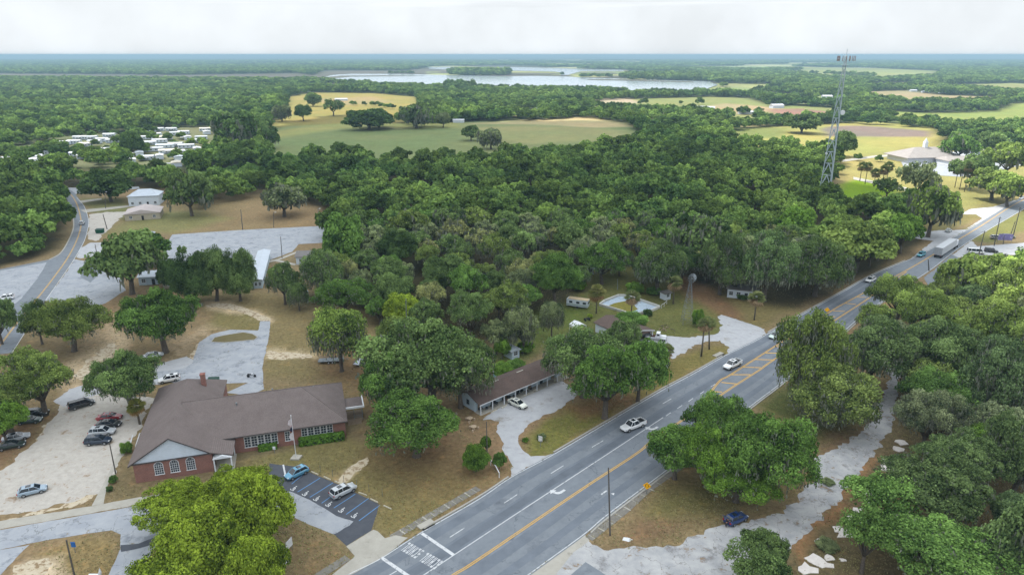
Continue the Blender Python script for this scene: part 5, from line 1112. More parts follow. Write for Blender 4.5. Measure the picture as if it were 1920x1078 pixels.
mb = MB(); mb.box(-.3, 3.5, 6.0, 10.3, 3.25, 3.42); pr = mb.build('side_porch_roof', SHING, sch)
mb = MB(); mb.box(3.5, 3.75, 5.75, 10.5, 3.15, 3.55); mb.box(-.3, 3.5, 5.75, 6.0, 3.15, 3.55); mb.build('fascia', TRIM, pr)
mb = MB(); mb.box(-.45, 3.3, 6.2, 10, .0, .5); 
for k in range(4): mb.box(.2, 3.0, 6.2 - .35 * (k + 1), 6.2 - .35 * k, 0, .5 - .12 * (k + 1))
mb.build('deck', WOOD, sch); mb = MB()
for xx_, yy_ in ((3.3,6.2),(3.3,10),(1.6,6.2)): mb.bar((xx_,yy_,.4), (xx_,yy_,3.2), .06)
for z_ in (.95,1.35): mb.bar((1.6,6.2,z_),(3.3,6.2,z_),.03); mb.bar((3.3,6.2,z_),(3.3,10,z_),.03)
mb.build('railing', GREYM, sch); door(sch, -.5, 8, .5, 1.1, 2.1, 'x+', TRIM)
# hedges under the windows
def hedge(px0, px1, wd, h, label):
    a, b_ = P2(px0), P2(px1); c = (a + b_) / 2; L_ = (b_ - a).length; rs = np.random.RandomState(int(L_ * 10)); n = int(700 * L_ / 4)
    root = empty('hedge', c, math.atan2((b_ - a).y, (b_ - a).x), label, 'hedge')
    f = rs.randint(0, 4, n); p = np.stack([rs.uniform(-L_ / 2, L_ / 2, n), rs.uniform(-wd / 2, wd / 2, n), rs.uniform(.1, h, n)], 1); nn = rs.normal(0, .35, (n, 3))
    top = f < 2; p[top, 2] = h; nn[top, 2] += 1; fr_ = f == 2; p[fr_, 1] = -wd / 2; nn[fr_, 1] -= 1; en = f == 3; p[en, 0] = np.sign(p[en, 0]) * L_ / 2; nn[en, 0] += np.sign(p[en, 0])
    p += rs.normal(0, .06, p.shape); me = quads_mesh('foliage', p, nn, rs.uniform(.1, .2, n), rs.uniform(.2, .8, n), rs); me.materials.append(LEAF); o = bpy.data.objects.new('foliage', me); link(o, root); o.color = (.75, 1.15, .4, 1)
    m_ = MB().box(-L_ / 2 + .1, L_ / 2 - .1, -wd / 2 + .1, wd / 2 - .1, 0, h - .08); cr = m_.build('branches', mat('hedge_core', (.02, .035, .01, 1), .95), root)
hedge((562,834), (645,822), 1.7, 1.5, 'long clipped green hedge below the right-hand window bank of the school'); hedge((486,845), (519,839), 1.3, 1.2, 'short clipped hedge below the left-hand window bank of the school')

# motel --------------------------------------------------------
MO = Vector((-6.7, 127.9, 0)); MA = R(42); mot = empty('motel', MO, MA, 'long pale blue motel row with brown gable roof and posted porch', 'building'); ML = 27
mb = MB(); mb.box(.1, ML, 1.9, 7.5, 0, 2.36); mb.add([(.1,1.9,2.36),(.1,7.5,2.36),(.1,4,3.75),(.25,1.9,2.36),(.25,7.5,2.36),(.25,4,3.75)], [(0,2,1),(3,4,5),(0,3,5,2),(2,5,4,1),(1,4,3,0)]); mb.add([(.1,.25,2.3),(.1,1.9,2.3),(.1,1.9,2.85),(.25,.25,2.3),(.25,1.9,2.3),(.25,1.9,2.85)], [(0,2,1),(3,4,5),(0,3,5,2),(2,5,4,1),(1,4,3,0)]); mb.build('wall', BLUEW, mot)
mb = MB(); ridge = 3.95; mb.add([(-.3,-.15,2.42),(ML,-.15,2.42),(ML,4,ridge),(-.3,4,ridge),(-.3,7.9,2.42),(ML,7.9,2.42),(-.3,-.15,2.28),(ML,-.15,2.28),(ML,4,ridge-.15),(-.3,4,ridge-.15),(-.3,7.9,2.28),(ML,7.9,2.28)],
  [(0,1,2,3),(3,2,5,4),(6,9,8,7),(9,10,11,8),(0,6,7,1),(4,5,11,10),(0,3,9,6),(3,4,10,9),(1,7,8,2),(2,8,11,5)]); mrf = mb.build('roof', SHING2, mot)
mb = MB(); mb.box(4.2, 8.6, 3.86, 4.14, ridge + .005, ridge + .04); mb.box(14, 16, 3.86, 4.14, ridge + .005, ridge + .04); mb.build('ridge_cap', CONC, mrf)
mb = MB(); mb.box(-.28, ML, -.2, -.155, 2.26, 2.44); mb.build('fascia', TRIM, mot)
for k in range(8):
    xx_ = .2 + k * 3.3; mb = MB().box(xx_ - .09, xx_ + .09, .0, .18, 0, 2.27); mb.build('post', TRIM, mot)
window(mot, .1, 4.2, 1.0, .8, 1.0, 1, 2, 'x-', frame=GREYM, sill=False)
for k in range(7):
    door(mot, 1.3 + k * 3.7, 1.9, .05, .95, 2.05, 'y-', DARKI if k % 2 else WOOD); window(mot, 2.9 + k * 3.7, 1.9, .9, 1.4, 1.1, 2, 1, frame=TRIM)
mb = MB().box(-.1, ML, -.3, 1.9, 0, .05); mb.build('porch_floor', CONC, mot)
clut = random.Random(9)
for k in range(12):
    u_ = .9 + k * 1.35 + clut.uniform(-.3, .3)
    if 6 < u_ < 7: continue
    c = MO + Matrix.Rotation(MA, 3, 'Z') @ Vector((u_, 1.0 + clut.uniform(-.2, .3), .05)); kind_ = k % 3
    r_ = empty('porch_chair' if kind_ else 'barrel_grill', c, clut.uniform(0, 6), ('dark metal chair' if kind_ else 'dark barrel grill') + ' in the motel porch, %s from its left end' % ['first','second','third','fourth','fifth','sixth','seventh','eighth','ninth','tenth','eleventh','twelfth'][k], 'chair' if kind_ else 'grill', 'dark clutter along the motel porch')
    if kind_:
        MB().box(-.25, .25, -.25, .25, .42, .47).build('seat', DARKI, r_); MB().box(-.25, .25, .2, .25, .47, .95).build('backrest', DARKI, r_)
        for sx_ in (-.22, .22):
            for sy_ in (-.22, .22): MB().bar((sx_, sy_, 0), (sx_, sy_, .42), .025, n=5).build('leg', GREYM, r_)
    else:
        MB().cyl((0, 0, .85), .3, .8, 12, axis='x').build('barrel', DARKI, r_)
        for sx_ in (-.3, .3):
            for sy_ in (-.2, .2): MB().bar((sx_, sy_, 0), (sx_, sy_ * .6, .65), .03, n=5).build('leg', GREYM, r_)
# garage -------------------------------------------------------
GO = Vector((30.5, 163.2, 0)); GA = R(36); gar = empty('garage', GO, GA, 'white open-fronted garage with low brown roof behind the tow truck', 'building')
mb = MB(); mb.box(0, .2, .1, 13, 0, 2.55); mb.box(8.4, 8.6, .6, 13, 0, 2.55); mb.box(.2, 8.4, 12.8, 13, 0, 2.55); mb.box(.2, 3.0, 1.4, 1.6, 0, 2.55); mb.build('wall', SIDING, gar)
mb = MB(); hip_roof(mb, -.4, 9.0, -.3, 13.5, 2.75, 3.9, .01, .01, .16, 'y'); rf_ = mb.build('roof', SHING2, gar)
mb = MB(); mb.add([(-.4,-.36,2.58),(4.3,-.36,3.7),(9,-.36,2.58),(9,-.36,2.77),(4.3,-.36,3.92),(-.4,-.36,2.77),(-.4,-.30,2.58),(4.3,-.30,3.7),(9,-.30,2.58),(9,-.30,2.77),(4.3,-.30,3.92),(-.4,-.30,2.77)], [(0,1,4,5),(1,2,3,4),(6,11,10,7),(7,10,9,8),(0,5,11,6),(2,8,9,3),(5,4,10,11),(4,3,9,10),(0,6,7,1),(1,7,8,2)]); mb.build('fascia', TRIM, gar)
for xx_ in (.1, 3.6, 8.5): MB().box(xx_ - .12, xx_ + .12, -.1, .14, 0, 2.56).build('post', TRIM, gar)
mb = MB(); mb.box(.3, 8.3, 4, 12.7, .02, .05); mb.build('floor', DARKI, gar); window(gar, 1.5, 1.4, 1.0, 1.0, 1.0, 2, 2)
# generic little house -----------------------------------------
def house(name, px, py, wid, dep, eave, ridge_, rz, wm_, rm, label, cat='house', axis='x', hip=0, wins=2, group=None, parts=True, over=.4):
    r_ = empty(name, P(px, py), rz, label, cat, group)
    mb = MB().box(-wid / 2, wid / 2, -dep / 2, dep / 2, 0, eave - .15)
    if not hip:
        if axis == 'y': mb.add([(-wid/2,-dep/2,eave-.15),(wid/2,-dep/2,eave-.15),(0,-dep/2,ridge_-.25),(-wid/2,dep/2,eave-.15),(wid/2,dep/2,eave-.15),(0,dep/2,ridge_-.25)], [(0,1,2),(4,3,5),(0,2,5,3),(2,1,4,5)])
        else: mb.add([(-wid/2,-dep/2,eave-.15),(-wid/2,dep/2,eave-.15),(-wid/2,0,ridge_-.25),(wid/2,-dep/2,eave-.15),(wid/2,dep/2,eave-.15),(wid/2,0,ridge_-.25)], [(0,2,1),(3,4,5),(0,3,5,2),(2,5,4,1)])
    mb.build('wall', wm_, r_); mb = MB(); hip_roof(mb, -wid / 2 - over, wid / 2 + over, -dep / 2 - over, dep / 2 + over, eave, ridge_, hip + .001, hip + .001, .15, axis); mb.build('roof', rm, r_)
    if parts:
        for k in range(wins):
            xx_ = -wid / 2 + wid * (k + .5) / wins
            if k == wins // 2 and wins > 1: door(r_, xx_, -dep / 2, 0, .95, 2.0, 'y-', DARKI)
            else: window(r_, xx_, -dep / 2, .95, 1.1, 1.1, 2, 2)
    return r_
PINKR = shingle_mat('pale_pink_roof', lin(186,176,176,.8), lin(204,194,192,.8))
house('house', 272, 407, 14.6, 13, 3.1, 4.9, R(20), TAN, PINKR, 'tan house with pale pinkish gable roof facing the brown field', axis='y', wins=3)
house('house', 276, 382, 14, 11, 5.0, 7.6, R(14), SIDING, METAL, 'two-storey white house with grey metal hip roof behind the tan house', hip=4.5, wins=4)
house('shed', 276, 449, 5.5, 4.5, 2.4, 3.4, R(20), SIDING, METAL, 'small white hut with pale roof behind the wide roadside oak', 'shed', hip=1.5, wins=1)
a, b_ = P(481, 541), P(497, 484); d = b_ - a; c = (a + b_) / 2
r_ = empty('metal_building', c, math.atan2(d.y, d.x), 'long narrow silver metal-roofed building right of the dense dark tree clump', 'building'); L_ = d.length
MB().box(-L_ / 2, L_ / 2, -1.9, 1.9, 0, 2.7).build('wall', BLUEW, r_); mb = MB(); hip_roof(mb, -L_ / 2 - .4, L_ / 2 + .4, -2.3, 2.3, 2.9, 3.5, .01, .01, .1); mb.build('roof', METAL, r_)
for k in range(3): window(r_, -L_ / 2, -1.2 + k * 1.2, 1, .7, 1.0, 1, 2, 'x-')
house('portable_classroom', 604, 489, 17, 8, 2.9, 4.1, R(6), SIDING, SHG, 'brown-roofed portable building at the right end of the paved lot', 'building', wins=5, hip=0)
house('low_building', 352, 532, 13, 8, 3, 4.2, R(10), TAN, SHG, 'low building showing between the two dark roadside tree clumps', 'building', wins=3)
house('low_building', 286, 528, 6, 7, 2.8, 3.8, R(10), BLUEW, METAL, 'small pale building half hidden right of the wide roadside oak', 'building', wins=2)
house('house', 1392, 553, 9, 8, 3, 4.6, R(-20), SIDING, SHG, 'grey house mostly hidden under the oaks beside the highway', wins=4)
house('house', 1452, 452, 14, 10, 3, 5, R(30), TAN, SHG, 'grey-roofed house buried in the trees above the highway', wins=3)
house('shed', 1450, 517, 6, 5, 4.6, 5.6, R(20), BLUEW, METAL, 'pale blue roof glimpsed through the mossy oaks by the highway', 'shed', wins=1)
house('shed', 959, 668, 2.4, 3.4, 2.3, 2.9, R(38), BLUEW, METAL, 'small pale blue shed between the motel and the oak wood', 'shed', wins=1, axis='y')
house('shed', 1105, 513, 2.4, 2.4, 2.2, 2.8, R(10), SIDING, METAL, 'tiny grey shed at the wood edge behind the camper', 'shed', wins=1)
house('well_house', 1247, 560, 2.2, 2.4, 2.2, 2.7, R(30), SIDING, SHG, 'small grey pump hut between pool and windmill', 'shed', wins=1)
# canopy
r_ = empty('canopy', P(1083, 622), R(30), 'white peaked canopy tent on the lawn behind the garage', 'canopy')
mb = MB(); mb.add([(-1.7,-1.7,2.1),(1.7,-1.7,2.1),(1.7,1.7,2.1),(-1.7,1.7,2.1),(0,-1.7,2.9),(0,1.7,2.9),(-1.75,-1.7,1.4),(1.75,-1.7,1.4),(1.75,1.7,1.4),(-1.75,1.7,1.4)], [(0,4,5,3),(1,2,5,4),(0,3,9,6),(1,7,8,2)]); mb.build('roof', TRIM, r_)
for sx_ in (-1.65, 1.65):
    for sy_ in (-1.6, 1.6): MB().bar((sx_, sy_, 0), (sx_, sy_, 2.1), .05).build('leg', TRIM, r_)
# pool
PB = mat('pool_floor', lin(168,186,204,.75), .7, scale=.8, col2=lin(190,206,220,.75), wear=(lin(120,128,130,.7), .6, .58, .1)); PW = mat('pool_coping', lin(196,196,190,.8), .9, scale=2, wear=(lin(120,116,108,.7), 1, .6, .1))
PP = [(1124,573),(1133,566),(1160,555.5),(1173,556),(1197,563),(1237,577),(1222,584),(1205,588),(1184,592),(1165,585),(1145,579)]
pr_ = empty('swimming_pool', P(1178, 573), 0, 'drained zigzag swimming pool with pale blue floor behind the garage', 'pool'); pc_ = P(1178, 573)
mb = MB().prism([((P2(p) - pc_).x, (P2(p) - pc_).y) for p in PP], 0, .05); mb.build('floor', PB, pr_)
mb = MB(); n = len(PP)
for i in range(n):
    a, b_ = P2(PP[i]) - pc_, P2(PP[(i + 1) % n]) - pc_; d = (b_ - a).normalized(); nr = Vector((-d.y, d.x, 0)) * .2
    mb.add([a - nr, b_ - nr, b_ + nr, a + nr] + [q + Vector((0, 0, .7)) for q in (a - nr, b_ - nr, b_ + nr, a + nr)], [(0,3,2,1),(4,5,6,7),(0,1,5,4),(1,2,6,5),(2,3,7,6),(3,0,4,7)])
mb.build('rim', PW, pr_); GR2 = mat('weedy_turf', lin(110,112,52,.7), .95, scale=1.2, col2=lin(150,140,60,.7), bump=.6, bscale=4)
PI_ = [(1138,575),(1152,569),(1172,565),(1188,572),(1196,580),(1183,586),(1165,582)]
MB().prism([((P2(p) - pc_).x, (P2(p) - pc_).y) for p in PI_], .0, .12).build('weeds', GR2, pr_)
r_ = empty('handrail', P(1240, 578), 0, 'white pipe fence curving off the right end of the pool', 'fence'); mb = MB(); g0 = P(1240, 578)
for q in [(1240,578),(1245,575),(1250,570)]: v = P2(q) - g0; mb.bar(v, v + Vector((0,0,1.1)), .05)
for q, q2 in [((1240,578),(1245,575)),((1245,575),(1250,570))]: mb.bar(P2(q) - g0 + Vector((0,0,1.1)), P2(q2) - g0 + Vector((0,0,1.1)), .06)
mb.build('rails', TRIM, r_)
# windmill
g0 = P(1288, 606); wmr = empty('windmill', g0, 0, 'tall lattice farm windmill with a small bladed wheel, right of the pool', 'windmill'); H_ = 13.2
for sx_ in (-1, 1):
    for sy_ in (-1, 1): MB().bar((sx_ * 1.5, sy_ * 1.5, 0), (sx_ * .18, sy_ * .18, H_), .05, .04, 5).build('leg', GREYM, wmr)
mb = MB()
for k in range(8):
    z0, z1 = H_ * k / 8, H_ * (k + 1) / 8; w0 = 1.5 - 1.32 * z0 / H_; w1 = 1.5 - 1.32 * z1 / H_
    for a, b_ in (((-1,-1),(1,-1)),((1,-1),(1,1)),((1,1),(-1,1)),((-1,1),(-1,-1))):
        mb.bar((a[0]*w0,a[1]*w0,z0),(b_[0]*w1,b_[1]*w1,z1),.02,n=4); mb.bar((b_[0]*w0,b_[1]*w0,z0),(a[0]*w1,a[1]*w1,z1),.02,n=4); mb.bar((a[0]*w1,a[1]*w1,z1),(b_[0]*w1,b_[1]*w1,z1),.03,n=4)
mb.build('lattice', GREYM, wmr); wh = MB(); wh.cyl((0,-.6,0), .16, .3, 8, axis='y')
for k in range(16):
    a = 6.283 * k / 16; c0, s0 = math.cos(a), math.sin(a); c1, s1 = math.cos(a + .24), math.sin(a + .24)
    wh.add([(c0*.5,-.6,s0*.5),(c1*.5,-.5,s1*.5),(c1*1.45,-.42,s1*1.45),(c0*1.45,-.62,s0*1.45)], [(0,1,2,3)])
wl_ = wh.build('wheel', GREYM, wmr); wl_.location = (0, 0, H_ + .3); wl_.rotation_euler = (0, 0, R(20))
mb = MB(); mb.bar((0,-.4,H_+.3),(.6,2.0,H_+.3),.04); mb.add([(.5,1.6,H_-.1),(.8,2.6,H_-.25),(.8,2.6,H_+.85),(.5,1.6,H_+.6)],[(0,1,2,3)]); mb.build('tail', GREYM, wmr)
# camper
r_ = empty('camper', P(1084, 576), R(-22), 'old white camper trailer with a tan roof cover and dark windows beside the palm', 'camper')
MB().box(-3.4, 3.2, -1.15, 1.15, .55, 2.7).build('body', SIDING, r_, bevel=.15); mb = MB().box(-3.0, 3.25, -1.1, 1.1, 2.705, 2.78); mb.build('roof_cover', mat('tan_tarp', lin(204,184,150,.8), .8), r_)
MB().box(-3.42, 3.22, -1.18, 1.18, .95, 1.15).build('stripe', mat('green_stripe', lin(110,140,120,.8), .6), r_)
for xx_ in (-2, .2, 2.2): MB().box(xx_ - .5, xx_ + .5, -1.2, -1.155, 1.55, 2.2).build('window', GLASS, r_)
MB().box(3.205, 3.25, -.8, .8, 1.5, 2.2).build('window', GLASS, r_); MB().cyl((0, -1.0, .35), .35, .3, 12, axis='y').build('wheel', DARKI, r_); MB().cyl((0, 1.0, .35), .35, .3, 12, axis='y').build('wheel', DARKI, r_)
# church
ch_ = empty('church', P(1750, 305), R(8), 'low church with wide pale brown roof, white windowed wing and thin steeple', 'church'); WR = shingle_mat('pale_brown_roof', lin(176,168,164,.6), lin(196,190,186,.6), .1)
MB().box(-20, 20, 0, 22, 0, 3.4).build('wall', TRIM, ch_); mb = MB(); hip_roof(mb, -22, 22, -2, 24, 3.8, 9.5, 14, 14, .5); mb.build('roof', WR, ch_)
MB().box(0, 22, -14, -2.05, 0, 3.0).build('wall', TRIM, ch_); mb = MB(); hip_roof(mb, -1, 23, -15.2, -1, 3.2, 5.5, 3, 3, .3); mb.build('roof', WR, ch_)
for k in range(8): window(ch_, 1.5 + k * 2.6, -14, .9, 1.1, 1.4, 1, 2)
mb = MB(); mb.box(-1.2, 1.2, 9.8, 12.2, 8.4, 12.5); mb.add([(-1.3,9.7,12.5),(1.3,9.7,12.5),(1.3,12.3,12.5),(-1.3,12.3,12.5),(0,11,16)], [(0,1,4),(1,2,4),(2,3,4),(3,0,4),(3,2,1,0)]); mb.build('steeple', TRIM, ch_)
MB().box(22.1, 34, 4, 14, 0, 3.2).build('annex', TRIM, ch_)
house('house', 1850, 291, 22, 10, 3, 5, R(5), SIDING, WR, 'long pale roofed building right of the church behind oaks', 'building', parts=False)
# far buildings
WHR = mat('white_metal_roof', lin(216,220,228,.62), .5, var=.06, scale=.4); far_b = [(1316,206,34,10,5,'long white barn beyond the fields'),(1260,206,16,8,4,'small white barn left of the long white barn'),(1386,180,10,8,4,'white roofed house beyond the wood strip'),(1404,214,26,9,4,'pale low roof in front of the red earth field'),
 (1200,176,22,12,5,'white house among the lake shore trees'),(1168,176,14,10,5,'smaller white house among the lake shore trees, left one'),(1290,177,26,10,4,'long grey roof by the lake shore'),(1660,167,26,14,8,'large white house with a sandy yard, far right of the tower'),(1550,185,16,10,6,'white roofed house left of the tower'),
 (1712,172,12,9,4,'white house in the far village row, first from left'),(1735,174,14,9,4,'white house in the far village row, second from left'),(1768,175,16,9,4,'white house in the far village row, third from left'),(1790,176,16,9,4,'white house in the far village row, fourth from left'),(1822,177,14,9,4,'white house in the far village row, last on the right'),
 (1905,174,20,10,5,'white roofs at the right photo edge in the far village'),(1456,203,18,9,6,'white farm building left of the red earth patch'),(565,173,22,10,5,'white barn roof at the left of the farm field'),(640,189,20,8,4,'white barn in the middle of the farm field'),(578,172,10,8,4,'small white shed right of the farm field barn'),
 (1014,208,14,7,4,'white shed at the far edge of the pasture'),(1145,290,14,8,4,'white roof at the wood edge below the beige strip') ,(860,230,12,7,4,'white trailer roof at the far pasture edge'),(50,166,12,10,9,'lone white building in the far left woods'),(1622,127,70,30,10,'white specks of barns beyond the far meadow, left'),(1641,127,60,30,10,'white specks of barns beyond the far meadow, right'),(1445,143,50,20,8,'pale farmhouse at the near edge of the far meadow')]
for i, (px, py, w_, dp, h_, l) in enumerate(far_b): house('farm_building', px, py, w_, dp, h_ * .62, h_, R((i * 37) % 40 - 20), SIDING, WHR, l, 'building', parts=False)
MB_ = MB(); 
# mobile home park
mh = [(12,312,18),(62,306,16),(84,300,18),(100,290,16),(28,296,14),(60,284,14),(104,276,14),(40,300,18),(20,303,14),(72,297,16),(52,290,12),(120,272,14),(140,270,16),(160,275,14),(178,270,12),(132,287,18),(146,293,20),(160,298,16),(182,291,22),(205,285,24),(195,297,20),(216,300,22),(236,296,18),(172,262,14),(192,266,14),(206,257,12),(212,268,16),(150,262,10),
 (275,262,18),(292,256,16),(300,268,22),(312,262,18),(330,254,16),(322,246,14),(345,252,16),(352,262,18),(310,278,26),(330,275,22),(350,278,24),(282,272,14),(290,284,28),(318,288,30),(345,290,22),(365,268,16),(378,262,16),(385,246,14),(388,252,12),(262,292,16),(300,298,14),(335,300,24),(352,305,20),(332,312,18),(246,306,16),(90,314,18),(40,318,16),(196,247,10),(282,248,12),(298,246,12),(370,284,16),(276,300,14)]
mhr = random.Random(2); protoh = None; order = sorted(range(len(mh)), key=lambda i: -mh[i][1]); names_ = ['white','pale grey','silver','cream']
hr_mats = [WHR, METAL, mat('pale_grey_roof', lin(190,196,204,.75), .6), mat('cream_roof', lin(222,214,196,.75), .6)]
ordn = ['first','second','third','fourth','fifth','sixth','seventh','eighth','ninth','tenth']
for rk in range(0, len(order), 8):
    grp = sorted(order[rk:rk + 8], key=lambda i: mh[i][0])
    for j, i in enumerate(grp):
        px, py, wl = mh[i]; ci_ = mhr.choice([0, 0, 0, 1, 2, 2, 3]); ppm = ((py - 539) * math.cos(PIT) + FPX * math.sin(PIT)) / HC; L_ = min(22, max(10, wl / ppm * 1.15)); g = P(px, py)
        r_ = empty('mobile_home', g, R(mhr.choice([12, 18, 15, -60, -65, 20])), '%s roofed mobile home, %s from left in the %s park row' % (names_[ci_], ordn[j], ordn[rk // 8]), 'mobile home', 'mobile homes in the park')
        W_ = mhr.uniform(4.5, 6.5); MB().box(-L_ / 2, L_ / 2, -W_ / 2, W_ / 2, .3, 2.8).build('wall', SIDING, r_); mb = MB(); hip_roof(mb, -L_ / 2 - .2, L_ / 2 + .2, -W_ / 2 - .3, W_ / 2 + .3, 2.95, 3.6, .01, .01, .12); mb.build('roof', hr_mats[ci_], r_)
        if i % 2: MB().box(-L_ * .2, L_ * .25, -W_ / 2 - 3, -W_ / 2 - .35, 2.35, 2.45).build('carport_roof', WHR, r_)
        m_ = MB()
        for k in range(4): xx_ = -L_ / 2 + L_ * (k + .5) / 4; m_.box(xx_ - .5, xx_ + .5, -W_ / 2 - .05, -W_ / 2 - .004, 1.2, 2.1)
        m_.build('windows', GLASS, r_)
# lattice tower
tg = P(1547, 373); tw = empty('lattice_tower', tg, R(12), 'very tall three-sided lattice cell tower with antennas on top', 'tower'); TH = 71.5; NS = 14; b0, b1 = 3.5, .8
TM = mat('galvanised_steel', lin(176,190,198,.8), .6, var=.12, scale=.5); rad = lambda z: b0 + (b1 - b0) * min(1, z / (TH * .93)) 
cor = lambda k, z: Vector((math.cos(2.0944 * k + .5) * rad(z), math.sin(2.0944 * k + .5) * rad(z), z)); lean = Vector((0, 0, 0))
cr_ = lambda k, z: cor(k, z) + lean * z
for k in range(3): MB().path([cr_(k, TH * i / 10) for i in range(11)], [.27 - .012 * i for i in range(11)], 6).build('leg', TM, tw)
lv = [TH * (1 - (1 - i / NS) ** 1.25) for i in range(NS + 1)]; br1 = MB(); br2 = MB()
for i in range(NS):
    z0, z1 = lv[i], lv[i + 1]
    for k in range(3):
        a, b_ = cr_(k, z0), cr_((k + 1) % 3, z0); c, d = cr_(k, z1), cr_((k + 1) % 3, z1); m_ = (c + d) / 2
        br1.bar(a, m_, .15, n=5); br1.bar(b_, m_, .15, n=5); br2.bar(c, d, .09, n=4)
        br2.bar(a.lerp(m_, .5), a.lerp(c, .5), .05, n=4); br2.bar(b_.lerp(m_, .5), b_.lerp(d, .5), .05, n=4)
br1.build('diagonals', TM, tw); br2.build('crossbars', TM, tw)
top = lean * TH + Vector((0, 0, TH)); mb = MB(); mb.cyl(top - Vector((0,0,4.6)), 1.5, .25, 12); mb.bar(top - Vector((0,0,3)), top + Vector((0,0,3.2)), .12); 
for a in range(3):
    an = 2.0944 * a + .2; o_ = top + Vector((math.cos(an) * 3.2, math.sin(an) * 3.2, -1.3)); tv = Vector((-math.sin(an), math.cos(an), 0)); mb.bar(top - Vector((0,0,1.3)), o_, .1); mb.bar(o_ - tv * 2.8, o_ + tv * 2.8, .1)
mb.build('antenna_frame', TM, tw)
for a in range(3):
    an = 2.0944 * a + .2; o_ = top + Vector((math.cos(an) * 3.4, math.sin(an) * 3.4, -1.3)); tv = Vector((-math.sin(an), math.cos(an), 0))
    for j in (-2.6, -.9, .9, 2.6):
        c = o_ + tv * j; MB().bar(c - Vector((0,0,1.25)), c + Vector((0,0,1.25)), .24, n=4).build('antenna', mat('antenna_grey', lin(150,140,142,.8), .6), tw)
dz = Vector((1.5, -1.6, TH * .62)); MB().cyl(dz + lean * TH * .62, 1.2, .5, 16, axis='y').build('dish', TRIM, tw); MB().cyl(cr_(1, TH*.33), .6, .4, 12, axis='y').build('dish', TRIM, tw)
# ------------------------------------------------------------ vehicles
PAINT = bpy.data.materials.new('car_paint'); PAINT.use_nodes = True; t = PAINT.node_tree; b = t.nodes['Principled BSDF']; oi = N(t, 'ShaderNodeObjectInfo'); t.links.new(oi.outputs['Color'], b.inputs['Base Color'])
b.inputs['Roughness'].default_value = .28; b.inputs['Coat Weight'].default_value = .5; b.inputs['Metallic'].default_value = .15
CGL = mat('car_glass', lin(38,46,56,.7), .06, var=.1, spec=.8); TYRE = mat('tyre', lin(44,44,46,.6), .9, var=.1); RIM = mat('rim', lin(170,174,178,.7), .35, metal=.6, var=.05)
HL = mat('headlamp', lin(225,230,235,.8), .15, var=.02); TL = mat('tail_lamp', lin(170,30,30,.8), .2, var=.02); BLK = mat('black_plastic', lin(34,35,38,.7), .6, var=.1)
SPEC = {
 'sedan': dict(L=4.75, W=.91, st=[(-2.37,.32,.78,.72),(-2.25,.26,.98,.84),(-1.5,.22,1.0,.9),(-.6,.22,.93,.91),(.9,.22,.93,.91),(1.5,.22,.88,.88),(2.15,.24,.74,.8),(2.37,.34,.58,.66)], gh=[-1.85,-1.1,.35,1.2,.93,1.42], wb=(-1.4,1.42), r=.33),
 'suv':   dict(L=4.7,  W=.94, st=[(-2.34,.4,1.05,.8),(-2.25,.34,1.1,.89),(-1.5,.3,1.08,.93),(0,.3,1.06,.94),(.9,.3,1.05,.93),(1.5,.3,1.02,.9),(2.15,.32,.9,.83),(2.34,.42,.7,.7)], gh=[-2.28,-1.95,.45,1.2,1.06,1.68], wb=(-1.35,1.42), r=.36),
 'hatch': dict(L=4.3,  W=.9, st=[(-2.15,.36,.9,.76),(-2.05,.28,1.0,.86),(-1.3,.25,.98,.9),(0,.25,.95,.9),(.85,.25,.94,.9),(1.35,.25,.9,.87),(1.95,.27,.76,.8),(2.15,.36,.6,.66)], gh=[-2.0,-1.45,.4,1.2,.95,1.5], wb=(-1.25,1.3), r=.33),
 'minivan': dict(L=5.1, W=.98, st=[(-2.55,.36,1.0,.84),(-2.45,.3,1.08,.93),(-1.5,.26,1.05,.97),(0,.26,1.03,.98),(1.2,.26,1.0,.97),(1.75,.26,.95,.93),(2.35,.28,.8,.84),(2.55,.38,.62,.7)], gh=[-2.45,-2.2,.7,1.75,1.03,1.72], wb=(-1.5,1.55), r=.35),
 'pickup': dict(L=5.8, W=.99, st=[(-2.9,.5,1.08,.93),(-2.85,.42,1.1,.96),(-1.5,.4,1.1,.98),(0,.38,1.12,.99),(1.2,.38,1.12,.98),(1.7,.38,1.12,.96),(2.65,.4,1.0,.9),(2.9,.5,.75,.8)], gh=[-.95,-.75,.75,1.45,1.1,1.85], wb=(-1.75,1.85), r=.42),
 'van': dict(L=6.0, W=1.0, st=[(-3,.45,1.2,.93),(-2.9,.38,1.25,.98),(-1.5,.35,1.25,1.0),(1,.35,1.25,1.0),(1.9,.35,1.22,.98),(2.3,.35,1.15,.95),(2.85,.38,.95,.88),(3,.5,.7,.76)], gh=[-2.95,-2.85,1.4,2.15,1.24,2.15], wb=(-1.8,1.95), r=.4)}
VM = {}
def me_of(mb, name, mats, smooth=False):
    o = mb.build(name, mats, None, smooth); me = o.data; bpy.data.objects.remove(o); return me
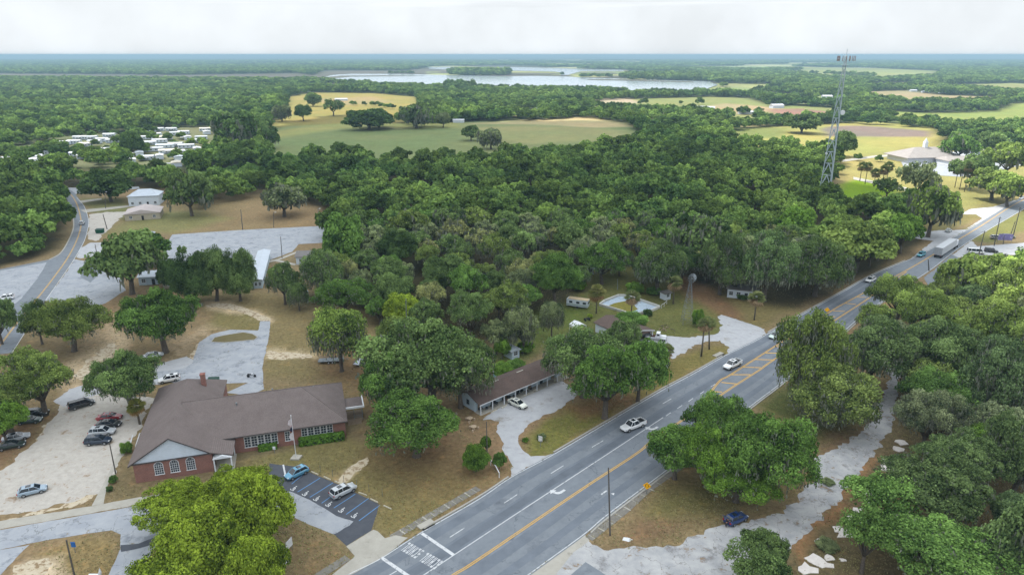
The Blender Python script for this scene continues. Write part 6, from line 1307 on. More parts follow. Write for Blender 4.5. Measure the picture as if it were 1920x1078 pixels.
def vehicle_meshes(kind):
    if kind in VM: return VM[kind]
    s = SPEC[kind]; out = []; mb = MB(); vs = []; n = 10
    for (x, zb, zt, w_) in s['st']:
        for (yy, zz) in ((-w_*.8,zb),(-w_,zb+.14),(-w_,zt-.22),(-w_*.95,zt-.06),(-w_*.8,zt),(w_*.8,zt),(w_*.95,zt-.06),(w_,zt-.22),(w_,zb+.14),(w_*.8,zb)): vs.append((x, yy, zz))
    k = len(s['st']); fs = [(i * n + j, i * n + (j + 1) % n, (i + 1) * n + (j + 1) % n, (i + 1) * n + j) for i in range(k - 1) for j in range(n)] + [tuple(range(n)), tuple(range((k - 1) * n + n - 1, (k - 1) * n - 1, -1))]
    mb.add(vs, fs); xr0, xr1, xf1, xf0, zb, zt = s['gh']; W_ = s['W']; wb_, wt = W_ * .86, W_ * .68
    # roof panel, pillars in body colour
    mb.add([(xr1,-wt,zt),(xf1,-wt,zt),(xf1,wt,zt),(xr1,wt,zt),(xr1+.06,-wt*.9,zt+.05),(xf1-.08,-wt*.9,zt+.05),(xf1-.08,wt*.9,zt+.05),(xr1+.06,wt*.9,zt+.05)], [(4,5,6,7),(0,1,5,4),(1,2,6,5),(2,3,7,6),(3,0,4,7),(3,2,1,0)])
    for sg in (-1, 1):
        for (xa, xb) in ((xr0, xr1), (xf0, xf1)): mb.bar((xa, sg * wb_, zb - .03), (xb, sg * wt, zt), .05, n=4)
        xm_ = (xr0 + xf0) / 2 + .05; mb.bar((xm_, sg * wb_, zb - .03), (xm_, sg * wt, zt), .045, n=4)
        if kind in ('suv', 'minivan', 'van'): mb.bar((xr0 * .62, sg * wb_, zb - .03), (xr0 * .62, sg * wt, zt), .07, n=4)
    if kind == 'pickup':
        mb.box(-2.82, -1.05, -.93, -.83, 1.05, 1.34); mb.box(-2.82, -1.05, .83, .93, 1.05, 1.34); mb.box(-2.88, -2.8, -.93, .93, 1.05, 1.34)
    out.append(('body', me_of(mb, 'body', PAINT), (0,0,0), None))
    g = MB(); i_ = .015
    g.add([(xr0+i_,-wb_+i_,zb-.03),(xf0-i_,-wb_+i_,zb-.03),(xf0-i_,wb_-i_,zb-.03),(xr0+i_,wb_-i_,zb-.03),(xr1+i_,-wt+i_,zt-.005),(xf1-i_,-wt+i_,zt-.005),(xf1-i_,wt-i_,zt-.005),(xr1+i_,wt-i_,zt-.005)], [(0,1,5,4),(1,2,6,5),(2,3,7,6),(3,0,4,7),(4,5,6,7),(3,2,1,0)])
    if kind != 'van': g.box((xr1+xf1)/2 - .35, (xr1+xf1)/2 + .45, -.42, .42, zt + .045, zt + .062)
    out.append(('windows', me_of(g, 'windows', CGL), (0,0,0), None))
    if kind == 'pickup':
        m_ = MB().box(-2.79, -1.06, -.825, .825, 1.105, 1.13); out.append(('bed', me_of(m_, 'bed', BLK), (0,0,0), None))
    ty = me_of(MB().cyl((0,0,0), s['r'], .24, 16, axis='y'), 'tyre', TYRE); rm = me_of(MB().cyl((0,0,0), s['r'] * .62, .26, 12, axis='y'), 'rim', RIM)
    for x in s['wb']:
        for sg in (-1, 1): out.append(('wheel', ty, (x, sg * (W_ - .1), s['r']), rm))
    f = s['st'][-2]; r_ = s['st'][1]
    for sg in (-1, 1):
        out.append(('headlight', me_of(MB().box(-.1,.12,-.17,.17,-.08,.08), 'headlight', HL), (f[0] + .02, sg * (f[3] - .2), f[2] - .12), None))
        out.append(('tail_light', me_of(MB().box(-.1,.08,-.14,.14,-.1,.1), 'tail_light', TL), (s['st'][0][0] + .06, sg * (r_[3] - .16), r_[2] - .16), None))
    out.append(('bumper', me_of(MB().box(s['st'][-1][0]-.12, s['st'][-1][0]+.04, -.55, .55, .34, .5), 'bumper', BLK), (0,0,0), None))
    VM[kind] = out; return out
def vehicle(kind, rear, front, color, label, cat='car', group=None, name='car', z=.03):
    a, b_ = P2(rear, z), P2(front, z); d = b_ - a; r_ = empty(name, (a + b_) / 2, math.atan2(d.y, d.x), label, cat, group)
    for nm, me, loc, sub in vehicle_meshes(kind):
        o = bpy.data.objects.new(nm, me); link(o, r_); o.location = loc; o.color = (*color, 1)
        if sub: q = bpy.data.objects.new('rim', sub); link(q, o)
    return r_
WHT = (.72,.74,.76); BLKP = (.012,.013,.016); NAVY = (.018,.03,.055); SILV = (.42,.45,.48)
vehicle('pickup', (1206,795), (1167,810), WHT, 'white pickup with dark sunroof driving on the highway near the turn arrow', 'pickup', name='pickup_truck')
vehicle('pickup', (1387,681), (1358,695), WHT, 'white pickup beside the yellow hatched median of the highway', 'pickup', name='pickup_truck')
vehicle('suv', (1640,524), (1623,532), WHT, 'white SUV on the shaded far stretch of highway', name='suv')
vehicle('suv', (1734,477), (1719,484), (.06,.32,.42), 'turquoise SUV in front of the big truck on the highway', name='suv')
vehicle('sedan', (1462,627), (1444,637), (.5,.6,.56), 'pale greenish sedan emerging under the tree over the highway')
vehicle('sedan', (1921,370), (1909,377), (.5,.52,.55), 'small pale car at the far right end of the highway')
vehicle('sedan', (1772,446-8), (1784,431), (.45,.5,.5), 'pale grey car on the highway shoulder beyond the truck')
vehicle('sedan', (956,754), (985,767), (.62,.64,.58), 'pale cream sedan parked in front of the motel porch')
vehicle('hatch', (34,931), (90,917), (.26,.34,.42), 'silver-blue crossover alone at the bottom of the gravel lot', name='suv')
vehicle('suv', (160,833), (210,829), NAVY, 'dark navy SUV, nearest of the four cars parked beside the school pavement', name='suv')
vehicle('suv', (168,816), (218,812), SILV, 'silver SUV between the navy and black cars in the gravel lot', name='suv')
vehicle('sedan', (184,800), (226,798), BLKP, 'black sedan between the red and silver cars in the gravel lot')
vehicle('sedan', (183,788), (230,784), (.22,.012,.02), 'dark red sedan at the top of the row in the gravel lot')
vehicle('minivan', (133,768), (174,756), BLKP, 'black minivan standing apart at the top of the gravel lot', 'minivan', name='minivan')
vehicle('suv', (46,782), (91,777), BLKP, 'black SUV under the oak at the left edge of the gravel lot, upper', name='suv')
vehicle('sedan', (36,794), (76,790), (.02,.045,.04), 'dark green sedan beside the black SUV under the oak')
vehicle('sedan', (8,830), (54,819), (.4,.43,.47), 'silver sedan at the left photo edge on brown ground')
vehicle('sedan', (0,843), (44,835), (.015,.03,.025), 'black-green sedan right in front of the silver sedan, left edge')
vehicle('suv', (334,712), (301,718), WHT, 'white SUV behind the school by the gravel lane', name='suv')
vehicle('sedan', (278,672), (298,668), SILV, 'silver car half hidden under the round oak')
vehicle('hatch', (576,882), (537,900), (.10,.28,.42), 'blue hatchback in the handicapped bays nearest the school', 'hatchback', name='hatchback')
vehicle('suv', (624,935), (664,915), SILV, 'silver SUV in the middle of the handicapped bays', name='suv')
dc = vehicle('hatch', (1362,985), (1396,969), (.01,.035,.14), 'dark blue hatchback on the side road with a person at its open trunk', 'hatchback', name='hatchback')
vehicle('suv', (150,427), (158,415), SILV, 'silver SUV driving up the bending road on the left', name='suv')
vehicle('suv', (26,560), (-4,564), WHT, 'white SUV on the pale forecourt at the left photo edge', name='suv')
vehicle('hatch', (553,553), (577,549), (.03,.14,.36), 'blue car under the tree at the edge of the lawn', name='car')
vehicle('van', (1812,475), (1846,477), WHT, 'white passenger van in the sunny roadside car park', 'van', name='van')
vehicle('suv', (1850,472), (1866,474), BLKP, 'black car right of the white van', name='suv')
vehicle('sedan', (1110,690), (1128,676), WHT, 'white car glimpsed behind the limbs of the motel oak')
# person at the trunk
def skin_body(name, nodes, edges, m, parent):
    me = bpy.data.meshes.new(name); me.from_pydata([n[:3] for n in nodes], edges, []); o = bpy.data.objects.new(name, me); link(o, parent); sk = o.modifiers.new('skin', 'SKIN')
    for i, n in enumerate(nodes): me.skin_vertices[0].data[i].radius = (n[3], n[3] if len(n) < 5 else n[4]); 
    me.skin_vertices[0].data[0].use_root = True; sb = o.modifiers.new('sub', 'SUBSURF'); sb.levels = 1; sb.render_levels = 2; me.materials.append(m); return o
gp = P(1361, 988); pe = empty('person', gp, R(20), 'person in dark clothes leaning into the open trunk of the dark blue hatchback', 'person')
nd = [(0,0,.92,.13,.16),(.05,0,1.15,.12,.15),(.14,0,1.38,.12,.17),(.18,0,1.48,.055,.055),(.22,0,1.58,.085,.075),(.25,0,1.7,.08,.075),
 (0,.1,.86,.09,.09),(.03,.11,.48,.06,.06),(-.02,.11,.1,.045,.045),(.1,.11,.04,.04,.04),(0,-.1,.86,.09,.09),(.0,-.11,.48,.06,.06),(-.06,-.11,.1,.045,.045),(.06,-.11,.04,.04,.04),
 (.14,.19,1.38,.055,.055),(.28,.23,1.16,.042,.042),(.5,.2,1.1,.03,.03),(.57,.19,1.1,.035,.02),(.14,-.19,1.38,.055,.055),(.28,-.23,1.16,.042,.042),(.5,-.2,1.12,.03,.03),(.57,-.19,1.12,.035,.02)]
eg = [(0,1),(1,2),(2,3),(3,4),(4,5),(0,6),(6,7),(7,8),(8,9),(0,10),(10,11),(11,12),(12,13),(2,14),(14,15),(15,16),(16,17),(2,18),(18,19),(19,20),(20,21)]
SKINM = mat('skin', lin(190,140,115,.8), .6, var=.03)
bd = skin_body('body', nd, eg, SKINM, pe)
for sg in (-1, 1):                       # five fingers on each hand
    for k, (dy, ln_) in enumerate([(-.035,.07),(-.015,.08),(.008,.075),(.03,.06)]): MB().path([(.57,sg*.19+dy,1.11),(.57+ln_*.6,sg*.19+dy,1.105),(.57+ln_,sg*.19+dy,1.08)],[.01,.009,.007],5).build('finger', SKINM, pe, True)
    MB().path([(.53,sg*.17-sg*.03,1.11),(.57,sg*.13,1.11),(.6,sg*.125,1.09)],[.012,.01,.008],5).build('thumb', SKINM, pe, True)
def shirt(nodes, edges, name, m): skin_body(name, nodes, edges, m, pe)
shirt([(0,0,.95,.15,.18),(.05,0,1.15,.14,.17),(.14,0,1.38,.14,.19),(.16,0,1.45,.08,.08),(.14,.2,1.38,.075,.075),(.24,.22,1.22,.065,.065),(.14,-.2,1.38,.075,.075),(.24,-.22,1.22,.065,.065)], [(0,1),(1,2),(2,3),(2,4),(4,5),(2,6),(6,7)], 'shirt', mat('black_shirt', lin(40,40,48,.7), .9))
shirt([(0,0,.92,.145,.175),(0,.1,.84,.105,.105),(.03,.11,.48,.078,.078),(-.02,.11,.12,.06,.06),(0,-.1,.84,.105,.105),(0,-.11,.48,.078,.078),(-.06,-.11,.12,.06,.06)], [(0,1),(1,2),(2,3),(0,4),(4,5),(5,6)], 'trousers', mat('dark_trousers', lin(58,60,74,.7), .9))
shirt([(.22,0,1.67,.09,.085),(.22,0,1.74,.07,.07)], [(0,1)], 'hair', mat('dark_hair', lin(40,32,28,.7), .8)); MB().box(.305,.335,-.012,.012,1.62,1.66).build('nose', SKINM, pe)
# open trunk lid of that car
lid = MB().add([(-2.0,-.62,1.5),(-2.0,.62,1.5),(-2.75,.6,1.95),(-2.75,-.6,1.95),(-2.0,-.62,1.55),(-2.0,.62,1.55),(-2.75,.6,2.0),(-2.75,-.6,2.0)], [(0,3,2,1),(4,5,6,7),(0,1,5,4),(1,2,6,5),(2,3,7,6),(3,0,4,7)]).build('tailgate', PAINT, dc); lid.color = (.01,.035,.14,1)
# tow truck, old white
tt0 = P(1230, 637); r_ = empty('tow_truck', tt0, math.atan2((P(1247, 638) - P(1213, 634)).y, (P(1247, 638) - P(1213, 634)).x), 'old white tow truck with rounded cab and dark boom beside the garage', 'truck')
mb = MB(); mb.box(-.1, 1.2, -.95, .95, .9, 1.5); mb.box(.0, 1.05, -.85, .85, 1.5, 2.25); mb.box(1.2, 2.6, -.7, .7, .75, 1.45); cb = mb.build('cab', TRIM, r_, bevel=.14)
MB().box(1.0, 1.09, -.7, .7, 1.6, 2.1).build('windscreen', CGL, r_)
for sg in (-1, 1): MB().box(.2, .9, sg * .9 - .03, sg * .9 + .03, 1.55, 2.05).build('window', CGL, r_); MB().box(1.25, 2.65, sg * .8 - .22, sg * .8 + .22, .7, 1.05).build('fender', TRIM, r_, bevel=.1); MB().box(-2.6, -1.3, sg * .85 - .22, sg * .85 + .22, .8, 1.1).build('fender', TRIM, r_, bevel=.1)
MB().box(-2.8, -.15, -.7, .7, .65, .95).build('bed', TRIM, r_); mb = MB(); mb.bar((-.3,-.4,.95),(-2.3,0,2.0),.08); mb.bar((-.3,.4,.95),(-2.3,0,2.0),.08); mb.bar((-1.6,0,.95),(-1.6,0,1.65),.06); mb.box(-1.4,-.3,-.6,.6,.95,1.3); mb.build('boom', mat('rust', lin(90,60,52,.8), .9), r_)
for x in (-2.0, 2.0):
    for sg in (-1, 1): o = MB().cyl((x, sg * .85, .42), .42, .28, 16, axis='y').build('wheel', TYRE, r_); MB().cyl((x, sg * .86, .42), .22, .3, 12, axis='y').build('rim', RIM, o)
MB().box(2.6, 2.72, -.85, .85, .5, .68).build('bumper', RIM, r_)
# box semi truck
a, b_ = P(1757, 484), P(1790, 462); d = b_ - a; r_ = empty('semi_truck', (a + b_) / 2, math.atan2(d.y, d.x), 'large grey-white box trailer truck driving away on the highway', 'truck'); Lt = d.length - 4.5; Lh = d.length / 2
MB().box(-Lh, -Lh + Lt, -1.28, 1.28, 1.15, 4.05).build('trailer', mat('trailer_skin', lin(206,210,216,.7), .5, var=.05, scale=.4), r_); MB().box(-Lh, Lh - .6, -.5, .5, .85, 1.14).build('chassis', BLK, r_)
mb = MB(); mb.box(-Lh - .05, -Lh - .005, -1.2, -.03, 1.25, 3.95); mb.box(-Lh - .05, -Lh - .005, .03, 1.2, 1.25, 3.95); mb.build('rear_doors', mat('grey_doors', lin(180,184,190,.7), .5), r_)
MB().box(Lh - 3.6, Lh - 1.2, -1.2, 1.2, 1.0, 3.3).build('cab', TRIM, r_, bevel=.15); MB().box(Lh - 1.3, Lh, -1.0, 1.0, .9, 2.1).build('hood', TRIM, r_, bevel=.15); MB().box(Lh - 1.19, Lh - 1.1, -1.0, 1.0, 2.2, 3.0).build('windscreen', CGL, r_)
for x in (-Lh + .8, -Lh + 2.1, Lh - 5, Lh - 3.8, Lh - 1):
    for sg in (-1, 1): MB().cyl((x, sg * 1.05, .5), .5, .35, 16, axis='y').build('wheel', TYRE, r_)
for sg in (-1, 1): MB().box(-Lh - .06, -Lh, sg * 1.0 - .15, sg * 1.0 + .15, 1.0, 1.12).build('tail_light', TL, r_)
# red and white wrecker vehicles
for (px, py, l, c1, c2) in [(1806,512,'white truck with a red bed parked at the edge of the shaded car park',(.6,.6,.62),(.4,.04,.04)),(1812,532,'red and white vehicle mostly hidden behind the roadside oak',(.4,.04,.04),(.6,.6,.62))]:
    r_ = empty('flatbed_truck', P(px, py), R(-10), l, 'truck'); o = MB().box(-3, -.6, -1, 1, .6, 1.9).build('cab', PAINT, r_, bevel=.15); o.color = (*c1, 1); o = MB().box(-.55, 3.2, -1.1, 1.1, .8, 1.05).build('bed', PAINT, r_); o.color = (*c2, 1); MB().box(-3.03, -2.7, -.85, .85, 1.3, 1.8).build('windscreen', CGL, r_)
    for x in (-2.1, 2):
        for sg in (-1, 1): MB().cyl((x, sg * .9, .4), .4, .28, 14, axis='y').build('wheel', TYRE, r_)
# dark parked things further right
for i, (px, py, c, l) in enumerate([(1868,448,(.3,.3,.3),'grey car among the cluttered vehicles right of the van'),(1890,446,(.05,.07,.05),'dark green car among the vehicles near the purple sign')]): vehicle('suv', (px - 8, py), (px + 8, py + 1), c, l, name='suv')
# trailers
def trailer(px, py, ang, L_, W_, m, label, mesh=True):
    r_ = empty('utility_trailer', P(px, py), ang, label, 'trailer'); MB().box(-L_ / 2, L_ / 2, -W_ / 2, W_ / 2, .5, .62).build('deck', m, r_)
    mb = MB()
    for x in np.linspace(-L_ / 2, L_ / 2, 6):
        for sg in (-1, 1): mb.bar((x, sg * W_ / 2, .6), (x, sg * W_ / 2, 1.15), .035, n=4)
    for sg in (-1, 1): mb.bar((-L_ / 2, sg * W_ / 2, 1.15), (L_ / 2, sg * W_ / 2, 1.15), .04, n=4); mb.bar((-L_ / 2, sg * W_ / 2, .85), (L_ / 2, sg * W_ / 2, .85), .03, n=4)
    mb.bar((L_ / 2, -W_ / 2, 1.15), (L_ / 2, W_ / 2, 1.15), .04, n=4); mb.build('rails', GREYM, r_); mb = MB(); mb.bar((L_ / 2, -.5, .55), (L_ / 2 + 1.3, 0, .5), .05, n=4); mb.bar((L_ / 2, .5, .55), (L_ / 2 + 1.3, 0, .5), .05, n=4); mb.build('tongue', GREYM, r_)
    for x in ((-.45, .45) if L_ > 4.5 else (0,)):
        for sg in (-1, 1): o = MB().cyl((x, sg * (W_ / 2 + .16), .34), .34, .22, 14, axis='y').build('wheel', TYRE, r_); MB().cyl((x, sg * (W_ / 2 + .17), .34), .19, .24, 10, axis='y').build('rim', HL, o)
    return r_
trailer(621, 678, R(8), 6.0, 2.1, GREYM, 'long dark two-axle trailer under the lone weeping oak'); trailer(674, 682, R(78), 3.6, 1.7, METAL, 'small pale trailer right of the weeping oak trunk')
# motorcycle
r_ = empty('motorcycle', P(472, 707), R(4), 'black and white motorcycle parked on the paved loop lot', 'motorcycle')
for x in (-.75, .75): MB().cyl((x, 0, .32), .32, .14, 16, axis='y').build('wheel', TYRE, r_)
mb = MB(); mb.path([(-.75,0,.35),(-.3,0,.55),(.3,0,.6),(.75,0,.35)], [.05,.12,.12,.05], 6); mb.build('frame', RIM, r_); MB().box(-.7, .0, -.16, .16, .72, .84).build('seat', BLK, r_, bevel=.05); MB().box(.0, .5, -.16, .16, .7, 1.0).build('tank', TRIM, r_, bevel=.08); mb = MB(); mb.bar((.55,-.38,1.1),(.55,.38,1.1),.025); mb.bar((.75,0,.4),(.55,0,1.1),.04); mb.build('handlebar', GREYM, r_)
for sg in (-1, 1): MB().box(-1.0, -.5, sg * .28 - .1, sg * .28 + .1, .45, .8).build('saddlebag', BLK, r_, bevel=.04)
# wreck of a lawn tractor by the garage
r_ = empty('lawn_tractor', P(1100, 601), R(10), 'dark old lawn tractor on the grass beside the small yellow-green bush', 'tractor'); MB().box(.0, 1.0, -.35, .35, .4, .85).build('hood', BLK, r_, bevel=.06); MB().box(-.6, -.1, -.3, .3, .6, .75).build('seat', DARKI, r_)
for x, q in ((-.5, .3), (.8, .2)):
    for sg in (-1, 1): MB().cyl((x, sg * .45, q), q, .2, 12, axis='y').build('wheel', TYRE, r_)
# dumpsters
GD = mat('green_dumpster', lin(20,86,66,.8), .6, var=.12)
for px, py, s_, l in [(401,720,1.0,'green dumpster behind the school chimney'),(188,437,1.25,'green dumpster beside the pale sandy drive upper left')]:
    r_ = empty('dumpster', P(px, py), R(5), l, 'dumpster'); r_.scale = (s_,) * 3; MB().add([(-1.1,-.7,.1),(1.1,-.7,.1),(1.1,.7,.1),(-1.1,.7,.1),(-1.2,-.85,1.25),(1.2,-.85,1.25),(1.2,.75,1.45),(-1.2,.75,1.45)], [(3,2,1,0),(0,1,5,4),(1,2,6,5),(2,3,7,6),(3,0,4,7),(4,5,6,7)]).build('bin', GD, r_)
    mb = MB(); mb.add([(-1.22,-.87,1.27),(0,-.87,1.27),(0,.77,1.49),(-1.22,.77,1.49),(-1.22,-.87,1.31),(0,-.87,1.31),(0,.77,1.53),(-1.22,.77,1.53)],[(4,5,6,7),(0,1,5,4),(3,0,4,7),(2,3,7,6)]); mb.add([(.03,-.87,1.27),(1.22,-.87,1.27),(1.22,.77,1.49),(.03,.77,1.49),(.03,-.87,1.31),(1.22,-.87,1.31),(1.22,.77,1.53),(.03,.77,1.53)],[(4,5,6,7),(0,1,5,4),(1,2,6,5),(2,3,7,6)]); mb.build('lid', mat('dark_green_lid', lin(16,60,50,.8), .5), r_)
    for sg in (-1, 1): MB().box(sg * 1.2 - .06, sg * 1.2 + .06, -.4, .4, .7, .9).build('side_pocket', GD, r_)

# ------------------------------------------------------------ poles, signs, small things
POLE = mat('pole_wood', lin(96,92,88,.8), .9, var=.15, scale=3)
def solve_h(g, topy):
    z = 0.
    while z < 60:
        dep = g.y * math.cos(PIT) - (z - HC) * math.sin(PIT); up = g.y * math.sin(PIT) + (z - HC) * math.cos(PIT)
        if 539 - FPX * up / dep < topy: break
        z += .05
    return z
def pole(px, py, topx, topy, label, arms=1, lamp=False, rad=.15, cat='utility pole', m=None):
    g = P(px, py); h = solve_h(g, topy); tp = P(topx, topy, h) - g; lean_ = Vector((tp.x, 0, h)); r_ = empty('utility_pole', g, 0, label, cat)
    MB().bar((0,0,-.2), lean_, rad, rad * .7, 8).build('pole', m or POLE, r_)
    if arms:
        c = lean_ - Vector((0,0,.6)); MB().box(c.x - .9, c.x + .9, c.y - .05, c.y + .05, c.z, c.z + .12).build('crossarm', POLE, r_)
        for x in (-.8, 0, .8): MB().cyl((c.x + x, c.y, c.z + .12), .05, .16, 6).build('insulator', TRIM, r_)
    if lamp: c = lean_; mb = MB(); mb.bar(c, c + Vector((.9,-.5,.1)), .04); mb.build('lamp_arm', GREYM, r_); MB().box(c.x + .7, c.x + 1.3, c.y - .75, c.y - .35, c.z, c.z + .16).build('lamp_head', TRIM, r_, bevel=.05)
    return r_
pole(1144, 1003, 1141, 877, 'bare leaning wooden pole on the pavement right of the highway', 0)
pole(1318, 840, 1314, 765, 'pole top showing above the large highway oak', 1); pole(217, 888, 205, 830, 'thin dark pole beside the pavement of the gravel lot', 0, rad=.12)
pole(145, 1102, 124, 1012, 'leaning pole in the grass island at the bottom left', 0, rad=.14)
pole(914, 868, 912, 790, 'dark pole wrapped in green vines near the motel drive', 0, rad=.12)
pole(529, 484, 526, 444, 'pole at the bottom edge of the paved lot', 0); pole(455, 431, 451, 393, 'wooden pole on the brown field left of the paved lot top edge', 0, rad=.2); pole(513, 427, 513, 398, 'thin lamp pole behind the paved lot', 0, lamp=True); pole(598, 415, 596, 391, 'pale lamp pole at the right end of the paved lot', 0, lamp=True, m=GREYM)
pole(201, 430, 193, 402, 'leaning pole beside the pale sandy drive', 0, rad=.2); pole(198, 391, 196, 360, 'street light near the two pale roofed houses', 0, lamp=True); pole(181, 473, 178, 458, 'short pole between the two driveways', 0, rad=.15)
pole(1742, 508, 1741, 487, 'short dark pole in the grass wedge beside the highway', 0, rad=.2); pole(1833, 486, 1847, 433, 'tall pole behind the white van', 1, rad=.2); pole(1864, 461, 1876, 407, 'tall pole between the van and the green verge', 1, rad=.2); pole(1899, 445, 1914, 389, 'tallest leaning pole near the purple sign', 1, rad=.22); pole(1893, 446, 1904, 415, 'shorter pole leaning beside the tallest one', 0, rad=.18); pole(1881, 458, 1883, 441, 'thin short post behind the parked cars', 0, rad=.15)
pole(1158, 543, 1158, 523, 'short grey pole on the lawn behind the pool', 0, m=GREYM); pole(1313, 672, 1313, 655, 'thin guy pole beside the left tall palm', 0, rad=.05, m=GREYM); pole(763, 640, 761, 560, 'grey pole in the wood edge above the oak clump', 0, m=GREYM); pole(772, 432, 770, 392, 'slender grey mast rising out of the central wood', 0, m=GREYM, rad=.15)
# flagpole
g = P(556, 858); h = solve_h(g, 780); r_ = empty('flagpole', g, 0, 'white flagpole with two limp flags in front of the school', 'flagpole'); MB().bar((-.05,0,.3), (-.15,0,h), .07, .045, 8).build('pole', TRIM, r_); MB().cyl((-.15,0,h), .09, .16, 8).build('finial', TRIM, r_)
bs_ = MB().prism([(-.95,-.8),(.7,-.95),(1.0,.5),(-.7,.8)], 0, .3).build('base', CONC, r_)
def limp_flag(z0, z1, c, w_):
    mb = MB(); pr = []
    for i in range(9):
        t_ = i / 8; z = z0 + (z1 - z0) * t_; wv_ = w_ * (.35 + .65 * math.sin(t_ * 2.2 + .4)); pr.append([(-.12 - wv_ * k / 3, .1 * math.sin(k * 2 + i), z - .12 * k * (1 - t_)) for k in range(4)])
    V = [p for r in pr for p in r]; mb.add(V, [(4 * i + k, 4 * i + k + 1, 4 * i + k + 5, 4 * i + k + 4) for i in range(8) for k in range(3)]); return mb.build('flag', c, r_, True)
limp_flag(h - .5, h - 2.2, mat('flag_red_white', lin(206,196,200,.8), .9, var=.1, scale=1.2, wear=(lin(150,60,66,.8), 1.8, .58, .02)), .75); limp_flag(h - 2.1, h - 3.3, mat('flag_navy', lin(40,44,72,.8), .9), .5); limp_flag(h - 3.3, h - 5.1, mat('flag_white', lin(214,208,212,.8), .9, var=.05, wear=(lin(160,120,124,.8), 1.6, .62, .03)), .75)
# yellow warning sign (winding road symbol)
g = P(1212, 926); r_ = empty('warning_sign', g, R(-20), 'yellow diamond warning sign with two black winding arrows beside the highway pavement', 'sign'); MB().box(-.05,.05,-.03,.03,0,2.0).build('post', GREYM, r_)
YS = mat('sign_yellow', lin(244,178,10,.9), .5, var=.02); MB().add([(0,-.05,1.0),(.72,-.05,1.72),(0,-.05,2.44),(-.72,-.05,1.72),(0,-.035,1.0),(.72,-.035,1.72),(0,-.035,2.44),(-.72,-.035,1.72)], [(0,1,2,3),(4,7,6,5),(0,4,5,1),(1,5,6,2),(2,6,7,3),(3,7,4,0)]).build('panel', YS, r_)
mb = MB()
for sg in (-1, 1): mb.add([(sg*.1,-.055,1.4),(sg*.2,-.055,1.4),(sg*.3,-.055,1.7),(sg*.2,-.055,1.72)],[(0,1,2,3)]); mb.add([(sg*.2,-.055,1.7),(sg*.3,-.055,1.7),(sg*.2,-.055,2.0),(sg*.12,-.055,1.98)],[(0,1,2,3)]); mb.add([(sg*.06,-.055,1.96),(sg*.28,-.055,1.98),(sg*.14,-.055,2.14)],[(0,1,2)])
mb.build('symbol', BLK, r_)
# second diamond further up the road, seen from its edge side
g = P(1545, 618); r_ = empty('warning_sign', g, R(-20), 'small orange-yellow sign poking out of the oak over the highway', 'sign'); MB().box(-.05,.05,-.03,.03,0,6.5).build('post', GREYM, r_); MB().add([(0,-.05,5.2),(.7,-.05,5.9),(0,-.05,6.6),(-.7,-.05,5.9),(0,-.03,5.2),(.7,-.03,5.9),(0,-.03,6.6),(-.7,-.03,5.9)], [(0,1,2,3),(4,7,6,5),(0,4,5,1),(1,5,6,2),(2,6,7,3),(3,7,4,0)]).build('panel', YS, r_)
def panel_sign(px, py, w_, z0, z1, m, label, rz=0, posts=2, name='sign'):
    r_ = empty(name, P(px, py), rz, label, 'sign'); MB().box(-w_/2, w_/2, -.04, .04, z0, z1).build('panel', m, r_)
    for x in ((-w_/2 + .08, w_/2 - .08) if posts == 2 else (0,)): MB().box(x-.04, x+.04, -.03+.075, .03+.075, 0, z1).build('post', GREYM, r_)
    return r_
panel_sign(141, 1036, .65, 1.1, 2.0, mat('sign_blue', lin(30,96,170,.9), .5), 'small blue sign on a post in the bottom left grass island', 0, 1)
panel_sign(141, 1036.5, .1, .1, .2, TRIM, 'x', 0, 1) if False else None
panel_sign(1013, 838, .8, 1.3, 2.4, mat('sign_white', lin(214,214,214,.85), .6, wear=(lin(110,114,120,.8), 2.5, .56, .05)), 'small weathered white sign with dark figure on the grass verge', R(-25), 1)
panel_sign(515, 850, .5, .9, 1.5, TRIM, 'small white sign in front of the left-hand school hedge', 0, 1); panel_sign(1883, 455, 5.5, 1.0, 3.6, mat('sign_purple', lin(128,120,170,.8), .6, var=.1, scale=.8, wear=(lin(190,186,214,.8), 1.2, .55, .03)), 'wide purple sign board on the sunny green verge', R(-6))
panel_sign(544, 1035, 1.5, .9, 2.3, mat('board_white', lin(206,208,212,.85), .6), 'upper of two white notice boards right of the yellow-green tree', R(72), 2, 'notice_board'); panel_sign(538, 1064, 1.5, .9, 2.4, TRIM, 'lower of two white notice boards right of the yellow-green tree', R(72), 2, 'notice_board')
g = P(1237, 704); panel_sign(1250, 693, 2.2, .3, 2.6, mat('sign_grey', lin(160,166,174,.8), .7, var=.1), 'back of a grey motel sign beside the small palm', R(60), 2)
# white bent pipe railing by the driveway
g = P(920, 872); r_ = empty('pipe_railing', g, 0, 'white bent pipe rail leaning by the highway edge near the vine pole', 'railing'); v = P(936, 895) - g; MB().path([Vector((0,0,1.2)), v * .6 + Vector((0,0,1.4)), v + Vector((0,0,1.0)), v], [.08,.08,.08,.08], 7).build('pipe', TRIM, r_); MB().bar((0,0,0), (0,0,1.2), .07).build('post', TRIM, r_)
mb = MB(); 
for k in range(4): q = v * (k + .5) / 4.6; mb.bar(q, q + Vector((0,0,1.3)), .02, n=4)
mb.build('wires', GREYM, r_)
# round tables
TB = mat('stone_table', lin(190,170,146,.8), .9, var=.1)
for px, py, l in [(881,789,'round stone table on the lawn nearer the motel end wall'),(888,805,'round stone table on the lawn nearer the green bush')]:
    r_ = empty('round_table', P(px, py), 0, l, 'table'); MB().cyl((0,0,.68), .62, .08, 20).build('tabletop', TB, r_); MB().bar((0,0,0), (0,0,.68), .28, .18, 12).build('pedestal', TB, r_)
    for k in range(3): a = k * 2.09 + .4; MB().bar((math.cos(a)*1.0, math.sin(a)*1.0, 0), (math.cos(a)*1.0, math.sin(a)*1.0, .42), .2, n=10).build('stool', TB, r_)
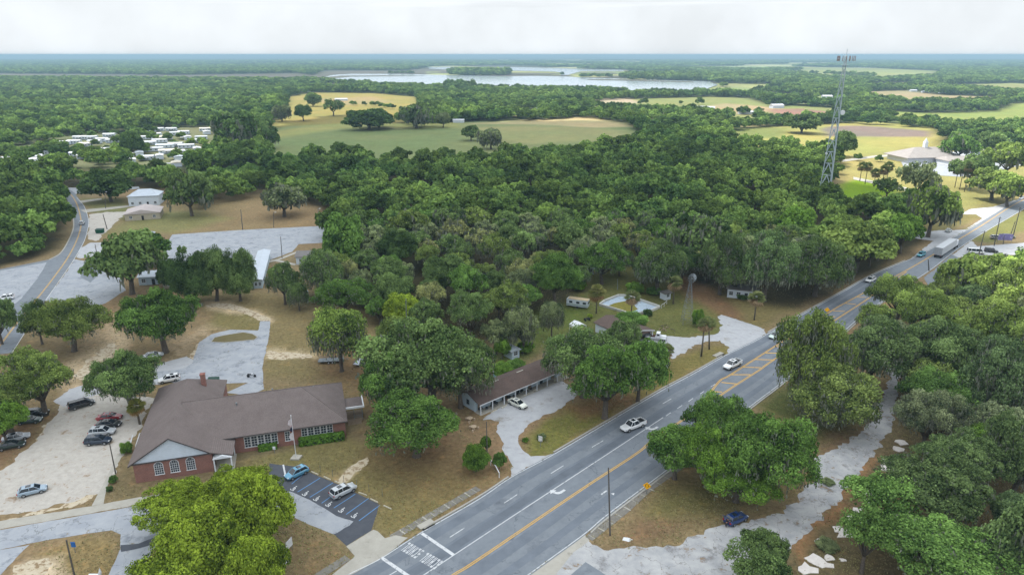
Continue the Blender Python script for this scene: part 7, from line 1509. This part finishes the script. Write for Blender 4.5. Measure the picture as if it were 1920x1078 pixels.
# storm inlets at the kerb
for px, py, px2, py2, l in [(792,996,818,982,'concrete storm inlet with dark slot at the kerb above the stop bar'),(1346,671,1360,664,'concrete storm inlet at the kerb by the grass island')]:
    a, b_ = P(px, py), P(px2, py2); d = b_ - a; r_ = empty('storm_inlet', (a + b_) / 2, math.atan2(d.y, d.x), l, 'drain'); L_ = d.length; MB().box(-L_/2, L_/2, .45, 1.6, 0, .2).build('cover', CONC, r_); MB().box(-L_/2 + .2, L_/2 - .2, -.05, .44, .045, .06).build('slot', BLK, r_)
# thin stakes on the lawn above the bays
for i, (px, py) in enumerate([(601,884),(624,893),(645,905),(669,912),(692,921),(717,930)]):
    o = MB().bar((0,0,-.1), (0,0,1.5), .035, n=5).build('stake', GREYM); o.location = P(px, py); tag(o, 'thin dark stake above the handicapped bays, %s from the school end' % ['first','second','third','fourth','fifth','sixth'][i], 'stake', 'thin stakes above the bays')
# debris pile by garage and by motel
r_ = random.Random(4)
for i in range(9):
    c = P(1248 + r_.uniform(-14, 16), 617 + r_.uniform(-5, 5)); a = r_.uniform(0, 6.28); L_ = r_.uniform(1, 2.8); o = MB().path([(-L_/2,0,.15),(0,.1,.35 + r_.uniform(0,.5)),(L_/2,0,.2)], [.1,.09,.05], 6).build('log', WOOD if i % 3 else BARK); o.location = c; o.rotation_euler = (0,0,a); tag(o, ['short dark','long pale','thick pale','thin dark','crooked pale','leaning pale','split dark','bent pale','half buried pale'][i] + ' log in the tangled heap right of the garage', 'log', 'logs heaped by the garage')
for i, (px, py, c_, l) in enumerate([(908,694,lin(190,170,160,.8),'tan board on the junk heap behind the motel'),(922,702,lin(160,90,80,.8),'red-brown crate on the junk heap behind the motel'),(930,706,lin(150,190,200,.8),'pale blue box on the junk heap behind the motel')]):
    o = MB().box(-1,1,-.6,.6,0,.5).build('junk_board' if i == 0 else 'junk_box', mat('junk%d' % i, c_, .8), bevel=.04); o.location = P(px, py); o.rotation_euler = (.1,.06,i); tag(o, l, 'board' if i == 0 else 'box')
o = MB().add([(-.8,0,0),(.2,-.4,0),(.9,.1,0),(.3,.6,0),(-.5,.5,.15),(.1,.1,.35)], [(0,1,5,4),(1,2,5),(2,3,5),(3,4,5),(0,4,3,2,1)]).build('rag_heap', TRIM); o.location = P(1176, 1012); tag(o, 'white crumpled heap of debris on the verge near the side road', 'debris')
r_ = empty('parked_car_lamp', P(0,0), 0) if False else None
r_ = empty('statue', P(180, 1084), 0, 'white statue-like object cut off at the bottom edge of the photo', 'ornament'); MB().box(-1.2,.6,-.5,.5,0,.5).build('base', TRIM, r_, bevel=.1); MB().path([(.6,0,.3),(.8,0,1.2),(.85,0,1.9)], [.25,.2,.02], 8).build('spike', TRIM, r_)
# ------------------------------------------------------------ unseen cloud slab added overhead, outline shaped to shade near land, not far fields
CM = bpy.data.materials.new('shade_cloud'); CM.use_nodes = True; t = CM.node_tree; t.nodes.clear(); o_ = N(t, 'ShaderNodeOutputMaterial'); d_ = N(t, 'ShaderNodeBsdfDiffuse'); tr_ = N(t, 'ShaderNodeBsdfTranslucent'); m_ = N(t, 'ShaderNodeMixShader'); m_.inputs[0].default_value = .5
d_.inputs[0].default_value = (.9,.9,.92,1); tr_.inputs[0].default_value = (.9,.9,.92,1); t.links.new(d_.outputs[0], m_.inputs[1]); t.links.new(tr_.outputs[0], m_.inputs[2]); t.links.new(m_.outputs[0], o_.inputs[0])
ALT = 900; shade = [(-200,1500),(-200,330),(200,320),(440,300),(490,238),(640,214),(860,228),(1100,226),(1240,262),(1330,300),(1540,352),(1640,420),(1700,440),(1650,500),(1560,572),(1600,650),(1700,700),(1960,715),(2500,800),(2500,1500)]
sh = [P2(p) + sv * (ALT / sv.z) for p in shade]
bm = bmesh.new(); cr = random.Random(8)
mb = MB(); q = [(p.x, p.y) for p in sh]
dense = []
for i in range(len(q)):
    a, b_ = Vector(q[i]), Vector(q[(i + 1) % len(q)]); k = max(1, int((b_ - a).length / 12))
    for j in range(k):
        p = a.lerp(b_, j / k); dense.append((p.x + cr.gauss(0, 6), p.y + cr.gauss(0, 6)))
mb.prism(dense, ALT, ALT + 60)
tag(mb.build('shade_cloud', CM), kind='structure')
# ------------------------------------------------------------ haze: one closed box round the camera and the whole scene
HZ = bpy.data.materials.new('haze'); HZ.use_nodes = True; t = HZ.node_tree; t.nodes.clear(); o_ = N(t, 'ShaderNodeOutputMaterial'); v_ = N(t, 'ShaderNodeVolumePrincipled')
v_.inputs['Color'].default_value = (.30, .46, .58, 1); v_.inputs['Density'].default_value = HAZE_D; v_.inputs['Anisotropy'].default_value = .0; t.links.new(v_.outputs[0], o_.inputs['Volume'])
hb = MB().box(-61000, 61000, -5000, 61000, -2, 76.5).build('haze', HZ); tag(hb, 'thin blue haze over the far land', 'haze', None, 'stuff')
